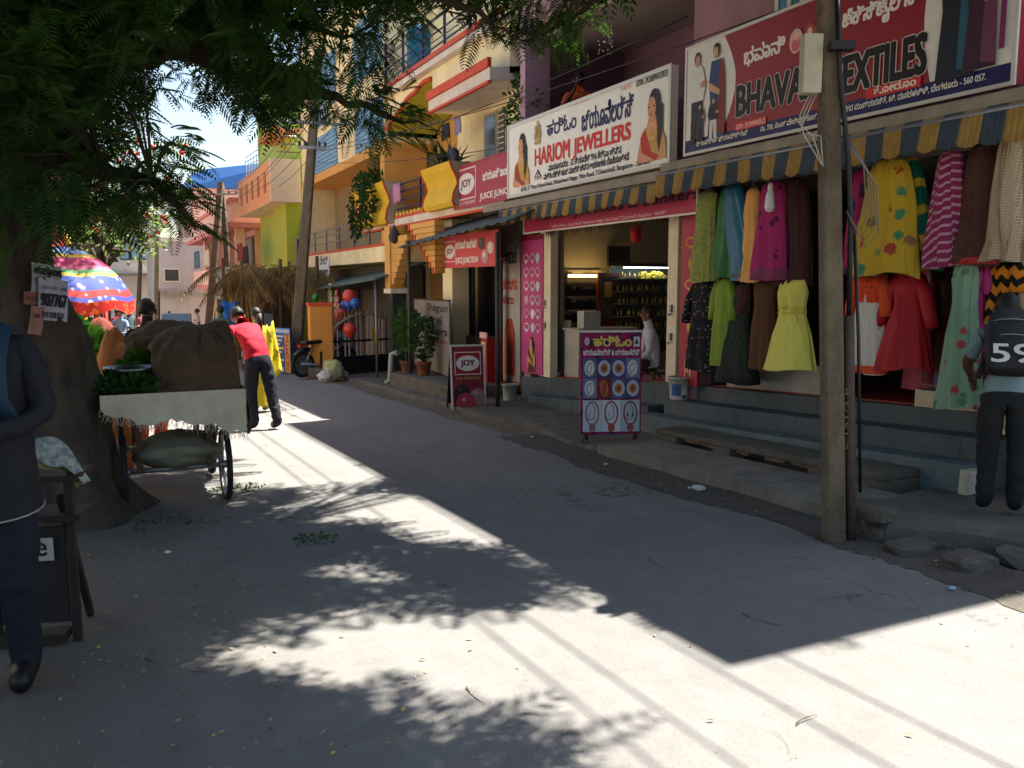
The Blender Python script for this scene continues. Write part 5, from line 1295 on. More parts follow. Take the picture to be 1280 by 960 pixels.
for k in range(24):
    u = W * k / 24
    for sg_ in (-1, 1):
        a0, a1 = (u, .1), (min(W, max(0, u + sg_ * .32)), .42); q.bar(pl.at(*a0), pl.at(*a1), .016)
tag(q.build('lattice', m_iron, gt), None, None, None, 'stuff')
pl.box(MB(), 0, W, .1, .42, -.035, -.025).build('backing_plate', M('grey iron plate', '#3d3f4b', .6), gt)
pl.box(MB(), W * .60, W * .70, .78, 1.12, .03, .04).build('notice', M('yellow paper', '#c9a23a', .8), gt)
pb_ = PG(403, 472); t = thing('gate_pillar', 'orange gate pillar with cream side left of the iron gate', 'pillar', pb_)
ph_ = PY(403, 382, pb_.y).z - pb_.z
MB().obox(pb_ + Vector((0, .1, ph_ / 2)), (.5, .5, ph_), (0, 0, -.1)).build('shaft', M('orange pillar paint', '#cf8a3e', .8, .08, 3, grime=.2), t, bevel=.01); MB().obox(pb_ + Vector((0, .1, ph_ + .03)), (.56, .56, .06), (0, 0, -.1)).build('cap', m_redtrim, t); MB().obox(pb_ + Vector((.1, 0, .1)), (.9, .8, .22), (0, .15, -.1)).build('foot', m_conc, t, bevel=.03)
bal = [(437, 371, .17, '#c8382a'), (427, 395, .17, '#c93a2c'), (437, 412, .16, '#c8382a'), (428, 404, .13, '#9c2430'), (419, 416, .15, '#8f1f33'), (436, 381, .12, '#2c4f9c'), (444, 379, .12, '#315aa5'), (431, 380, .1, '#2a4a92'), (394, 372, .1, '#2f8a3c'), (397, 384, .1, '#3c8f44'), (392, 393, .12, '#27509c'), (396, 400, .12, '#2a56a5'), (399, 376, .1, '#b8a52a'), (428, 420, .09, '#3a7a4a')]
names = {'#c8382a': 'red', '#c93a2c': 'red', '#9c2430': 'dark red', '#8f1f33': 'crimson', '#2c4f9c': 'blue', '#315aa5': 'blue', '#2a4a92': 'blue', '#2f8a3c': 'green', '#3c8f44': 'green', '#27509c': 'blue', '#2a56a5': 'blue', '#b8a52a': 'yellow', '#3a7a4a': 'green'}
pos_w = ['topmost of the right bunch', 'in the middle of the right bunch', 'lowest large one of the right bunch', 'between the larger ones of the right bunch', 'at the left foot of the right bunch', 'just under the topmost red one', 'right of the others under the topmost red one', 'left of the others under the topmost red one', 'topmost of the left bunch', 'second green one of the left bunch', 'upper blue one of the left bunch', 'lower blue one of the left bunch', 'beside the topmost green one', 'lowest of the right bunch']
for (x, y, r, col), w_ in zip(bal, pos_w):
    p = PX(x, y, 5.2 + rnd.uniform(-.1, .1))
    MB().lathe(p, [(.01, -r * 1.3), (.02, -r * 1.2), (r * .6, -r * .8), (r * .95, -r * .2), (r, .1 * r), (r * .85, .6 * r), (r * .5, .92 * r), (.0, r)], 14, False).build('balloon', M('balloon ' + col, col, .35, .03, spec=.5), None, names[col] + ' balloon ' + w_ + ' at the gate stall', 'balloon', 'balloons at the gate stall')
# shop front under the lower balcony with green sheet awning
st = thing('general_store', 'small dim store front under the balcony with hanging goods', 'shop', (6.5, 23, gz(23)))
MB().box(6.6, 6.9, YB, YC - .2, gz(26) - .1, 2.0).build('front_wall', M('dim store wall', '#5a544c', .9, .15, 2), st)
for k, (xa, xb, col) in enumerate(((455, 470, '#6f6a62'), (428, 450, '#33393d'), (400, 424, '#4a3f39'))):
    a, c = ypx(xb, 6.58, 400), ypx(xa, 6.58, 400); MB().box(6.55, 6.599, a, c, gz(c), 1.4).build('shutter', M('shutter ' + col, col, .6, .1, 10), st)
ga = thing('green_awning', 'green and grey sheet awning sloping over the balloon stall', 'awning', (5.5, 21, 1.5))
a, c = ypx(480, 5.5, 345), ypx(388, 5.5, 362); zt_, zb_ = PX(480, 343, 5.5).z, PX(388, 360, 5.5).z
q = MB(); q.hexa([(5.3, a, zt_ - .12), (6.5, a, zt_ + .25), (6.5, c, zb_ + .25), (5.3, c, zb_ - .12), (5.3, a, zt_ - .08), (6.5, a, zt_ + .29), (6.5, c, zb_ + .29), (5.3, c, zb_ - .08)]); q.build('sheet', M('green tarpaulin', '#4a5f55', .7, .15, 5, grime=.4), ga)
for y in (a + .3, c - .3): MB().tube([(5.4, y, gz(y)), (5.4, y, zt_ - .1)], .03, 6).build('post', m_steel, ga)
goods = [('#b8a13a', 399, 378, 'yellow snack packets strip hanging at the balloon stall'), ('#b0342c', 421, 380, 'red toy packets strip hanging at the balloon stall'), ('#7aa03a', 413, 372, 'green notice card hanging at the balloon stall'), ('#9c4a6a', 405, 392, 'pink packet strip hanging low at the balloon stall')]
for col, x, y, lab in goods:
    p = PX(x, y, 5.5); q = MB()
    for k in range(4): q.obox(p + Vector((0, .0, .3 - .17 * k)), (.03, .26 - .03 * k, .15), (.1 * k, .1, .2 * k))
    tag(q.build('packet_strip', pat('packet' + col, 'noise', col, '#c9bfae', 9), None, lab, 'packets'))
# white notice above the store
t = thing('white_notice', 'white notice board with dark script over the balloon stall', 'sign', PX(405, 335, 5.9)); a, c = ypx(411, 5.92, 340), ypx(399, 5.92, 340); z1 = PX(405, 322, 5.92).z; z0 = PX(405, 337, 5.92).z
MB().box(5.92, 5.94, a, c, z0 - .2, z1).build('panel', m_flex_w, t); s = Sign((5.92, c, z0 - .2), FACE['U'], FACE['V'], FACE['N'], t); s.text('ಬೇಕರಿ', (.1, .35), (c - a - .1, .6), '#2a2a30', .03); s.rect((.1, .1), (c - a - .1, .2), '#5a5a60'); s.done()

# ================================================================ lime and peach house, pink house, far houses
lh = thing('lime_house', 'lime green house with a projecting peach and cream balcony', 'house', (6, 30, gz(30)))
LY0, LY1 = YC + .25, 35.5
zt_, zb_ = PY(352, 198, LY0).z, PY(352, 252, LY0).z
xb_ = PY(338, 230, LY0).x; xr_ = PY(376, 230, LY0).x
MB().box(xr_ - .15, 14, LY0 + .3, LY1, -1.4, 8.6).build('wall', m_lime, lh)
MB().box(xb_ + .5, xr_ + .3, LY0 + .2, LY0 + 2.2, gz(30), zb_).build('porch_wall', M('yellow green paint', '#a3b03c', .8, .07, 2), lh)
MB().box(xb_, xr_, LY0, LY0 + .15, zb_, zt_).build('balcony_side', M('pale cream paint', '#d8c7ac', .85, .06, 3), lh)
MB().box(xb_, xb_ + .15, LY0 + .151, LY1, zb_, zt_ - .05).build('balcony_front', M('peach paint', '#d69a70', .85, .06, 3), lh)
MB().box(xb_ + .01, xr_, LY0 + .152, LY1 - .01, zb_ - .02, zb_ + .1).build('balcony_slab', m_white, lh)
for k in range(5):
    y = LY0 + .8 + k * 1.3; MB().box(xb_ - .02, xb_ - .001, y, y + .35, zb_ + .35, zt_ - .35).build('vent_slot', M('brown slot', '#a06a48', .8), lh)
for z in (.2, .45, .7): MB().tube([(xb_ + .2, LY0, zt_ + z), (xr_, LY0, zt_ + z + .02)], .02, 5).build('rail', m_steel, lh)
a = PY(362, 165, LY0); MB().box(xr_ - .8, xr_ + .4, LY0 + .25, LY0 + 3, a.z, a.z + .18).build('upper_slab', M('peach paint', '#d69a70', .85, .06, 3), lh)
w_ = MB().box(xr_ - .19, xr_ - .152, LY0 + 1.0, LY0 + 2.2, zb_ - 1.8, zb_ - .8).build('window', M('window timber', '#a59a86', .6), lh); MB().box(xr_ - .2, xr_ - .191, LY0 + 1.1, LY0 + 2.1, zb_ - 1.7, zb_ - .9).build('pane', glass('dim window', '#3b3d3e', .2), w_)
w_ = MB().box(xb_ + .75, xb_ + 1.3, LY0 + .15, LY0 + .198, zb_ - 2.0, zb_ - 1.1).build('window', M('window timber', '#a59a86', .6), lh); MB().box(xb_ + .82, xb_ + 1.23, LY0 + .14, LY0 + .149, zb_ - 1.92, zb_ - 1.18).build('pane', glass('dim window', '#3b3d3e', .2), w_)
# blue mesh cage on the roof terrace
cg = thing('roof_cage', 'pale blue wire mesh cage on a roof terrace under the sky', 'cage', PY(323, 225, 38))
c0, c1 = PY(308, 226, 38), PY(336, 214, 36); hgt = PY(308, 203, 38).z - c0.z + .2
for k in range(9): p = c0.lerp(c1, k / 8); MB().tube([p, p + Vector((0, 0, hgt * (1 + .15 * k / 8)))], .025, 5).build('upright', M('blue mesh paint', '#7d9bb8', .5), cg)
for k in range(6): MB().tube([c0 + Vector((0, 0, hgt * k / 5)), c1 + Vector((0, 0, hgt * 1.15 * k / 5))], .02, 5).build('wire', M('blue mesh paint', '#7d9bb8', .5), cg)

ph = thing('pink_house', 'pale pink two-storey house with terracotta bands and washing in its windows', 'house', (5.5, 42, gz(42)))
PX0, PY0, PY1 = 5.05, 36.8, 55
m_pink = M('pale pink plaster', '#d6a696', .85, .07, 2, grime=.2, gcol='#94736a'); m_band = M('rose band paint', '#bd6f69', .8, .06)
g0 = gz(46)
zf, zr = PX(250, 361, PX0).z, PX(280, 283, PX0).z + .25
MB().box(PX0 + .6, 14, PY0 + .5, PY1, g0 - .4, zf).build('ground_floor', M('tan shop wall', '#b58c6c', .85, .1, 2, grime=.3), ph)
MB().box(PX0, 14, PY0, PY1, zf, zf + .22).build('floor_band', m_band, ph); MB().box(PX0 + .02, 14, PY0 + .02, PY1, zf + .22, zf + 1.0).build('sill_wall', m_pink, ph)
MB().box(PX0 + .9, 14, PY0 + .7, PY1, zf + 1.0, zr - .5).build('upper_wall', m_pink, ph); MB().box(PX0 - .3, 14, PY0 - .3, PY1, zr - .5, zr - .3).build('roof_band', m_band, ph); MB().box(PX0 - .1, 14, PY0 - .1, PY1, zr - .3, zr + .55).build('parapet', m_pink, ph)
MB().box(PX0 - .2, PX0 + .2, PY0 - .2, PY1, zr + .55, zr + .7).build('parapet_band', m_band, ph)
for k, (y0, y1) in enumerate(((PY0 + .1, PY0 + .5), (PY0 + 3.4, PY0 + 3.8), (PY0 + 7.5, PY0 + 7.9), (PY0 + 12, PY0 + 12.4))): MB().box(PX0 + .05, PX0 + .4, y0, y1, zf + 1.0, zr - .5).build('pillar', m_pink, ph)
for k in range(4):
    y = PY0 + .9 + 3.6 * k; w_ = MB().box(PX0 + .84, PX0 + .898, y, y + 2.0, zf + 1.05, zr - .75).build('window', M('brown frame', '#6a4a3a', .6), ph); MB().box(PX0 + .82, PX0 + .839, y + .15, y + 1.85, zf + 1.15, zr - .85).build('pane', glass('dark window', '#2a2726', .3), w_)
for k in range(4):
    y = PY0 + 1.2 + 4 * k; MB().box(PX0 + .55, PX0 + .598, y, y + 2.6, g0 - .3, zf - .5).build('opening_shade', M('painted opening shade', '#3a302a', .8), ph); MB().box(PX0 + .0, PX0 + .6, y - .3, y + 3.0, zf - .45, zf - .3).build('sunshade', m_slab, ph)  # flat dark panels paint the shade inside the open shops
for x, y, col, lab in ((246, 322, '#3f5a6a', 'grey blue cloth drying in the pink house window'), (258, 320, '#b0a08a', 'cream cloth drying in the pink house window'), (307, 316, '#24242c', 'black cloth drying at the near end of the pink house'), (300, 312, '#8c3a2c', 'rust cloth drying at the near end of the pink house')):
    hang('hanging_cloth', lab, 'cloth', x - 3, x + 4, y - 8, y + 14, PX0 - .02, M('wash ' + col, col, .9))
t = thing('clinic_sign', 'pale blue cloth banner hung low on the leaning pole', 'sign', PY(283, 345, 36)); p0, p1 = PY(272, 366, 36), PY(295, 334, 36); MB().box(p0.x, p1.x, 35.98, 36.0, p0.z, p1.z).build('panel', M('pale blue flex', '#a9c0cf', .5), t)
s = Sign((p0.x, 35.98, p0.z), (1, 0, 0), (0, 0, 1), (0, -1, 0), t); w, h = p1.x - p0.x, p1.z - p0.z; s.text('Tution', (w * .1, h * .3), (w * .9, h * .5), '#3d4e78', .03); s.ell((w * .3, h * .75), w * .15, h * .14, '#c8b08a'); s.done()
# blue-roofed block behind the pink house
br = thing('blue_roof_house', 'far house topped by a bright blue sheet roof', 'house', (8, 60, gz(60)))
p0, p1 = PY(240, 250, 60), PY(316, 222, 60); zt_ = PY(270, 205, 60).z; zm = PY(270, 236, 60).z
MB().box(p0.x, p1.x + 3, 60, 72, -2.5, zm).build('wall', m_pink, br); MB().hexa([(p0.x - .3, 59.5, zm), (p1.x + 3, 59.5, zm), (p1.x + 3, 72, zm), (p0.x - .3, 72, zm), (p0.x + .2, 59.8, zt_ - .5), (p1.x + 3, 59.8, zt_ + .6), (p1.x + 3, 72, zt_ + .6), (p0.x + .2, 72, zt_ - .5)]).build('roof', M('bright blue sheet', '#2d5f9f', .5, .06), br)
# plain grey house and glass-fronted house far down the street, closing it
gh = thing('grey_house', 'plain pale grey rendered house with blank side wall down the street', 'house', (5, 62, gz(62)))
p0, p1 = PY(193, 330, 58), PY(236, 330, 58); zt_ = PY(210, 302, 58).z; MB().box(p0.x, p1.x + 2, 58, 68, -3, zt_).build('wall', M('pale grey render', '#b5aca8', .9, .06, 2, grime=.2), gh); MB().box(p0.x - .2, p1.x + 2, 57.8, 68, zt_, zt_ + .25).build('roof', m_white, gh)
p0 = PY(205, 365, 58); MB().box(p0.x - .4, p0.x + 1.6, 57.3, 57.99, p0.z - .2, p0.z + .1).build('sunshade', m_slab, gh); w_ = MB().box(p0.x, p0.x + 1.0, 57.95, 57.995, p0.z + .6, p0.z + 1.5).build('window', m_white, gh); MB().box(p0.x + .1, p0.x + .9, 57.93, 57.949, p0.z + .7, p0.z + 1.4).build('pane', glass('dim window', '#3b3d3e', .2), w_)
bh_ = thing('glass_front_house', 'far white house with large blue glazed windows above the umbrella', 'house', (3, 75, gz(75)))
p0, p1 = PY(138, 340, 76), PY(196, 340, 76); zt_ = PY(160, 272, 76).z; MB().box(p0.x, p1.x, 76, 86, -4, zt_).build('wall', M('far white render', '#c4c0bc', .9, .06, 2, grime=.2), bh_)
MB().box(p0.x - .2, p1.x + .2, 75.8, 86, zt_, zt_ + .35).build('roof', m_slab, bh_)
for k in range(3):
    a, c = PY(150 + 13 * k, 320, 76), PY(161 + 13 * k, 295, 76); w_ = MB().box(a.x, c.x, 75.9, 75.99, a.z - .3, c.z).build('window', m_black, bh_); MB().box(a.x + .1, c.x - .1, 75.87, 75.899, a.z - .2, c.z - .1).build('pane', glass('sky glass', '#7fa3bd', .08), w_)
MB().box(p0.x - .3, p1.x + .3, 74.6, 76, PY(160, 345, 76).z, PY(160, 342, 76).z).build('balcony', m_slab, bh_)
eh = thing('tan_house', 'far tan shop row closing the view at the end of the street', 'house', (0, 92, gz(92)))
p0, p1 = PY(90, 380, 92), PY(160, 380, 92); MB().box(p0.x - 6, p1.x, 92, 100, -4, PY(120, 335, 92).z).build('wall', M('tan far wall', '#a8937d', .9, .08, 2), eh); MB().box(p0.x - 6, p1.x + 1, 90.5, 92, PY(120, 372, 92).z, PY(120, 369, 92).z).build('sunshade', m_slab, eh)
for k in range(5): a = p0.x - 2 + k * 2.4; MB().box(a, a + 1.6, 91.9, 91.99, -2.4, -.2).build('opening_shade', M('painted opening shade', '#3a302a', .8), eh)  # solid panels whose dark colour stands for shaded shop insides
# left side of the street, mostly hidden by the big tree
lb = thing('corner_stall_house', 'low orange fronted house partly seen left beyond the tree trunk', 'house', (-2, 20, gz(20)))
p0, p1 = PY(40, 300, 24), PY(79, 285, 24); MB().box(p0.x - 8, p1.x - .3, 24, 34, -1.2, p1.z).build('wall', M('orange stall paint', '#c4662a', .8, .08, 3), lb); MB().box(p0.x - 8, p1.x - .1, 23.6, 34, p1.z, p1.z + .25).build('roof', M('yellow roof paint', '#cfa43a', .7), lb)
MB().tube([(p1.x - .1, 23.7, gz(24)), (p1.x - .1, 23.7, PY(76, 220, 23.7).z)], .09, 8).build('red_post', M('red post paint', '#a3262a', .6), lb)
def opposite(label, x, y0, y1, h, col):
    ob = thing('opposite_house', label, 'house', (x, y0, 0))
    MB().box(x - 9, x, y0, y1, -2.5, h).build('wall', M('render ' + col, col, .9, .06, 2, grime=.2), ob)
    k = y0 + .8
    while k < y1 - 2:
        for z in (h - 3.2, h - 6.2):
            if z < .8: continue
            w_ = MB().box(x + .002, x + .06, k, k + 1.5, z, z + 1.3).build('window', m_white, ob); MB().box(x + .062, x + .08, k + .1, k + 1.4, z + .1, z + 1.2).build('pane', glass('dim window', '#3b3d3e', .2), w_)
        k += 4.2
    MB().box(x - 9, x + .4, y0 - .2, y1 + .2, h, h + .3).build('roof', m_slab, ob)
opposite('pale rendered house across the street behind the shade tree', -5, 10, 23, 7.4, '#d8cdb8')
opposite('white two-storey house across the street beyond the orange stall', -4.4, 35, 64, 7.6, '#dcd6cc')

# ================================================================ people
SK = '#7a5238'
def person(label, loc, yaw, h=1.68, lean=0, head=0, pose=None, top='#777777', bottom='#2b2d38', shoe='#1c1a19', sleeve='short', skin=SK, hair='#14110f', lod=1, legs=None, fingers=True, long_hair=False, name='person', bare=False, extra=None):
    J = dict(pelvis=(0, 0, .93), spine=(0, .0, 1.12), chest=(0, .0, 1.31), nb=(0, -.005, 1.44), neck=(0, .01, 1.5), jaw=(0, .035, 1.555), skull=(0, .02, 1.63), crown=(0, .01, 1.685), nose=(0, .125, 1.6))
    for s_, n_ in ((-1, 'l'), (1, 'r')):
        J.update({n_ + 'sh': (.165 * s_, 0, 1.4), n_ + 'el': (.225 * s_, -.03, 1.12), n_ + 'wr': (.235 * s_, .05, .88), n_ + 'pa': (.235 * s_, .085, .81), n_ + 'hip': (.09 * s_, 0, .88), n_ + 'kn': (.1 * s_, .02, .49), n_ + 'an': (.1 * s_, -.02, .085), n_ + 'to': (.115 * s_, .15, .04)})
    up = ['spine', 'chest', 'nb', 'neck', 'jaw', 'skull', 'crown', 'nose', 'lsh', 'lel', 'lwr', 'lpa', 'rsh', 'rel', 'rwr', 'rpa']
    J = {k: Vector(v) for k, v in J.items()}
    P0 = J['pelvis'].copy()
    for k in up:
        f = .6 if k == 'spine' else 1
        J[k] = P0 + Matrix.Rotation(-lean * f, 3, 'X') @ (J[k] - P0)
    nk = J['nb'].copy()
    for k in ('neck', 'jaw', 'skull', 'crown', 'nose'): J[k] = nk + Matrix.Rotation(head, 3, 'X') @ (J[k] - nk)
    for k, v in (pose or {}).items(): J[k] = Vector(v)
    for n_ in 'lr':
        if pose and n_ + 'wr' in pose and n_ + 'pa' not in pose: J[n_ + 'pa'] = J[n_ + 'wr'] + (J[n_ + 'wr'] - J[n_ + 'el']).normalized() * .08
    RAD = dict(pelvis=(.16, .125), spine=(.15, .115), chest=(.165, .125), nb=(.075, .07), neck=(.06, .062), jaw=(.062, .075), skull=(.085, .1), crown=(.07, .085), nose=(.014, .014), sh=(.07, .07), el=(.052 if sleeve == 'long' else .044,) * 2, wr=(.036 if sleeve == 'long' else .029,) * 2, pa=(.036, .022), hip=(.112, .115), kn=(.08, .083), an=(.06, .062), to=(.048, .04))
    E_ = [('pelvis', 'spine', 't'), ('spine', 'chest', 't'), ('chest', 'nb', 't'), ('nb', 'neck', 's'), ('neck', 'jaw', 's'), ('jaw', 'skull', 's'), ('skull', 'crown', 's'), ('skull', 'nose', 's')]
    for n_ in 'lr':
        E_ += [('chest', n_ + 'sh', 't'), (n_ + 'sh', n_ + 'el', 't' if sleeve != 'none' else 's'), (n_ + 'el', n_ + 'wr', 't' if sleeve == 'long' else 's'), (n_ + 'wr', n_ + 'pa', 's'), ('pelvis', n_ + 'hip', 'b'), (n_ + 'hip', n_ + 'kn', 'b'), (n_ + 'kn', n_ + 'an', 'b'), (n_ + 'an', n_ + 'to', 'h')]
    names_ = list(J)
    if fingers and lod > 1:
        for n_, s_ in (('l', -1), ('r', 1)):
            d = (J[n_ + 'pa'] - J[n_ + 'wr']).normalized(); sd = d.orthogonal().normalized(); sd = (Vector((0, 1, 0)) - d * d.y).normalized() if abs(d.y) < .9 else sd; nn_ = d.cross(sd)
            for k, (o_, L) in enumerate(((-.026, .075), (-.009, .085), (.009, .08), (.026, .062))):
                a = J[n_ + 'pa'] + sd * o_ + d * .035; b_ = a + d * L * .5 + nn_ * .01 * s_; c_ = a + d * L * .85 + nn_ * .035 * s_
                for q_, v in ((0, a), (1, b_), (2, c_)): key = f'{n_}f{k}{q_}'; J[key] = v; RAD[key] = (.0095 - .001 * q_,) * 2
                E_ += [(n_ + 'pa', f'{n_}f{k}0', 's'), (f'{n_}f{k}0', f'{n_}f{k}1', 's'), (f'{n_}f{k}1', f'{n_}f{k}2', 's')]
            a = J[n_ + 'wr'].lerp(J[n_ + 'pa'], .5) + sd * .035; b_ = a + sd * .025 + d * .04
            J[n_ + 'th0'] = a; J[n_ + 'th1'] = b_; RAD[n_ + 'th0'] = (.012, .012); RAD[n_ + 'th1'] = (.009, .009); E_ += [(n_ + 'wr', n_ + 'th0', 's'), (n_ + 'th0', n_ + 'th1', 's')]
        names_ = list(J)
    sc_ = h / 1.7
    def rad(k): return RAD.get(k) or RAD[k[1:]]
    me = bpy.data.meshes.new('body'); bm = bmesh.new(); lay = bm.verts.layers.skin.verify(); bv = {}
    for k in names_:
        v = bm.verts.new(J[k] * sc_); v[lay].radius = tuple(x * sc_ for x in rad(k)); v[lay].use_root = (k == 'pelvis'); bv[k] = v
    for a, b_, _ in E_: bm.edges.new((bv[a], bv[b_]))
    bm.to_mesh(me); bm.free()
    o = bpy.data.objects.new('body', me); COL.objects.link(o)
    o.modifiers.new('skin', 'SKIN').branch_smoothing = .6
    sb = o.modifiers.new('sub', 'SUBSURF'); sb.levels = lod + (lod > 1); sb.render_levels = sb.levels
    bpy.context.view_layer.update()
    dg = bpy.context.evaluated_depsgraph_get(); m2 = bpy.data.meshes.new_from_object(o.evaluated_get(dg)); bpy.data.objects.remove(o); bpy.data.meshes.remove(me)
    if lod > 1:                          # creases in the clothes
        m2.update(); nrm = [v.normal.copy() for v in m2.vertices]; zh = J['nb'].z * sc_
        for v, nn_ in zip(m2.vertices, nrm):
            if v.co.z < zh and v.co.z > .12: v.co += nn_ * (.011 * mnoise.noise(Vector((v.co.x * 9, v.co.y * 9, v.co.z * 16))) + .006 * mnoise.noise(v.co * 30))
    # cut the surface cleanly at the waist and at the sleeve ends, then colour it by the nearest bone
    wu = (J['spine'] - J['pelvis']).normalized(); wp = J['pelvis'] * sc_ - wu * .02 * sc_
    bm = bmesh.new(); bm.from_mesh(m2)
    cuts = [(wp, wu)]
    if sleeve == 'short': cuts += [(J[n_ + 'sh'].lerp(J[n_ + 'el'], .72) * sc_, (J[n_ + 'el'] - J[n_ + 'sh']).normalized()) for n_ in 'lr']
    for co, no in cuts: bmesh.ops.bisect_plane(bm, geom=bm.verts[:] + bm.edges[:] + bm.faces[:], plane_co=co, plane_no=no)
    bm.to_mesh(m2); bm.free()
    tags = {'s': 0, 't': 1, 'b': 2, 'h': 3}; segs = [(J[a] * sc_, J[b_] * sc_, tags[t_], (rad(a)[0] + rad(b_)[0]) / 2 * sc_) for a, b_, t_ in E_]
    A_ = np.array([s_[0] for s_ in segs]); B_n = np.array([s_[1] for s_ in segs]); T_ = np.array([s_[2] for s_ in segs]); R_ = np.array([s_[3] for s_ in segs]); D_ = B_n - A_; LL = (D_ ** 2).sum(1)
    n = len(m2.polygons); cen = np.empty(n * 3, 'f'); m2.polygons.foreach_get('center', cen); c2 = cen.reshape(-1, 3); cen = cen.reshape(-1, 1, 3)
    tt = np.clip(((cen - A_) * D_).sum(2) / np.maximum(LL, 1e-9), 0, 1); dist = np.linalg.norm(cen - (A_ + tt[..., None] * D_), axis=2) - R_
    near = dist.argmin(1); idx = T_[near].copy(); side = (c2 - np.array(wp)) @ np.array(wu)
    for k_, (a, b_, t_) in enumerate(E_):
        sel = near == k_
        if (a, b_) == ('pelvis', 'spine') or (a == 'pelvis' and b_[1:] == 'hip') or (a[1:] == 'hip' and not (pose and 'lhip' in pose)): idx[sel] = np.where(side[sel] > 0, 1, 2)
        if a[1:] == 'sh' and sleeve == 'short': sd_ = (c2[sel] - np.array(J[a].lerp(J[b_], .72) * sc_)) @ np.array((J[b_] - J[a]).normalized()); idx[sel] = np.where(sd_ > 0, 0, 1)
        if a[1:] == 'el' and sleeve == 'short': idx[sel] = 0
    for m in (M('skin ' + skin, skin, .55, .06), M('cloth ' + top, top, .85, .1, 9, .2, 60, .006), M('cloth ' + bottom, bottom, .85, .1, 9, .2, 60, .006), M('leather ' + shoe, shoe, .5, .1)): m2.materials.append(m)
    m2.polygons.foreach_set('material_index', idx.astype('i')); m2.polygons.foreach_set('use_smooth', [True] * n)
    rot = Matrix.Rotation(-yaw, 4, 'Z'); m2.transform(rot); m2.update()
    root = thing(name, label, 'person', loc)
    bo = bpy.data.objects.new('body', m2); COL.objects.link(bo); bo.parent = root
    L2W = lambda v: Vector(loc) + (rot @ (Vector(v) * sc_))
    # hair: cap over the skull
    ca = J['skull']; upv = (J['crown'] - J['jaw']).normalized(); fw = (J['nose'] - J['skull']); fw = (fw - upv * fw.dot(upv)).normalized(); rt = fw.cross(upv)
    q = MB(); cc = ca + upv * .012 - fw * .012
    vs_ = []; nu, nv = 14, 9
    for i in range(nv + 1):
        th = math.pi * i / nv
        for j in range(nu):
            ph_ = 2 * math.pi * j / nu; x, y, z = math.sin(th) * math.cos(ph_), math.sin(th) * math.sin(ph_), math.cos(th)
            w = 1 + .05 * math.sin(5 * ph_ + 3 * th) + .05 * math.sin(11 * ph_ + 7 * th)
            vs_.append((x, y, z, cc + (rt * x * .085 + fw * y * .102 + upv * z * .102) * w))
    fs_ = []
    for i in range(nv):
        for j in range(nu):
            f = (i * nu + j, (i + 1) * nu + j, (i + 1) * nu + (j + 1) % nu, i * nu + (j + 1) % nu); c_ = [sum(vs_[k][e] for k in f) / 4 for e in range(3)]
            if c_[2] > (.32 if c_[1] > .35 else (-.05 if c_[1] > -.1 else -.55)): fs_.append(f)
    q.add([L2W(v[3]) for v in vs_], fs_, True); ho = q.build('hair', M('hair ' + hair, hair, .6, .2, 30), root); so = ho.modifiers.new('thickness', 'SOLIDIFY'); so.thickness = .012
    if long_hair:
        q = MB(); q.tube([L2W(cc - fw * .09), L2W(cc - fw * .13 - upv * .12), L2W(cc - fw * .14 - upv * .3), L2W(cc - fw * .13 - upv * .45)], [.05, .045, .035, .012], 8); q.build('plait', M('hair ' + hair, hair, .6, .2, 30), root)
    if lod > 1:
        for s_ in (-1, 1):
            MB().ball(L2W(J['skull'] + rt * .085 * s_ - upv * .03 - fw * .005), (.016 * sc_, .022 * sc_, .034 * sc_), 8, 6).build('ear', M('skin ' + skin, skin, .55, .06), root)
            MB().ball(L2W(J['skull'] + rt * .033 * s_ - upv * .012 + fw * .088), (.013 * sc_,) * 3, 8, 6).build('eye', M('eye', '#1b1512', .3), root)
        MB().ball(L2W(J['jaw'] + fw * .068 + upv * .012), (.024 * sc_, .012 * sc_, .008 * sc_), 8, 5).build('mouth', M('lip', '#6a3a32', .5), root)
    if extra: extra(root, J, L2W, sc_)
    return root
def away(p): return math.atan2(p[0], p[1])           # yaw that faces straight away from the viewer

# ---- schoolboy with the numbered bag, bending towards the display
p = PG(1248, 641, .12); yw59 = away(p) - .1
boyJ = {}
def grab(root, J, L2W, sc_): boyJ.update(J=J, L=L2W, s=sc_)
person('schoolboy in pale blue shirt and dark trousers bending towards the hanging dresses', p, yw59, 1.52, .56, .4, dict(lel=(-.25, .34, 1.1), lwr=(-.2, .52, .98), rel=(.25, .32, 1.08), rwr=(.18, .5, .95)), '#6d8388', '#15181b', '#141212', 'short', '#553a2c', lod=2, extra=grab)
J, L = boyJ['J'], boyJ['L']
bk_c = J['chest'] * .55 + J['spine'] * .45; bup = (J['nb'] - J['spine']).normalized(); bfw = Vector((0, 1, 0)); bfw = (bfw - bup * bfw.dot(bup)).normalized(); brt = Vector((1, 0, 0))
t = thing('backpack', 'black backpack numbered 59 in white worn by the bending schoolboy', 'backpack', L(bk_c))
q = MB(); rows = []
for v, hw, hd in ((-.29, .13, .05), (-.27, .16, .08), (-.1, .175, .1), (.08, .17, .095), (.2, .14, .08), (.27, .09, .05), (.285, .04, .02)):
    ring = []
    for k in range(20):
        a = 2 * math.pi * k / 20; ca_, sa = math.cos(a), math.sin(a); f = lambda x: math.copysign(abs(x) ** .6, x)
        ring.append(L(bk_c + bup * v + brt * hw * f(ca_) + bfw * (-.2 + hd * f(sa))))
    rows.append(ring)
q.add([x for r_ in rows for x in r_], [(i * 20 + j, i * 20 + (j + 1) % 20, (i + 1) * 20 + (j + 1) % 20, (i + 1) * 20 + j) for i in range(len(rows) - 1) for j in range(20)] + [tuple(range(20))[::-1], tuple(range((len(rows) - 1) * 20, len(rows) * 20))], True)
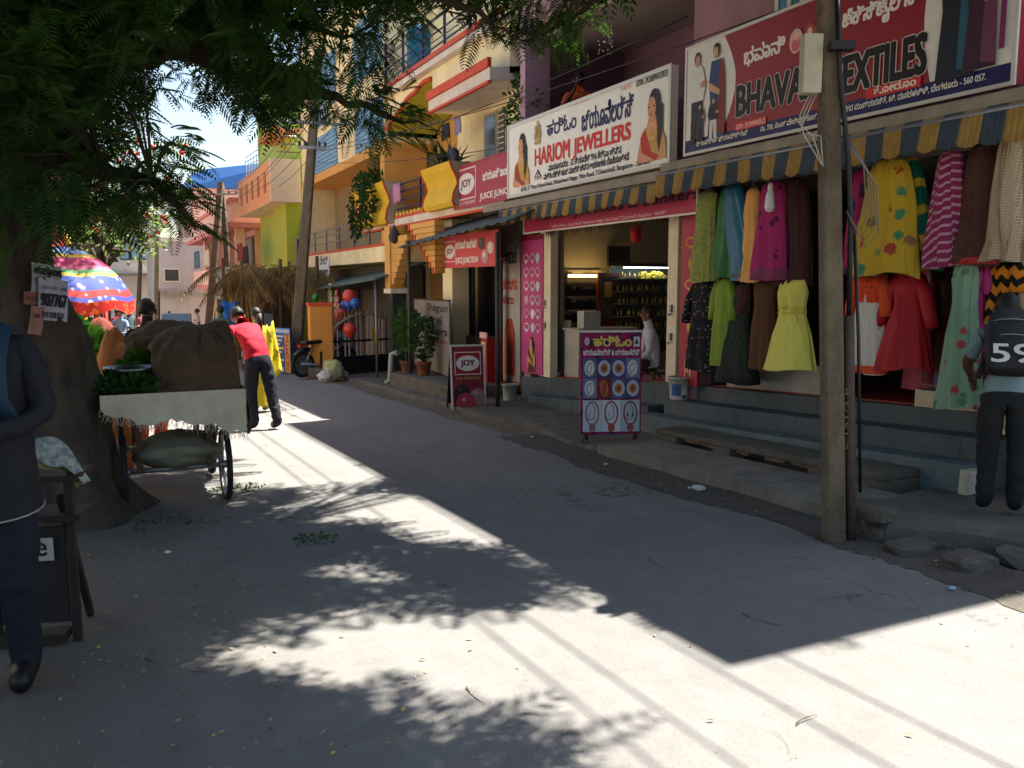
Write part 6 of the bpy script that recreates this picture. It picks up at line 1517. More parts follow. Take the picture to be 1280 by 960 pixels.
m_bag = M('black nylon', '#1a1a1e', .6, .15, 14, .2, 50, .004)
q.build('bag', m_bag, t)
q = MB()
for z in (-.02, .12): q.tube([L(bk_c + bup * z + brt * (.17 * math.cos(a)) + bfw * (-.2 - .105 * math.sin(a))) for a in [math.pi * k / 10 for k in range(11)]], .005, 5)
q.build('zip', m_steel, t)
for s_ in (-1, 1): MB().tube([L(bk_c + bup * .24 + brt * .09 * s_ - bfw * .15), L(J['nb'] + brt * .1 * s_ + bup * .03), L(J['chest'] + brt * .13 * s_ + bfw * .13), L(bk_c - bup * .2 + brt * .19 * s_ + bfw * .0)], .022, 8).build('strap', m_bag, t)
nrm = (L(bk_c - bfw) - L(bk_c)).normalized(); ur = (L(bk_c + brt) - L(bk_c)).normalized(); uu = (L(bk_c + bup) - L(bk_c)).normalized()
s = Sign(L(bk_c - bfw * .2) + nrm * (.103 * boyJ['s']) - ur * .12 - uu * .24, ur, uu, nrm, t); s.text('59', (0, 0), (.24, .145), '#c9c7c0', .02); s.done()
p = PG(1330, 640, .12); person('boy in pale shirt standing at the very right edge of the photo', p, away(p) - .2, 1.5, .45, .1, None, '#6d8388', '#15181b', '#141212', 'short', '#553a2c', lod=1)
# ---- suited schoolboy at the left edge
p = PY(0, 850, 4.0); p.z = gz(4.0); yl = away(p) + math.pi + .35
def suit(root, J, L2W, sc_):
    q = MB(); n = 22; rows = []
    for z, hw, hd, yy in ((1.43, .12, .08, 0), (1.40, .19, .115, 0), (1.3, .205, .135, .0), (1.1, .185, .13, .0), (.95, .185, .135, 0), (.8, .2, .15, .0), (.74, .205, .155, .0)):
        rows.append([L2W((hw * math.cos(2 * math.pi * k / n), yy + hd * math.sin(2 * math.pi * k / n), z - (.03 * math.sin(2 * math.pi * k / n) if z < .8 else 0))) for k in range(n)])
    q.add([x for r_ in rows for x in r_], [(i * n + j, (i + 1) * n + j, (i + 1) * n + (j + 1) % n, i * n + (j + 1) % n) for i in range(len(rows) - 1) for j in range(n)], True)
    bz = q.build('blazer', M('black wool', '#17181e', .85, .15, 9, .2, 70, .004), root)
    MB().tube([rows[-1][k % n] for k in range(n + 1)] , .004, 5).build('piping', M('white piping', '#85837c', .6), bz)
    MB().tube([L2W((.06, .09, 1.46)), L2W((.035, .125, 1.38)), L2W((.0, .14, 1.3))], .02, 6).build('collar', M('white collar', '#cfd0d2', .7), root)
    MB().tube([L2W((-.06, .09, 1.46)), L2W((-.035, .125, 1.38)), L2W((.0, .14, 1.3))], .02, 6).build('collar', M('white collar', '#cfd0d2', .7), root)
    q = MB(); q.tube([L2W((-.03, .1, 1.44)), L2W((-.06, .15, 1.2)), L2W((-.09, .165, 1.0)), L2W((-.05, .168, 1.02))], .004, 5); q.build('lanyard', M('white cord', '#b9b7b0', .6), root)
boy = {}
person('schoolboy in dark blazer and navy trousers standing at the left edge beneath the tree', p, yl, 1.75, 0, 0, dict(lel=(-.25, .03, 1.12), lwr=(-.06, .19, 1.05), rel=(.25, .03, 1.12), rwr=(.05, .2, 1.0)), '#17181e', '#101420', '#121112', 'long', '#7a5238', lod=2, extra=lambda r, J, L, s_: (suit(r, J, L, s_), boy.update(J=J, L=L)))
L = boy['L']
t = thing('backpack', 'blue strapped backpack worn by the schoolboy in the dark blazer', 'backpack', L((0, -.2, 1.0)))
q = MB(); q.ball(L((0, -.22, 1.15)), (.17, .13, .25), 14, 10); q.build('bag', M('blue nylon', '#102e44', .7, .1, 9), t)
for s_ in (-1, 1):
    q = MB(); q.add([L((s_ * x, y, z)) for x, y, z in ((.08, -.1, 1.46), (.145, -.1, 1.45), (.085, .06, 1.485), (.15, .05, 1.47), (.08, .15, 1.34), (.15, .145, 1.33), (.1, .165, 1.2), (.155, .16, 1.2), (.16, .1, 1.05), (.19, .08, 1.05))], [(0, 1, 3, 2), (2, 3, 5, 4), (4, 5, 7, 6), (6, 7, 9, 8)], True); o = q.build('strap', M('blue nylon strap', '#0f2c40', .7, .1, 9), t); so = o.modifiers.new('thickness', 'SOLIDIFY'); so.thickness = .02; so.offset = 1
# ---- the others
p = PG(327, 537)
person('man in bright red shirt bending over towards the cart', p, math.atan2(-RT.x, -RT.y) + .75, 1.78, .74, -.1, dict(lel=(-.24, .42, 1.1), lwr=(-.2, .62, .95), rel=(.24, .4, 1.12), rwr=(.2, .62, .97), lkn=(-.1, .06, .49), rkn=(.12, -.04, .5), ran=(.14, -.16, .09), rto=(.15, .0, .04)), '#b5122c', '#191b26', '#4a2a26', 'short', '#7a5238', lod=2)
def dupatta(root, J, L2W, sc_):
    q = MB(); n = 10; vs_ = []
    for i in range(n + 1):
        f = i / n
        for k in range(5): vs_.append(L2W((.13 + .03 * (k - 2) * (1 + f * 1.2), -.14 - .1 * f + .02 * math.sin(k * 2 + f * 5), 1.46 - .85 * f - .06 * math.sin(k * 1.3))))
    q.add(vs_, [(i * 5 + j, i * 5 + j + 1, i * 5 + j + 6, i * 5 + j + 5) for i in range(n) for j in range(4)], True)
    o = q.build('scarf', M('yellow chiffon scarf', '#c9b71c', .7, .08), root); so = o.modifiers.new('thickness', 'SOLIDIFY'); so.thickness = .01
    q = MB(); n = 20; rows = [[L2W((r_ * math.cos(2 * math.pi * k / n) * (1 + .05 * math.sin(5 * k)), r_ * .8 * math.sin(2 * math.pi * k / n), z)) for k in range(n)] for z, r_ in ((.98, .15), (.7, .18), (.4, .2), (.12, .21))]
    q.add([x for r_ in rows for x in r_], [(i * n + j, (i + 1) * n + j, (i + 1) * n + (j + 1) % n, i * n + (j + 1) % n) for i in range(3) for j in range(n)], True); q.build('skirt', M('yellow cotton skirt', '#b8a51e', .8), root)
p = PG(327, 515); person('woman in yellow scarf and skirt walking behind the man in red', p, away(p) - .5, 1.58, .1, 0, None, '#9c8d1c', '#b8a51e', '#3a2a22', 'short', '#7a5238', lod=1, long_hair=True, extra=dupatta)
p = PY(186, 470, 9.5); p.z = gz(9.5)
person('vegetable seller in dark top and orange trousers standing behind the cart', p, away(p) + .3, 1.66, .05, 0, None, '#1b1e2c', '#c4541f', '#3a2a22', 'long', '#553a2c', lod=2)
p = PX(820, 478, 6.62); p.z = plz(p.y)
yv = math.atan2(-RT.x, -RT.y)
sp = Vector((p.x, p.y, p.z - .70))
person('man in white shirt sitting in the jeweller doorway facing left', sp, yv, 1.68, .22, .2, dict(lhip=(-.1, .06, .86), rhip=(.1, .06, .86), lkn=(-.14, .40, 1.06), rkn=(.14, .40, 1.06), lan=(-.13, .38, .77), ran=(.13, .38, .77), lto=(-.13, .53, .73), rto=(.13, .53, .73), lel=(-.24, .14, 1.08), lwr=(-.18, .34, 1.02), rel=(.24, .14, 1.08), rwr=(.18, .34, 1.02)), '#b9b4bd', '#3a2a22', '#241c1a', 'long', '#7a5238', lod=2)
t = thing('stool', 'low wooden stool under the seated man in the jeweller doorway', 'stool', p)
MB().box(p.x - .17, p.x + .17, p.y - .17, p.y + .17, p.z + .1, p.z + .13).build('seat', M('stool wood', '#5a4330', .6), t)
for a in (-1, 1):
    for c in (-1, 1): MB().box(p.x + a * .15 - .02, p.x + a * .15 + .02, p.y + c * .15 - .02, p.y + c * .15 + .02, p.z + .012, p.z + .1).build('leg', M('stool wood', '#5a4330', .6), t)
p = PX(724, 120, 6.75); p.z = PX(724, 93, 6.75).z - 1.66
person('woman in orange sari looking down from the balcony over the jewellery sign', p, away(p) + math.pi + .1, 1.66, .12, .15, dict(rel=(.26, .18, 1.14), rwr=(.06, .2, 1.4), rpa=(.04, .19, 1.47)), '#c0521f', '#c0521f', '#2a1a14', 'short', '#4a3024', lod=2, long_hair=True)
MB().box(6.5, 7.4, p.y - .6, p.y + .6, 2.902, max(2.91, p.z)).build('balcony_step', m_purple_in, shop)
crowd = [(277, 425, 20, 'man in grey green shirt standing beyond the man in red', '#3f5550', '#26282e', 1.66), (163, 428, 31, 'man in dark shirt standing in the road by the motorbikes', '#3d4a52', '#23242a', 1.72), (249, 425, 36, 'man in white shirt beside the parked car', '#b9b6b0', '#2d2f38', 1.66), (107, 424, 27, 'person in a bright yellow top near the umbrella pole', '#b9b022', '#7a3a2a', 1.6), (124, 424, 33, 'person in checked maroon shirt near the umbrella', '#6b2f38', '#2a2a30', 1.68), (148, 426, 38, 'man in red shirt down the street', '#8c2430', '#22242c', 1.68), (175, 426, 44, 'person in dark red top far down the street', '#7a2c35', '#2c2c34', 1.62), (139, 424, 50, 'person in blue shirt far down the street', '#3a5a86', '#2a2c34', 1.68), (157, 424, 58, 'small far person in white among the motorbikes', '#b0aca6', '#3a3c44', 1.65), (213, 424, 52, 'far person in orange before the grey house', '#a8662c', '#2c2c34', 1.6), (116, 424, 64, 'small far person in grey at the end of the street', '#6d6a68', '#2c2c34', 1.68), (100, 424, 46, 'person in green cloth left of the umbrella leg', '#3c6a44', '#2c2c34', 1.6)]
for k, (x, y, Y, lab, tc_, bc_, h_) in enumerate(crowd):
    p = PY(x, y, Y); p.z = gz(Y); person(lab, p, k * 2.4, h_, .03, 0, None, tc_, bc_, '#241e1c', 'short', '#6b4632', lod=1, fingers=False)

# ================================================================ the big shade tree
def inpoly(p, poly):
    x, y = p; c = False; n = len(poly)
    for i in range(n):
        (x0, y0), (x1, y1) = poly[i], poly[i - 1]
        if (y0 > y) != (y1 > y) and x < (x1 - x0) * (y - y0) / (y1 - y0) + x0: c = not c
    return c
bark = bpy.data.materials.new('rough bark'); bark.use_nodes = True; t_ = NT(bark)
mp = t_.new('ShaderNodeMapping'); mp.inputs['Scale'].default_value = (1, 1, .3); t_.ln(t_.pos(), mp.inputs['Vector'])
n1 = t_.noise(9, 8, .75, mp.outputs[0]); n2 = t_.noise(34, 4, .7, mp.outputs[0])
t_.ln(t_.mix(t_.ramp(n1, .3, .7), hx('#2f2720'), hx('#6a5a4a')), t_.b.inputs['Base Color']); t_.b.inputs['Roughness'].default_value = .95
t_.bump(t_.math('ADD', n1, t_.math('MULTIPLY', n2, .4)), 1.0, .14)
TY = 7.35
ctrl = [(60, 668, .80), (66, 640, .66), (66, 600, .52), (62, 540, .45), (54, 480, .42), (38, 420, .40), (-3, 340, .37), (-10, 270, .35), (-12, 200, .34), (-18, 130, .32), (-20, 40, .30)]
tpts = [(PY(x, y, TY), r) for x, y, r in ctrl]
tree = thing('shade_tree', 'huge dark leaning tree with feathery leaves overhanging the street on the left', 'tree', (tpts[0][0].x, TY, gz(TY)))
q = MB(); n = 36; vs = []; K_ = 60
def trunk_at(f):
    i = min(int(f * (len(tpts) - 1)), len(tpts) - 2); g_ = f * (len(tpts) - 1) - i
    return tpts[i][0].lerp(tpts[i + 1][0], g_), tpts[i][1] + (tpts[i + 1][1] - tpts[i][1]) * g_
for i in range(K_ + 1):
    c, r = trunk_at(i / K_)
    for j in range(n):
        a = 2 * math.pi * j / n; d = Vector((math.cos(a), math.sin(a), 0))
        flare = (1 - min(1, i / 16)) ** 2 * .25 * (1 + math.sin(a * 5 + .6))
        rr = r * (1 + .10 * mnoise.noise(Vector((d.x * 1.6, d.y * 1.6, c.z * 1.1))) + .05 * mnoise.noise(Vector((d.x * 5, d.y * 5, c.z * 2.2))) + .025 * mnoise.noise(Vector((d.x * 14, d.y * 14, c.z * 4)))) + r * flare
        vs.append(c + d * rr)
q.add(vs, [(i * n + j, i * n + (j + 1) % n, (i + 1) * n + (j + 1) % n, (i + 1) * n + j) for i in range(K_) for j in range(n)], True)
q.build('trunk', bark, tree)
fork = trunk_at(.9)[0]; mid = trunk_at(.72)[0]
BR = [  # main limbs: control points and radii
    ([fork, PY(60, 40, 7.0), PY(160, -30, 6.6), PY(300, -90, 6.2), PY(470, -60, 6.0), PY(620, -20, 6.0), PY(735, 8, 6.1)], [.22, .18, .15, .11, .07, .04, .015]),
    ([mid, PY(60, 150, 6.9), PY(140, 70, 6.5), PY(230, 62, 6.4), PY(310, 100, 6.4), PY(400, 118, 6.5), PY(470, 140, 6.5), PY(535, 158, 6.5)], [.17, .13, .1, .075, .055, .035, .02, .008]),
    ([mid, PY(70, 190, 6.6), PY(130, 215, 6.3), PY(190, 225, 6.2), PY(245, 285, 6.2)], [.13, .09, .06, .035, .01]),
    ([fork, Vector((.2, 6.0, 4.1)), Vector((1.0, 4.6, 4.8)), Vector((2.0, 3.2, 5.0)), Vector((2.9, 2.0, 5.1))], [.22, .17, .13, .09, .03]),
    ([fork, Vector((.6, 7.2, 4.6)), Vector((1.8, 7.3, 5.4)), Vector((3.0, 7.0, 5.9)), Vector((4.0, 6.8, 6.0))], [.2, .16, .12, .08, .03]),
    ([fork, Vector((-.8, 8.2, 4.6)), Vector((-.4, 9.4, 5.6)), Vector((.8, 10.2, 6.0)), Vector((1.8, 10.8, 6.2))], [.22, .17, .12, .08, .03]),
    ([fork, Vector((-1.6, 7.0, 4.8)), Vector((-2.6, 6.4, 5.6)), Vector((-3.4, 5.6, 6.0))], [.2, .15, .1, .03]),
    ([fork, Vector((-.9, 5.6, 4.4)), Vector((-.8, 4.0, 4.9)), Vector((-.2, 2.4, 5.2)), Vector((.6, 1.0, 5.4))], [.2, .15, .1, .07, .03]),
    ([PY(160, -30, 6.6), PY(300, 10, 6.3), PY(380, 35, 6.2), PY(440, 45, 6.2)], [.08, .05, .03, .01]),
    ([PY(470, -60, 6.0), PY(560, 0, 6.0), PY(605, 20, 6.0), PY(640, 48, 6.0)], [.05, .035, .02, .008])]
nodes_ = []
for pts, rad in BR:
    q = MB(); P_ = []; R2 = []
    for i in range(len(pts) - 1):
        for k in range(4):
            f = k / 4; P_.append(Vector(pts[i]).lerp(Vector(pts[i + 1]), f) + Vector((rnd.uniform(-.03, .03), rnd.uniform(-.03, .03), rnd.uniform(-.03, .03))) * (1 if k else 0)); R2.append(rad[i] + (rad[i + 1] - rad[i]) * f)
    P_.append(Vector(pts[-1])); R2.append(rad[-1]); nodes_ += P_[2:]
    q.tube(P_, R2, 10); q.build('branch', bark, tree)
NOD = np.array([tuple(p) for p in nodes_])
MASK = [(-400, -700), (1700, -700), (1700, -60), (735, -60), (716, -8), (680, 22), (620, 8), (560, -20), (525, 5), (520, 110), (470, 125), (430, 105), (392, 95), (360, 150), (318, 140), (300, 92), (258, 112), (236, 180), (228, 250), (190, 215), (150, 262), (70, 256), (40, 215), (-400, 225)]
HOLES = [[(172, 30), (228, 22), (262, 70), (262, 150), (236, 172), (190, 158), (170, 100)], [(318, 0), (352, 0), (372, 60), (345, 78), (322, 40)], [(120, 150), (190, 150), (230, 205), (200, 222), (130, 195)], [(95, 60), (140, 45), (160, 95), (120, 120)], [(262, 0), (300, 0), (310, 50), (275, 60)], [(60, 180), (110, 190), (100, 225), (60, 215)]]
LIT = [[(165, 862), (300, 812), (420, 778), (520, 768), (640, 742), (715, 735), (800, 790), (885, 825), (1240, 752), (1290, 765), (1600, 900), (1600, 1500), (820, 1500), (770, 990), (742, 905), (660, 880), (520, 868), (430, 852), (300, 878)],
       [(292, 548), (328, 486), (470, 512), (350, 536), (455, 604), (350, 616), (300, 606)],
       [(410, 650), (500, 626), (600, 668), (700, 722), (640, 702), (560, 684), (500, 672)],
       [(340, 700), (440, 690), (450, 708), (350, 716)], [(100, 400), (300, 400), (300, 470), (100, 470)]]
def shadow_px(p):
    k = (p.z - gz(p.y)) / (SUN.z + SLOPE * SUN.y) ; g_ = p - SUN * k
    return proj((g_.x, g_.y, gz(g_.y)))
def ok_leaf(p, wide=True):
    for ox, oy in ((0, 0), (.3, 0), (-.3, 0), (0, .25), (0, -.25))[:5 if wide else 1]:
        s_ = shadow_px(p + Vector((ox, oy, 0)))
        if s_ and any(inpoly(s_, L_) for L_ in LIT): return False
    v = proj(p)
    if v and -30 < v[0] < 1310 and -30 < v[1] < 990:
        if not inpoly(v, MASK): return False
        if any(inpoly(v, h_) for h_ in HOLES) and rnd.random() < .86: return False
        if v[0] > 330 and v[1] > -60 and rnd.random() < (.6 if v[0] < 385 else .9): return False
        if v[1] > 130 and rnd.random() < .5: return False
        if p.y < 4.2: return False
        if (p - EYE).length < 3.2: return False
    elif (p - EYE).length < 2.4: return False
    return True
clusters = []
g = random.Random(77)
tries = 0
while len(clusters) < 640 and tries < 40000:          # the mass seen overhead
    tries += 1
    x, y = g.uniform(-60, 745), g.uniform(-60, 300)
    p = PY(x, y, g.uniform(5.2, 8.2) if x < 380 else g.uniform(5.7, 6.6))
    if ok_leaf(p): clusters.append(p)
tries = 0; n2 = 0
while n2 < 1500 and tries < 120000:                      # the crown that shades the street
    tries += 1
    gx, gy_ = g.uniform(-4.2, 3.2), g.uniform(-.6, 9.6)
    hgt = g.uniform(4.2, 7.6); p = Vector((gx, gy_, gz(gy_))) + SUN * (hgt / SUN.z)
    s_ = proj((gx, gy_, gz(gy_)))
    if s_ and s_[0] > 640 and s_[1] < 700: continue
    if ok_leaf(p): clusters.append(p); n2 += 1
n3 = 0; tries = 0
DEEP = [(-60, 540), (150, 640), (290, 640), (400, 668), (330, 745), (180, 800), (100, 880), (300, 905), (400, 1000), (-60, 1000)]
while n3 < 700 and tries < 60000:                      # mostly unseen foliage, placed so its shadow darkens the trunk side
    tries += 1
    gp_ = PG(g.uniform(-60, 420), g.uniform(545, 1000)); s_ = proj(gp_)
    if not inpoly(s_, DEEP): continue
    p = gp_ + SUN * (g.uniform(4.4, 8.0) / SUN.z)
    if ok_leaf(p): clusters.append(p); n3 += 1; n2 += 1
MIDS = [(300, 668), (400, 664), (500, 676), (640, 706), (705, 730), (640, 742), (520, 766), (420, 774), (310, 752), (280, 700)]
n3 = 0; tries = 0
while n3 < 90 and tries < 30000:                       # sprays out of view, placed to shade the middle of the street
    tries += 1
    gp_ = PG(g.uniform(280, 705), g.uniform(660, 775)); s_ = proj(gp_)
    if not inpoly(s_, MIDS): continue
    p = gp_ + SUN * (g.uniform(4.6, 6.6) / SUN.z)
    if ok_leaf(p, False): clusters.append(p); n3 += 1; n2 += 1
for x, y in ((704, 6), (690, 22), (722, -6), (668, 18), (652, 38), (727, 10), (640, 20), (610, 30), (590, 12), (712, 24)): clusters.insert(0, PY(x, y, 6.1 + .02 * (x % 7)))
for x, y in ((232, 268), (215, 250), (200, 234), (240, 280), (180, 226), (150, 226), (410, 120), (440, 130), (470, 138), (500, 148), (525, 154), (380, 112), (455, 146), (490, 132), (350, 104)): clusters.insert(0, PY(x, y, 6.2 if x < 300 else 6.5))
q = MB(); FV, FF = [], []
def frond(base, d, L, up_, k=12):
    side = d.cross(up_).normalized(); nrm_ = side.cross(d)
    for i in range(k):
        f = (i + .6) / k; c = base + d * (L * f) - Vector((0, 0, 1)) * (.28 * L * f * f); w = L * .34 * math.sin(math.pi * (.12 + .8 * f)) ** .7
        for s_ in (-1, 1):
            dr = (side * s_ * .9 + d * .45 - nrm_ * .12).normalized(); tv = d * (L * .4 / k)
            tip = c + dr * w - Vector((0, 0, w * .18)); m_ = c + dr * w * .5; b = len(FV)
            FV.extend((c, m_ + tv, tip, m_ - tv)); FF.append((b, b + 1, b + 2, b + 3))
nvis = len(clusters) - n2
for ci, c in enumerate(clusters):
    dd = NOD - np.array(c); i = int((dd ** 2).sum(1).argmin()); nb_ = Vector(NOD[i]); dist = (nb_ - c).length
    if ci > 40 and dist > .8 and any(inpoly(s_, L_) for k in (.25, .5, .75) for s_ in [shadow_px(nb_.lerp(c, k))] if s_ for L_ in LIT): continue
    if dist < 3.0: q.tube([nb_, nb_.lerp(c, .5) + Vector((0, 0, .06 * dist)), c], [.014, .009, .004], 4, False)
    ax_ = (c - nb_).normalized() if dist > .05 else Vector((1, 0, 0))
    for k in range(g.randint(8, 12) if ci < nvis else g.randint(5, 7)):
        d = (ax_ * .8 + Vector((g.uniform(-1, 1), g.uniform(-1, 1), g.uniform(-.85, .3)))).normalized()
        frond(c + Vector((g.uniform(-.12, .12), g.uniform(-.12, .12), g.uniform(-.12, .12))), d, (g.uniform(.15, .27) if ci < nvis else g.uniform(.3, .46)), (Vector((0, 0, 1)) + Vector((g.uniform(-.5, .5), g.uniform(-.5, .5), 0))).normalized(), 12 if ci < nvis else 7)
q.build('twigs', bark, tree)
me = bpy.data.meshes.new('crown'); me.from_pydata([tuple(v) for v in FV], [], FF); me.materials.append(leaf_mat('feather leaf', '#22381a', '#3f5e24'))
o = bpy.data.objects.new('crown', me); COL.objects.link(o); o.parent = tree
me.transform(Matrix.Translation(-org(tree)))
print('clusters', len(clusters), 'leaf faces', len(FF))
# bills pasted on the trunk
def on_trunk(label, px, w, h, col, rot, seed, name='pasted_bill'):
    p = PY(px[0], px[1], TY); c, r = None, None
    best = min((trunk_at(k / 60) for k in range(61)), key=lambda cr: abs(cr[0].z - p.z)); c, r = best
    to = (EYE - c); to.z = 0; to.normalize(); sd = Vector((to.y, -to.x, 0)) * -1
    if sd.dot(RT) < 0: sd.negate()
    off = (p - c).dot(sd); off = max(-r * .9, min(r * .9, off)); dep = math.sqrt(max(.01, r * r - off * off)) + .07
    cc = Vector((c.x, c.y, p.z)) + sd * off + to * dep; a0 = off / r
    N_ = (to * math.cos(a0) + sd * math.sin(a0)).normalized(); U_ = N_.cross(Vector((0, 0, 1))) * -1
    if U_.dot(RT) < 0: U_.negate()
    V_ = Vector((0, 0, 1)); U2 = U_ * math.cos(rot) + V_ * math.sin(rot); V2 = V_ * math.cos(rot) - U_ * math.sin(rot)
    t = thing(name, label, 'poster', cc - U2 * w / 2 - V2 * h / 2)
    O = cc - U2 * w / 2 - V2 * h / 2
    q = MB(); vs = []
    for i in range(5):
        for j in range(5): vs.append(O + U2 * w * i / 4 + V2 * h * j / 4 + N_ * (.006 * math.sin(i * 1.7 + j)))
    q.add(vs, [(i * 5 + j, i * 5 + j + 5, i * 5 + j + 6, i * 5 + j + 1) for i in range(4) for j in range(4)]); q.build('paper', M('bill ' + col, col, .85, .08, 9), t)
    return Sign(O + N_ * .012, U2, V2, N_, t)
s = on_trunk('torn white phone number bill pasted high on the tree trunk', (56, 350), .26, .22, '#a9a9b4', -.12, 1); s.text('WORK@HOME', (.01, .13), (.25, .19), '#23202c', .05); s.text('PART TIME / FULL TIME', (.02, .09), (.24, .11), '#3a3744'); s.done()
s = on_trunk('white phone number bill overlapping below another on the trunk', (64, 374), .24, .3, '#a6a7b6', -.12, 2); s.text('EARN 15000 - 35000', (.02, .22), (.22, .245), '#3a3744'); s.text('907767', (.015, .1), (.22, .19), '#23202c', .05); s.text('953850', (.02, .02), (.2, .06), '#23202c', .04); s.done()
s = on_trunk('small torn salmon pink bill pasted on the tree trunk', (40, 372), .13, .09, '#8d5c50', -.1, 3); s.text('ROOM', (.02, .03), (.11, .06), '#5a3a36', .03); s.done()
s = on_trunk('lower narrow pink bill peeling off the tree trunk', (44, 398), .09, .2, '#91675a', -.2, 4); s.rect((.025, .12), (.06, .15), '#5a2f30'); s.done()

# ================================================================ news board at the left
p = PG(97, 802); A = PG(38, 806); pl = Plane(Vector((A.x, A.y, gz(A.y))), Vector((p.x, p.y, gz(p.y)))); W = pl.W
hb = PY(97, 600, p.y).z - gz(p.y)
t = thing('news_stand', 'dark wooden newspaper stand leaning beside the tree trunk', 'stand', pl.A)
m_dw = M('dark stained wood', '#2a211c', .7, .2, 12)
for u in (-.16, W - .02): pl.box(MB(), u, u + .035, 0, hb, -.03, .0).build('post', m_dw, t)
pl.box(MB(), -.12, W - .03, .1, hb * .72, -.025, -.01).build('panel', M('dark board', '#242022', .7, .1, 5), t)
pl.box(MB(), -.2, W + .05, hb * .76, hb * .8, -.2, .03).build('shelf', m_dw, t); pl.box(MB(), -.2, W + .05, hb - .0, hb + .03, -.22, .02).build('top_shelf', m_dw, t); pl.box(MB(), -.15, W - .04, .02, .06, -.06, .05).build('foot_rail', m_dw, t)
for u in (.0, W - .05): q = MB(); q.bar(pl.at(u, 0, -.35), pl.at(u, hb * .9, -.04), .03); q.build('rear_leg', m_dw, t)
s = pl.sign(t); s.rect((.02, hb * .52), (.13, hb * .66), '#a9a8a0'); s.text('e', (.05, hb * .55), (.1, hb * .63), '#26262a', .04); s.done()
o_ = pl.at(W * .55, hb + .04, -.08)
q = MB(); n = 8
for sh, dz in ((0, 0), (.03, .012)):
    vs = []
    for i in range(n + 1):
        for j in range(4): f = i / n; vs.append(o_ + pl.U * (-.08 + .22 * f + sh) + pl.N * (.0 + .03 * j) + Vector((0, 0, dz + .03 * math.sin(f * 5 + j) + (.08 * (1 - f)) - (.10 * max(0, f - .6) / .4) + .02 * (3 - j))))
    q.add(vs, [(i * 4 + j, i * 4 + j + 1, i * 4 + j + 5, i * 4 + j + 4) for i in range(n) for j in range(3)], True)
    q.mi = 1
q.build('newspaper', [M('yellow page', '#7d7c52', .9, .25, 14), pat('newsprint', 'noise', '#9aa09c', '#6d7672', 30)], None, 'folded newspaper with yellow page lying on the dark stand', 'newspaper')

# ================================================================ vegetable cart
CY0, CY1 = 7.0, 8.75
cx0, cx1 = PY(128, 492, CY0).x, PY(304, 496, CY0).x; cz = PY(215, 492, CY0).z; cg = gz(7.6)
cart = thing('vegetable_cart', 'four-wheeled vegetable push cart with a sackcloth apron parked by the tree', 'cart', ((cx0 + cx1) / 2, (CY0 + CY1) / 2, cg))
m_cw = M('old cart timber', '#4d3c2d', .85, .25, 12)
for k in range(8):
    x = cx0 + (cx1 - cx0) * k / 8; MB().box(x + .005, x + (cx1 - cx0) / 8 - .005, CY0, CY1, cz - .06, cz - .02).build('deck_plank', m_cw, cart)
for x in (cx0, cx1 - .06): MB().box(x, x + .06, CY0, CY1, cz - .13, cz - .062).build('deck_beam', m_cw, cart)
for y in (CY0 + .3, CY1 - .35):
    MB().tube([(cx0 + .08, y, cg + .3), (cx1 - .08, y, cg + .3)], .02, 8).build('axle', m_steel, cart)
    for x in (cx0 + .24, cx1 - .24): MB().box(x - .025, x + .025, y - .03, y + .03, cg + .3, cz - .13).build('axle_post', m_cw, cart)
    for x in (cx0 + .12, cx1 - .12):
        R0 = .3; c0_ = Vector((x, y, cg + R0)); axm = Matrix.Rotation(R(90), 3, 'Y')
        q = MB(); q.lathe(c0_, [(R0 - .035, -.02), (R0 - .01, -.024), (R0, 0), (R0 - .01, .024), (R0 - .035, .02), (R0 - .035, -.02)], 30, False, True, axm); wo = q.build('wheel', M('black rubber', '#17171a', .8, .15, 20), cart)
        q = MB(); q.lathe(c0_, [(R0 - .055, -.014), (R0 - .036, -.018), (R0 - .036, .018), (R0 - .055, .014), (R0 - .055, -.014)], 30, False, True, axm); q.build('rim', m_steel, wo)
        q = MB(); q.lathe(c0_, [(.03, -.05), (.03, .05)], 12, True, True, axm); q.build('hub', m_steel, wo)
        q = MB()
        for k in range(16): a = 2 * math.pi * k / 16; q.tube([c0_ + Vector((.03 * (-1) ** k, .02 * math.cos(a), .02 * math.sin(a))), c0_ + Vector((0, (R0 - .045) * math.cos(a), (R0 - .045) * math.sin(a)))], .003, 4, False)
        q.build('spokes', m_steel, wo)
# sackcloth apron over the near end with a frayed, sagging edge
m_tarp = M('frayed woven sack', '#b4ab97', .9, .12, 7, .5, 120, .006, grime=.45, gcol='#776c57')
q = MB(); n = 40; mrow = 9; vs = []
for i in range(n + 1):
    f = i / n; x = cx0 - .02 + (cx1 - cx0 + .04) * f
    low = .18 + .15 * f ** 1.2 + .09 * mnoise.noise(Vector((f * 5, 2, 0))) + .04 * mnoise.noise(Vector((f * 19, 5, 0))) - (.0 if f > .08 else .08 * (1 - f / .08))
    for j in range(mrow):
        v = j / (mrow - 1)
        vs.append((x, CY0 - .015 - .02 * math.sin(f * 9 + v * 3) * v - .015 * math.sin(f * 23) * v, cz + .012 - low * v))
q.add(vs, [(i * mrow + j, i * mrow + j + 1, (i + 1) * mrow + j + 1, (i + 1) * mrow + j) for i in range(n) for j in range(mrow - 1)], True)
for i in range(n + 1): e = vs[i * mrow + mrow - 1]; [q.tube([e, (e[0] + rnd.uniform(-.03, .03), e[1] - .01, e[2] - rnd.uniform(.01, .07))], .002, 3, False) for _ in range(4)]
vs = []
for i in range(13):
    f = i / 12
    for j in range(6): v = j / 5; vs.append((cx1 + .015 + .015 * math.sin(f * 8 + v), CY0 + f * 1.2, cz + .012 - (.3 - .1 * f) * v))
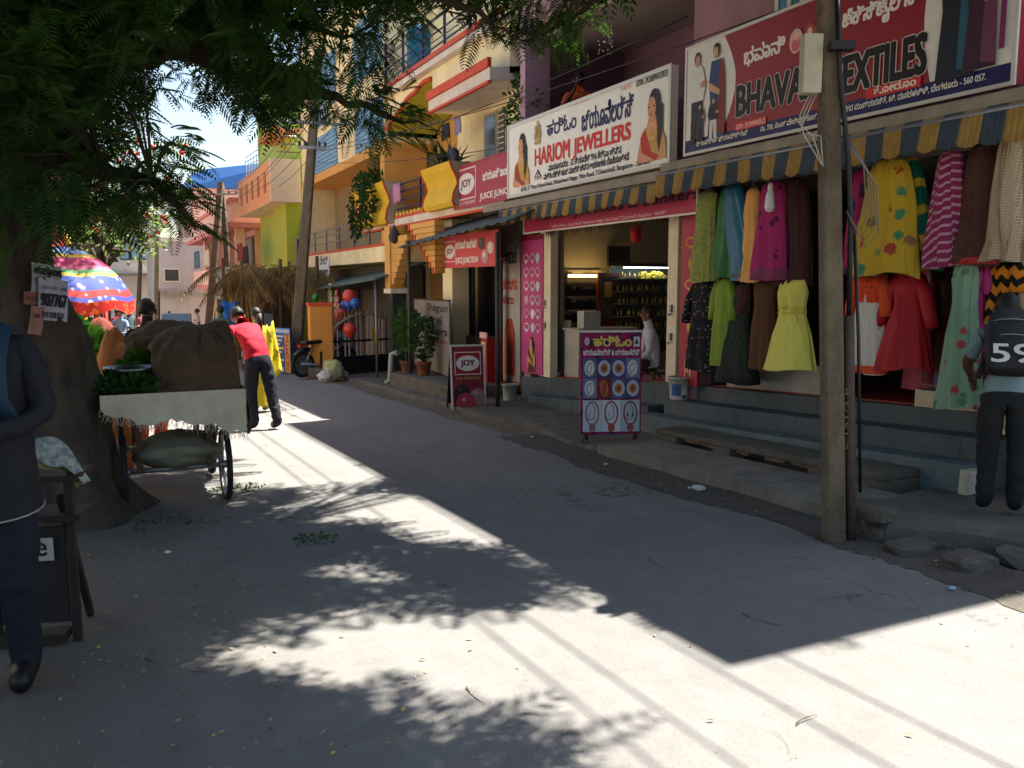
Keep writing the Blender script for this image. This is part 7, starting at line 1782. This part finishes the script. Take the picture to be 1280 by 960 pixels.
q.add(vs, [(i * 6 + j, i * 6 + j + 1, i * 6 + j + 7, i * 6 + j + 6) for i in range(12) for j in range(5)], True)
vs = []
for i in range(13):
    for j in range(8): vs.append((cx0 - .02 + (cx1 - cx0 + .04) * i / 12, CY0 - .01 + (CY1 - CY0) * j / 7, cz - .012 + .012 * math.sin(i * 2 + j)))
q.add(vs, [(i * 8 + j, i * 8 + j + 1, i * 8 + j + 9, i * 8 + j + 8) for i in range(12) for j in range(7)], True)
q.build('apron', m_tarp, cart)
def lump(q, c, r, seed, amp=.12, nu=40, nv=26, flat=None, fold=.0):
    c = Vector(c); vs = []; o3 = Vector((seed * 3.1, seed * 1.7, seed))
    for i in range(nv + 1):
        th = math.pi * i / nv
        for j in range(nu):
            ph_ = 2 * math.pi * j / nu; d = Vector((math.sin(th) * math.cos(ph_), math.sin(th) * math.sin(ph_), math.cos(th)))
            k = 1 + amp * mnoise.noise(d * 1.6 + o3) + amp * .5 * mnoise.noise(d * 4 + o3) + fold * (abs(mnoise.noise(Vector((d.x * 5, d.y * 5, d.z * 1.5)) + o3)) - .6 * abs(mnoise.noise(Vector((d.x * 9 + 3 * d.z, d.y * 9, d.z * 3)) - o3)) + .12 * mnoise.noise(d * 13 + o3))
            p = c + Vector((d.x * r[0], d.y * r[1], d.z * r[2])) * k
            if flat is not None and p.z < flat: p.z = flat + (p.z - flat) * .05
            vs.append(p)
    q.add(vs, [(i * nu + j, (i + 1) * nu + j, (i + 1) * nu + (j + 1) % nu, i * nu + (j + 1) % nu) for i in range(nv) for j in range(nu)], True); return q
m_gunny = M('brown gunny cloth', '#4f3d2d', .95, .2, 9, .8, 160, .01, grime=.4, gcol='#3a2d22')
def draped(label, x0, x1, y0, y1, cx, cy, rx, ry, h, seed, low):
    q = MB(); n = 64; vs = []; o3 = Vector((seed, seed * 2.3, seed * .7))
    for i in range(n + 1):
        for j in range(n + 1):
            x, y = x0 + (x1 - x0) * i / n, y0 + (y1 - y0) * j / n; u, v = (x - cx) / rx, (y - cy) / ry; r_ = math.hypot(u, v); a = math.atan2(v, u)
            z = cz + h * max(0, 1 - r_ ** 2.6) ** .6 if r_ < 1 else cz
            fl = .05 * mnoise.noise(Vector((x * 5, y * 5, 0)) + o3) + .05 * abs(mnoise.noise(Vector((math.cos(a) * 3.2, math.sin(a) * 3.2, r_ * .8)) + o3)) * min(1, r_ * 1.4) * 1.6 - .018 * abs(mnoise.noise(Vector((x * 13, y * 9, 1)) + o3)) + .012 * mnoise.noise(Vector((x * 24, y * 24, 3)))
            z += fl * (1 if r_ < 1.05 else .4)
            if x > cx1 - .02: z = min(z, cz - (x - cx1 + .02) * low); x = cx1 + .0 + .05 * mnoise.noise(Vector((y * 6, x * 9, seed))) + (x - cx1) * .25
            z = cz + (z - cz) * min(1, (y - y0) / .07) if z > cz else z
            vs.append((x, y, max(z, cz + .004) if x <= cx1 - .02 else z))
    q.add(vs, [(i * (n + 1) + j, (i + 1) * (n + 1) + j, (i + 1) * (n + 1) + j + 1, i * (n + 1) + j + 1) for i in range(n) for j in range(n)], True)
    o = q.build('gunny_sack', m_gunny, None, label, 'sack'); so = o.modifiers.new('thickness', 'SOLIDIFY'); so.thickness = .012; so.offset = 1
ztop = PY(262, 404, 7.6).z - cz
draped('large brown gunny cloth draped over the heap on the right of the cart', .34, cx1 + .22, 7.02, 8.3, .74, 7.62, .5, .62, ztop - .03, 4, 1.5)
p = PY(215, 420, 8.3); lump(MB(), (p.x, p.y, p.z - .1), (.42, .3, .24), 5, .12, 60, 40, fold=.1, flat=cz).build('gunny_sack', m_gunny, None, 'flatter brown sack lying at the back of the cart by the seller', 'sack')
# greens
m_herb = leaf_mat('coriander leaf', '#24431d', '#385c27')
def greens(label, c, r, n, size, seed, mat=m_herb):
    q = MB(); lump(q, c, (r[0] * .8, r[1] * .8, r[2] * .8), seed, .2, 16, 10); leafy(q, c, r, n, size, seed, .4); return q.build('greens_heap', mat, None, label, 'greens', 'heaps of greens')
p = PY(165, 478, 7.35); greens('heap of dark green herbs on the left of the cart top', (p.x, p.y, cz + .03), (.36, .3, .09), 900, .07, 61)
p = PY(200, 450, 7.9); greens('heap of herbs in the middle of the cart behind the steel tray', (p.x, p.y, cz + .1), (.34, .3, .16), 700, .08, 62)
p = PY(163, 455, 7.45); MB().lathe((p.x, p.y, cz + .12), [(0, 0), (.12, .0), (.18, .03), (.2, .06), (.205, .06), (.185, .025), (.12, -.008), (0, -.008)], 24, False).build('scale_pan', M('dull steel pan', '#6b6d6c', .3, .1, metal=.85), None, 'shallow steel scale pan resting on the herbs on the cart', 'pan')
# sack slung under the cart
p = PY(222, 562, 7.45); q = MB(); lump(q, p, (.34, .3, .15), 9, .15, fold=.12); o = q.build('slung_sack', M('dirty canvas', '#6d6a5a', .95, .2, 8, .5, 90, .01, grime=.5), None, 'grey canvas bundle slung beneath the cart', 'sack')
q = MB()
for s_ in (-1, 1): q.tube([(p.x + s_ * .3, p.y, p.z + .05), (p.x + s_ * .36, p.y, cz - .1)], .01, 5)
q.build('sling_rope', M('rope', '#6a5a42', .9), cart)

# ================================================================ umbrella and the stall beyond the cart
UY = 11.6
uc = PY(72, 330, UY); urz = PY(168, 374, UY); ur = urz.x - uc.x; apex = PY(72, 308, UY).z
ut = thing('market_umbrella', 'large rainbow patterned market umbrella with red fringe beyond the tree', 'umbrella', (uc.x, UY, gz(UY)))
um = bpy.data.materials.new('printed umbrella cloth'); um.use_nodes = True; t_ = NT(um)
at = t_.new('ShaderNodeAttribute', attribute_name='radial'); rv = at.outputs['Fac']
cr = t_.new('ShaderNodeValToRGB'); cr.color_ramp.interpolation = 'CONSTANT'; t_.ln(rv, cr.inputs[0])
cols_ = [(0, '#5a63b8'), (.22, '#7fa0d0'), (.36, '#d8b53a'), (.44, '#c03a6a'), (.58, '#d06a8a'), (.63, '#5aa06a'), (.68, '#d8b53a'), (.72, '#3a4fa8'), (.88, '#b82a2a'), (.95, '#3a3f9c')]
el = cr.color_ramp.elements; el[0].position = 0; el[0].color = (*hx(cols_[0][1]), 1); el[1].position = cols_[1][0]; el[1].color = (*hx(cols_[1][1]), 1)
for ps, cl in cols_[2:]: e_ = el.new(ps); e_.color = (*hx(cl), 1)
vo = t_.new('ShaderNodeTexVoronoi', feature='F1'); vo.inputs['Scale'].default_value = 9; t_.ln(t_.pos(), vo.inputs['Vector'])
mot = t_.math('MULTIPLY', t_.ramp(vo.outputs['Distance'], .3, .22), t_.math('GREATER_THAN', rv, .7))
t_.ln(t_.mix(t_.math('MULTIPLY', mot, .85), cr.outputs[0], hx('#d0b0b8')), t_.b.inputs['Base Color']); t_.b.inputs['Roughness'].default_value = .7
tr = t_.new('ShaderNodeBsdfTranslucent'); t_.ln(cr.outputs[0], tr.inputs[0]); mx = t_.new('ShaderNodeMixShader'); mx.inputs[0].default_value = .3; t_.ln(t_.b.outputs[0], mx.inputs[1]); t_.ln(tr.outputs[0], mx.inputs[2]); t_.ln(mx.outputs[0], t_.n['Material Output'].inputs[0])
q = MB(); nr, ns = 18, 64; vs = []; rad_ = []
rimz = urz.z
for i in range(nr + 1):
    f = i / nr
    for j in range(ns):
        a = 2 * math.pi * j / ns; sag_ = 1 - .05 * f * abs(math.sin(a * 4)) ** .7 * 1
        rr = ur * math.sin(f * 1.05) / math.sin(1.05) * (1 - .035 * (1 - abs(math.cos(a * 4))) * f)
        vs.append((uc.x + rr * math.cos(a), UY + rr * math.sin(a), apex + (rimz - apex) * (1 - math.cos(f * 1.05)) / (1 - math.cos(1.05)) - .03 * f * (1 - abs(math.cos(a * 4))))); rad_.append(f)
q.add(vs, [(i * ns + j, i * ns + (j + 1) % ns, (i + 1) * ns + (j + 1) % ns, (i + 1) * ns + j) for i in range(nr) for j in range(ns)], True)
o = q.build('canopy', um, ut)
at_ = o.data.attributes.new('radial', 'FLOAT', 'POINT'); at_.data.foreach_set('value', rad_)
q = MB(); vs2 = []
for j in range(ns + 1):
    b_ = vs[nr * ns + j % ns]; vs2 += [b_, (b_[0] + .01, b_[1], b_[2] - .10 - .05 * abs(math.sin(j * math.pi / 8)))]
q.add(vs2, [(2 * j, 2 * j + 1, 2 * j + 3, 2 * j + 2) for j in range(ns)], True); q.build('fringe', pat('red fringe', 'mirror', '#b8261f', '#d8682a', 14), ut)
MB().tube([(uc.x, UY, gz(UY)), (uc.x, UY, apex + .08)], .03, 8).build('pole', M('red painted pole', '#a8242a', .5), ut)
for k in range(8): a = 2 * math.pi * k / 8; MB().tube([(uc.x, UY, apex - .02), (uc.x + ur * .6 * math.cos(a), UY + ur * .6 * math.sin(a), apex + (rimz - apex) * .42 - .02), (uc.x + ur * .95 * math.cos(a), UY + ur * .95 * math.sin(a), rimz - .01)], .008, 5).build('rib', m_steel, ut)
for x, Y, lab in ((131, 12.4, 'thin red stall post right beneath the umbrella'), (88, 12.0, 'orange red stall post left beneath the umbrella')):
    a = PY(x, 378, Y); MB().tube([(a.x, Y, gz(Y)), (a.x, Y, a.z + .25)], .03 if x > 100 else .05, 8).build('stall_post', M('red painted pole', '#a8242a', .5), None, lab, 'post')
def sackish(label, px, Y, r, col, seed, name='sack', flatz=None):
    p = PY(px[0], px[1], Y); z0 = gz(Y) if flatz is None else flatz; q = MB(); lump(q, (p.x, Y, (z0 + p.z) / 2), (r, r * .9, (p.z - z0) / 2 * 1.15), seed, .1, 26, 18, z0, .05); return q.build(name, M('sacking ' + col, col, .9, .12, 8, .4, 60, .01), None, label, 'sack')
sackish('orange topped upright sack standing left of the cart', (142, 422), 9.0, .2, '#b06a3a', 12); sackish('dark red brown sack standing behind the orange one', (127, 412), 10.2, .26, '#6b3226', 13)
p = PY(106, 462, 9.6); t = thing('blue_crate', 'blue plastic crate under the bright leafy vegetables', 'crate', (p.x, 9.6, gz(9.6)))
zc = PY(106, 452, 9.6).z
MB().box(p.x - .28, p.x + .28, 9.4, 9.9, gz(9.6) + .02, zc).build('box', M('blue plastic', '#1c4a8a', .5), t); MB().box(p.x - .3, p.x + .3, 9.38, 9.92, zc, zc + .03).build('rim', M('blue plastic', '#1c4a8a', .5), t)
p = PY(104, 432, 9.6); greens('bright light green leafy heap on the blue crate', (p.x, 9.62, zc + .1), (.28, .25, .2), 700, .1, 63, leaf_mat('spinach leaf', '#5f8f35', '#8db552'))
p = PY(95, 412, 10.6); greens('darker green heap behind the bright leafy one', (p.x, 10.6, PY(95, 418, 10.6).z), (.3, .25, .16), 400, .1, 64)
MB().box(p.x - .4, p.x + .4, 10.3, 10.9, gz(10.6), PY(95, 424, 10.6).z).build('stall_table', m_cw, None, 'low wooden stall table under the darker greens', 'table')

# ================================================================ far trees
def far_tree(label, base, h, spread, n, leaf, mat, seed, flowers=None, bare=.0):
    t = thing('street_tree', label, 'tree', base); g = random.Random(seed); base = Vector(base)
    q = MB(); q.tube([base, base + Vector((.1, 0, h * .35)), base + Vector((0, 0, h * .6))], [h * .035, h * .028, h * .02], 8); q.build('trunk', bark, t)
    q = MB(); cs = []
    for k in range(16):
        a = g.uniform(0, 6.28); e = base + Vector((math.cos(a) * spread * g.uniform(.4, 1), math.sin(a) * spread * g.uniform(.4, 1), h * g.uniform(.6, 1))); q.tube([base + Vector((0, 0, h * g.uniform(.35, .6))), base.lerp(e, .6) + Vector((0, 0, h * .15)), e], [h * .014, h * .008, h * .003], 5); cs.append(e); cs.append(base.lerp(e, .7) + Vector((0, 0, h * .14)))
    q.build('limbs', bark, t)
    q = MB()
    for c in cs: leafy(q, c, (spread * .28, spread * .28, h * .1), n, leaf, g.randint(0, 9999))
    q.build('crown', mat, t)
    if flowers:
        q = MB()
        for c in cs:
            for _ in range(5): q.ball(c + Vector((g.uniform(-1, 1) * spread * .25, g.uniform(-1, 1) * spread * .25, h * g.uniform(.0, .1))), .11, 6, 4)
        tag(q.build('flowers', flowers, t), None, None, None, 'stuff')
p = PY(150, 420, 40); far_tree('thin crowned tree with scarlet flowers beyond the umbrella', (p.x - .6, 40, gz(40)), 8.2, 3.6, 60, .3, leaf_mat('grey green leaf', '#6a7560', '#7f8a6a'), 5, M('scarlet petals', '#c8321f', .6))
p = PY(98, 400, 60); far_tree('dense green tree far down the street left of the glazed house', (p.x - 1, 60, gz(60)), 9, 4, 120, .5, m_leaf, 9)
p = PY(60, 400, 34); far_tree('leafy tree behind the orange stall left of the trunk', (p.x - 2, 36, gz(34)), 8.5, 4, 110, .4, m_leaf_d, 15)

# ================================================================ vehicles
def wheel(parent, c, r, w, tyre=.05):
    axm = Matrix.Rotation(R(90), 3, 'Y'); c = Vector(c)
    wo = MB().lathe(c, [(r - tyre, -w * .5), (r - tyre * .3, -w * .5), (r, 0), (r - tyre * .3, w * .5), (r - tyre, w * .5), (r - tyre, -w * .5)], 24, False, True, axm).build('wheel', M('black rubber', '#17171a', .8, .15, 20), parent)
    q = MB(); q.lathe(c, [(.04, -w * .3), (r - tyre - .02, -w * .15), (r - tyre, -w * .3), (r - tyre, w * .3), (r - tyre - .02, w * .15), (.04, w * .3)], 20, True, True, axm); q.build('rim', m_steel, wo)
def motorbike(label, loc, rz, col):
    t = thing('motorbike', label, 'motorbike', (0, 0, 0), 'motorbikes in the street')
    wheel(t, (0, .62, .3), .3, .09, .07); wheel(t, (0, -.62, .3), .3, .1, .07)
    mc = M('bike paint ' + col, col, .3, .05, spec=.6)
    MB().ball((0, .14, .78), (.14, .28, .13), 14, 10).build('fuel_tank', mc, t); q = MB(); q.obox((0, -.3, .8), (.25, .62, .09), (.06, 0, 0)); q.build('seat', M('seat vinyl', '#141416', .5), t, bevel=.03)
    q = MB(); q.obox((0, -.02, .42), (.24, .42, .32)); q.ball((0, .12, .42), (.14, .18, .16), 10, 8); q.build('engine', M('engine metal', '#44464a', .4, .2, 12, metal=.6), t)
    q = MB()
    for s_ in (-1, 1): q.tube([(s_ * .07, .62, .3), (s_ * .07, .46, .72), (s_ * .06, .4, .95)], .022, 6); q.tube([(s_ * .1, -.62, .3), (s_ * .1, -.4, .72)], .02, 6)
    q.tube([(-.34, .28, 1.03), (-.1, .4, 1.0), (.1, .4, 1.0), (.34, .28, 1.03)], .016, 6); q.build('frame_tubes', m_steel, t)
    MB().ball((0, .52, .88), (.1, .07, .1), 12, 8).build('headlight', M('lamp lens', '#c9ccc8', .15), t); MB().obox((0, -.68, .72), (.12, .06, .07)).build('tail_light', M('red lens', '#8c1a18', .3), t)
    q = MB(); q.tube([(.14, .2, .3), (.15, -.2, .25), (.15, -.75, .33)], [.025, .03, .045], 8); q.build('exhaust', m_steel, t)
    q = MB(); q.tube([(0, .28, .55), (0, .45, .62), (0, .62, .63), (0, .8, .52)], .045, 6); q.tube([(0, -.4, .62), (0, -.62, .63), (0, -.84, .5)], .06, 6); q.build('mudguard', mc, t)
    for s_ in (-1, 1): MB().ball((s_ * .32, .3, 1.15), (.05, .015, .04), 8, 5).build('mirror', m_black, t)
    t.location = loc; t.rotation_euler.z = rz; return t
p = PG(416, 473); motorbike('black motorbike parked behind the orange gate pillar', (p.x - .05, p.y + .4, gz(p.y) + .03), R(-70), '#141416')
for x, Y, rz, col, lab in ((112, 24, 40, '#1f2a3c', 'dark motorbike parked beneath the umbrella edge'), (131, 29, -20, '#8c9296', 'silver motorbike parked among people down the street'), (152, 27, 160, '#9fc0c8', 'pale blue scooter ridden up the middle of the street'), (141, 36, 30, '#2c2024', 'maroon motorbike parked far down the left side'), (170, 40, 170, '#26282c', 'grey motorbike far down the middle of the street'), (240, 44, 20, '#1d1f24', 'black motorbike parked before the pink house')):
    p = PY(x, 420, Y); motorbike(lab, (p.x, Y, gz(Y)), R(rz), col)
p = PY(152, 420, 27); person('rider in blue and white shirt on the pale scooter', (p.x, 27.2, gz(27) - .05), math.pi + .3, 1.68, .08, 0, dict(lkn=(-.18, .36, .74), rkn=(.18, .36, .74), lan=(-.18, .3, .36), ran=(.18, .3, .36), lto=(-.18, .44, .3), rto=(.18, .44, .3), lel=(-.26, .2, 1.12), lwr=(-.3, .45, 1.05), rel=(.26, .2, 1.12), rwr=(.3, .45, 1.05)), '#5d7f9c', '#2a2c36', '#241e1c', 'short', '#6b4632', lod=1, fingers=False)
# silver car
def car(label, loc, rz, col):
    t = thing('parked_car', label, 'car', (0, 0, 0)); mc = M('car paint ' + col, col, .3, .03, spec=.6)
    def sect(q, prof, hw):
        n = len(prof); vs = []
        for s_ in (-1, -.9, .9, 1): vs += [(s_ * hw * (1 if abs(s_) < 1 else 1), y, z if abs(s_) < 1 else z - (.03 if z > .5 else 0)) for y, z in prof]
        fs = [(k * n + i, k * n + (i + 1) % n, (k + 1) * n + (i + 1) % n, (k + 1) * n + i) for k in range(3) for i in range(n)]
        q.add(vs, fs + [tuple(range(n))[::-1], tuple(range(3 * n, 4 * n))], False)
    q = MB(); sect(q, [(-1.9, .3), (-1.92, .7), (-1.8, .92), (.75, .95), (1.75, .8), (1.92, .6), (1.9, .3)], .82); q.build('body', mc, t, bevel=.04)
    q = MB(); sect(q, [(-1.75, .93), (-1.45, 1.4), (-.2, 1.46), (.85, .95)], .7); q.build('cabin', M('car glass', '#20282c', .08, spec=.8), t)
    q = MB(); q.box(-.68, .68, -1.42, -.25, 1.44, 1.48); q.build('roof', mc, t)
    for x in (-.74, .74):
        for y in (-1.2, 1.2): wheel(t, (x, y, .3), .3, .18, .1)
    for x in (-.6, .6): MB().ball((x, 1.82, .68), (.16, .08, .08), 10, 6).build('headlight', M('lamp lens', '#c9ccc8', .15), t); MB().obox((x, -1.91, .72), (.2, .05, .12)).build('tail_light', M('red lens', '#8c1a18', .3), t)
    MB().box(-.85, .85, 1.88, 1.96, .32, .5).build('bumper', m_black, t); MB().box(-.25, .25, 1.962, 1.97, .38, .48).build('number_plate', m_flex_w, t)
    t.location = loc; t.rotation_euler.z = rz
p = PY(222, 420, 46); car('silver hatchback car facing us far down the street', (p.x, 46, gz(46)), R(176), '#9aa3a8')

# ================================================================ copier notice board by the pole
pl = Plane(PG(341, 466), PG(364, 468)); W = pl.W; hb = PY(352, 409, pl.A.y).z - pl.A.z
t = thing('copier_board', 'blue copier shop notice board with yellow side strip by the tall pole', 'sign', pl.A)
pl.box(MB(), 0, W, .05, hb, -.03, 0).build('panel', M('navy board print', '#27407c', .5, .08, 4), t)
for u in (0, W - .04): pl.box(MB(), u, u + .04, -.02, .05, -.03, 0).build('foot', m_black, t)
s = pl.sign(t); s.rect((0, hb * .88), (W, hb), '#4a86b8'); s.text('COMMUNICATION', (W * .06, hb * .91), (W * .94, hb * .97), '#d8dce0', .03)
s.rect((W * .72, .06), (W * .98, hb * .87), '#b8a23a')
for k, ch in enumerate('XEROX'): s.text(ch, (W * .77, hb * (.72 - .16 * k)), (W * .93, hb * (.72 - .16 * k) + .19), '#a82a24', .05)
for k in range(8): s.rect((W * .06, hb * (.8 - .085 * k)), (W * (.66 - .1 * (k % 3)), hb * (.8 - .085 * k) + .05), '#a9b4cc' if k != 3 else '#c8c060')
s.rect((W * .06, hb * .06), (W * .3, hb * .16), '#a9b4cc'); s.rect((W * .38, hb * .06), (W * .64, hb * .16), '#a9b4cc'); s.done()
# ================================================================ thatched stall and straw
th = thing('thatched_stall', 'stall roofed with dry brown palm fronds beside the tall pole', 'stall', PY(345, 430, 25))
sx0, sx1, sy0, sy1 = PY(300, 400, 24).x, PY(392, 400, 24).x, 23.6, 27.5
m_straw = pat('dry straw', 'noise', '#6d5836', '#8f7648', 14, rough=.95); zt = PY(345, 345, 24).z
for x in (sx0, (sx0 + sx1) / 2, sx1):
    for y in (sy0, sy1): MB().tube([(x, y, gz(y)), (x + .05, y, zt + rnd.uniform(.1, .9))], .05, 7).build('post', M('pole wood', '#5a4632', .9, .2, 9), th)
q = MB(); gq = random.Random(3)
for k in range(130):
    b0 = Vector((gq.uniform(sx0 - .3, sx1 + .2), gq.uniform(sy0 - .2, sy1), zt + gq.uniform(-.05, .35))); a = gq.uniform(0, 6.28); d = Vector((math.cos(a) * .8, -abs(math.sin(a)) - .2, gq.uniform(-.2, .15))).normalized(); sd = d.cross(Vector((0, 0, 1))).normalized(); L_ = gq.uniform(.9, 1.6)
    pts = [b0 + d * L_ * f - Vector((0, 0, .7 * f * f * L_)) for f in (0, .33, .66, 1)]
    q.tube(pts, [.015, .012, .008, .003], 4, False)
    for i in range(16):
        f = (i + 1) / 17; c = b0 + d * L_ * f - Vector((0, 0, .7 * f * f * L_)); l2 = .32 * math.sin(math.pi * (.15 + .8 * f))
        for s_ in (-1, 1): e = c + sd * s_ * l2 * .6 + d * l2 * .5 - Vector((0, 0, l2 * 1.0)); q.add([c + d * .018, e, c - d * .018], [(0, 1, 2)])
tag(q.build('palm_thatch', m_straw, th), None, None, None, 'stuff')
q = MB()
for k in range(60):
    b0 = PY(gq.uniform(286, 322), 360, 24.2); b0.z = zt + gq.uniform(-.4, .2); q.tube([b0, b0 + Vector((gq.uniform(-.15, .15), gq.uniform(-.1, .1), -gq.uniform(.8, 1.9)))], [.05, .012], 5, False)
tag(q.build('straw_bundle', m_straw, th), None, None, None, 'stuff')
MB().box(sx0, sx1, sy1 - .2, sy1 - .1, gz(25), zt - .2).build('rear_wall', M('dark stall wall', '#3c352c', .9), th)
a, c_ = PY(331, 392, 23.5), PY(338, 450, 23.5); MB().box(a.x, c_.x + .1, 23.45, 23.6, gz(23.5), a.z).build('door_leaf', M('grey blue door', '#5d6a74', .6), th)
a = PY(284, 395, 23); q = MB(); vs = []
for i in range(6):
    for j in range(5): vs.append((a.x - .15 + .42 * i / 5, 23 + .05 * math.sin(i * 2 + j), a.z - .25 + .62 * j / 4 + .04 * math.sin(i * 1.6)))
q.add(vs, [(i * 5 + j, i * 5 + j + 5, i * 5 + j + 6, i * 5 + j + 1) for i in range(5) for j in range(4)], True); o = q.build('tarpaulin', M('bright blue tarpaulin', '#2c62b0', .6, .1, 6), None, 'bright blue tarpaulin hung beside the straw stall', 'tarpaulin'); so = o.modifiers.new('thickness', 'SOLIDIFY'); so.thickness = .01
# plastic bags by the pillar
p = PG(417, 475); q = MB(); lump(q, p + Vector((0, 0, .2)), (.24, .22, .24), 21, .3, 24, 16, p.z, .25); q.build('plastic_bag', pat('printed plastic', 'noise', '#a9a68e', '#8a8f3c', 7, rough=.4), None, 'crumpled pale plastic bag at the foot of the orange pillar', 'bag')
p = PG(407, 478); q = MB(); lump(q, p + Vector((0, 0, .12)), (.16, .14, .13), 23, .3, 20, 14, p.z, .25); q.build('plastic_bag', M('white plastic', '#b5b3ac', .4, .1, 9), None, 'small white plastic bag on the road edge by the pillar', 'bag')
# chandelier of shells over the balcony
p = PX(758, 18, 7.0); t = thing('wind_chime', 'glittering shell wind chime hanging from the balcony ceiling', 'wind chime', (7.0, p.y, PX(758, 70, 7.0).z))
zb = PX(758, 70, 7.0).z
MB().tube([(7.0, p.y, 5.38), (7.0, p.y, zb)], .004, 4).build('cord', m_black, t); MB().lathe((7.0, p.y, p.z), [(.0, 0), (.1, .0), (.1, .015), (0, .02)], 12).build('disc', m_steel, t)
q = MB(); gq = random.Random(6)
for k in range(46): a = gq.uniform(0, 6.28); f = gq.random(); q.ball((7.0 + .1 * math.cos(a), p.y + .12 * math.sin(a), zb + (p.z - zb) * f), (.016, .02, .02), 6, 4)
tag(q.build('shell_strands', M('pearl shell', '#b9b4b0', .15, .2, 30, metal=.5), t), None, None, None, 'stuff')
# ================================================================ litter
q = MB(); gq = random.Random(10); n = 0
while n < 2000:
    x, y = gq.uniform(-1.8, 4.5), gq.uniform(1.2, 12)
    w_ = 1.6 if x < .7 else (.12 if x < 3.8 else .35)
    if gq.random() > w_: continue
    n += 1; z = gz(y) + .008; s_ = gq.uniform(.004, .013); a = gq.uniform(0, 6.28); dx, dy = math.cos(a) * s_, math.sin(a) * s_; q.mi = gq.choice((0, 0, 0, 1, 2))
    q.add([(x - dx * 1.6, y - dy * 1.6, z), (x + dy * .6, y - dx * .6, z + gq.uniform(0, .006)), (x + dx * 1.6, y + dy * 1.6, z + .002), (x - dy * .6, y + dx * .6, z + gq.uniform(0, .006))], [(0, 1, 2, 3)])
tag(q.build('leaf_litter', [M('dry leaflet', '#8d7f5c', .9, .2, 20), M('brown leaflet', '#5a4630', .9), M('yellow leaflet', '#a89a4a', .9)], None, 'small dry leaflets and chips scattered over the road', 'litter', None, 'stuff'))
def twig(label, a, c, r):
    a, c = PG(*a, .008), PG(*c, .008); s_ = (c - a).orthogonal().normalized() * (c - a).length * .06; MB().tube([a, a.lerp(c, .3) + s_, a.lerp(c, .6) + s_ * .8, c], [r * .6, r * .5, r * .4, r * .2], 5).build('twig', M('dry twig', '#5d4d3a', .9), None, label, 'twig')
twig('thin curved twig lying on the road below the cart', (182, 822), (260, 840), .008); twig('short twig on the sunlit road near the bottom', (583, 858), (607, 880), .005); twig('dark twig lying in the shade of the road', (928, 766), (978, 782), .006); twig('pale bent straw on the sunlit road', (995, 905), (1022, 893), .005); twig('little twig in the shade in mid road', (810, 697), (832, 710), .005)
for px, r_, nn_, lab in (((395, 676), .16, 90, 'wilted green scrap of leaves on the road'), ((300, 612), .25, 120, 'scattered vegetable trimmings by the cart wheel'), ((205, 655), .3, 90, 'vegetable leaf scraps on the ground under the cart')):
    p = PG(*px); q = MB(); leafy(q, p + Vector((0, 0, .015)), (r_, r_ * .7, .008), nn_, .03, px[0], .0); tag(q.build('leaf_scraps', m_herb, None, lab, 'leaf scraps', None, 'stuff'))
for k, (px, col) in enumerate((((862, 610), '#b9b7ae'), ((757, 580), '#c4c2ba'), ((748, 561), '#b5b3aa'), ((1190, 735), '#8fa0b0'), ((665, 546), '#bdbab0'), ((905, 590), '#a9a79c'), ((210, 690), '#c0bdb2'), ((95, 700), '#a8a59a'))):
    p = PG(*px, .012); q = MB(); lump(q, p, (.022, .018, .009), 30 + k, .4, 10, 8); q.build('paper_scrap', M('scrap ' + col, col, .8), None, ['pale scrap in the gutter below the pole side step', 'white crumpled scrap in the gutter under the jewellery board', 'small white scrap left of the jewellery board foot', 'bluish scrap at the lower right road edge', 'white scrap on the road edge between the two pavement boards', 'pale scrap beside the long kerb', 'white scrap under the cart shade', 'pale scrap beside the news stand'][k], 'litter', 'scraps on the road')
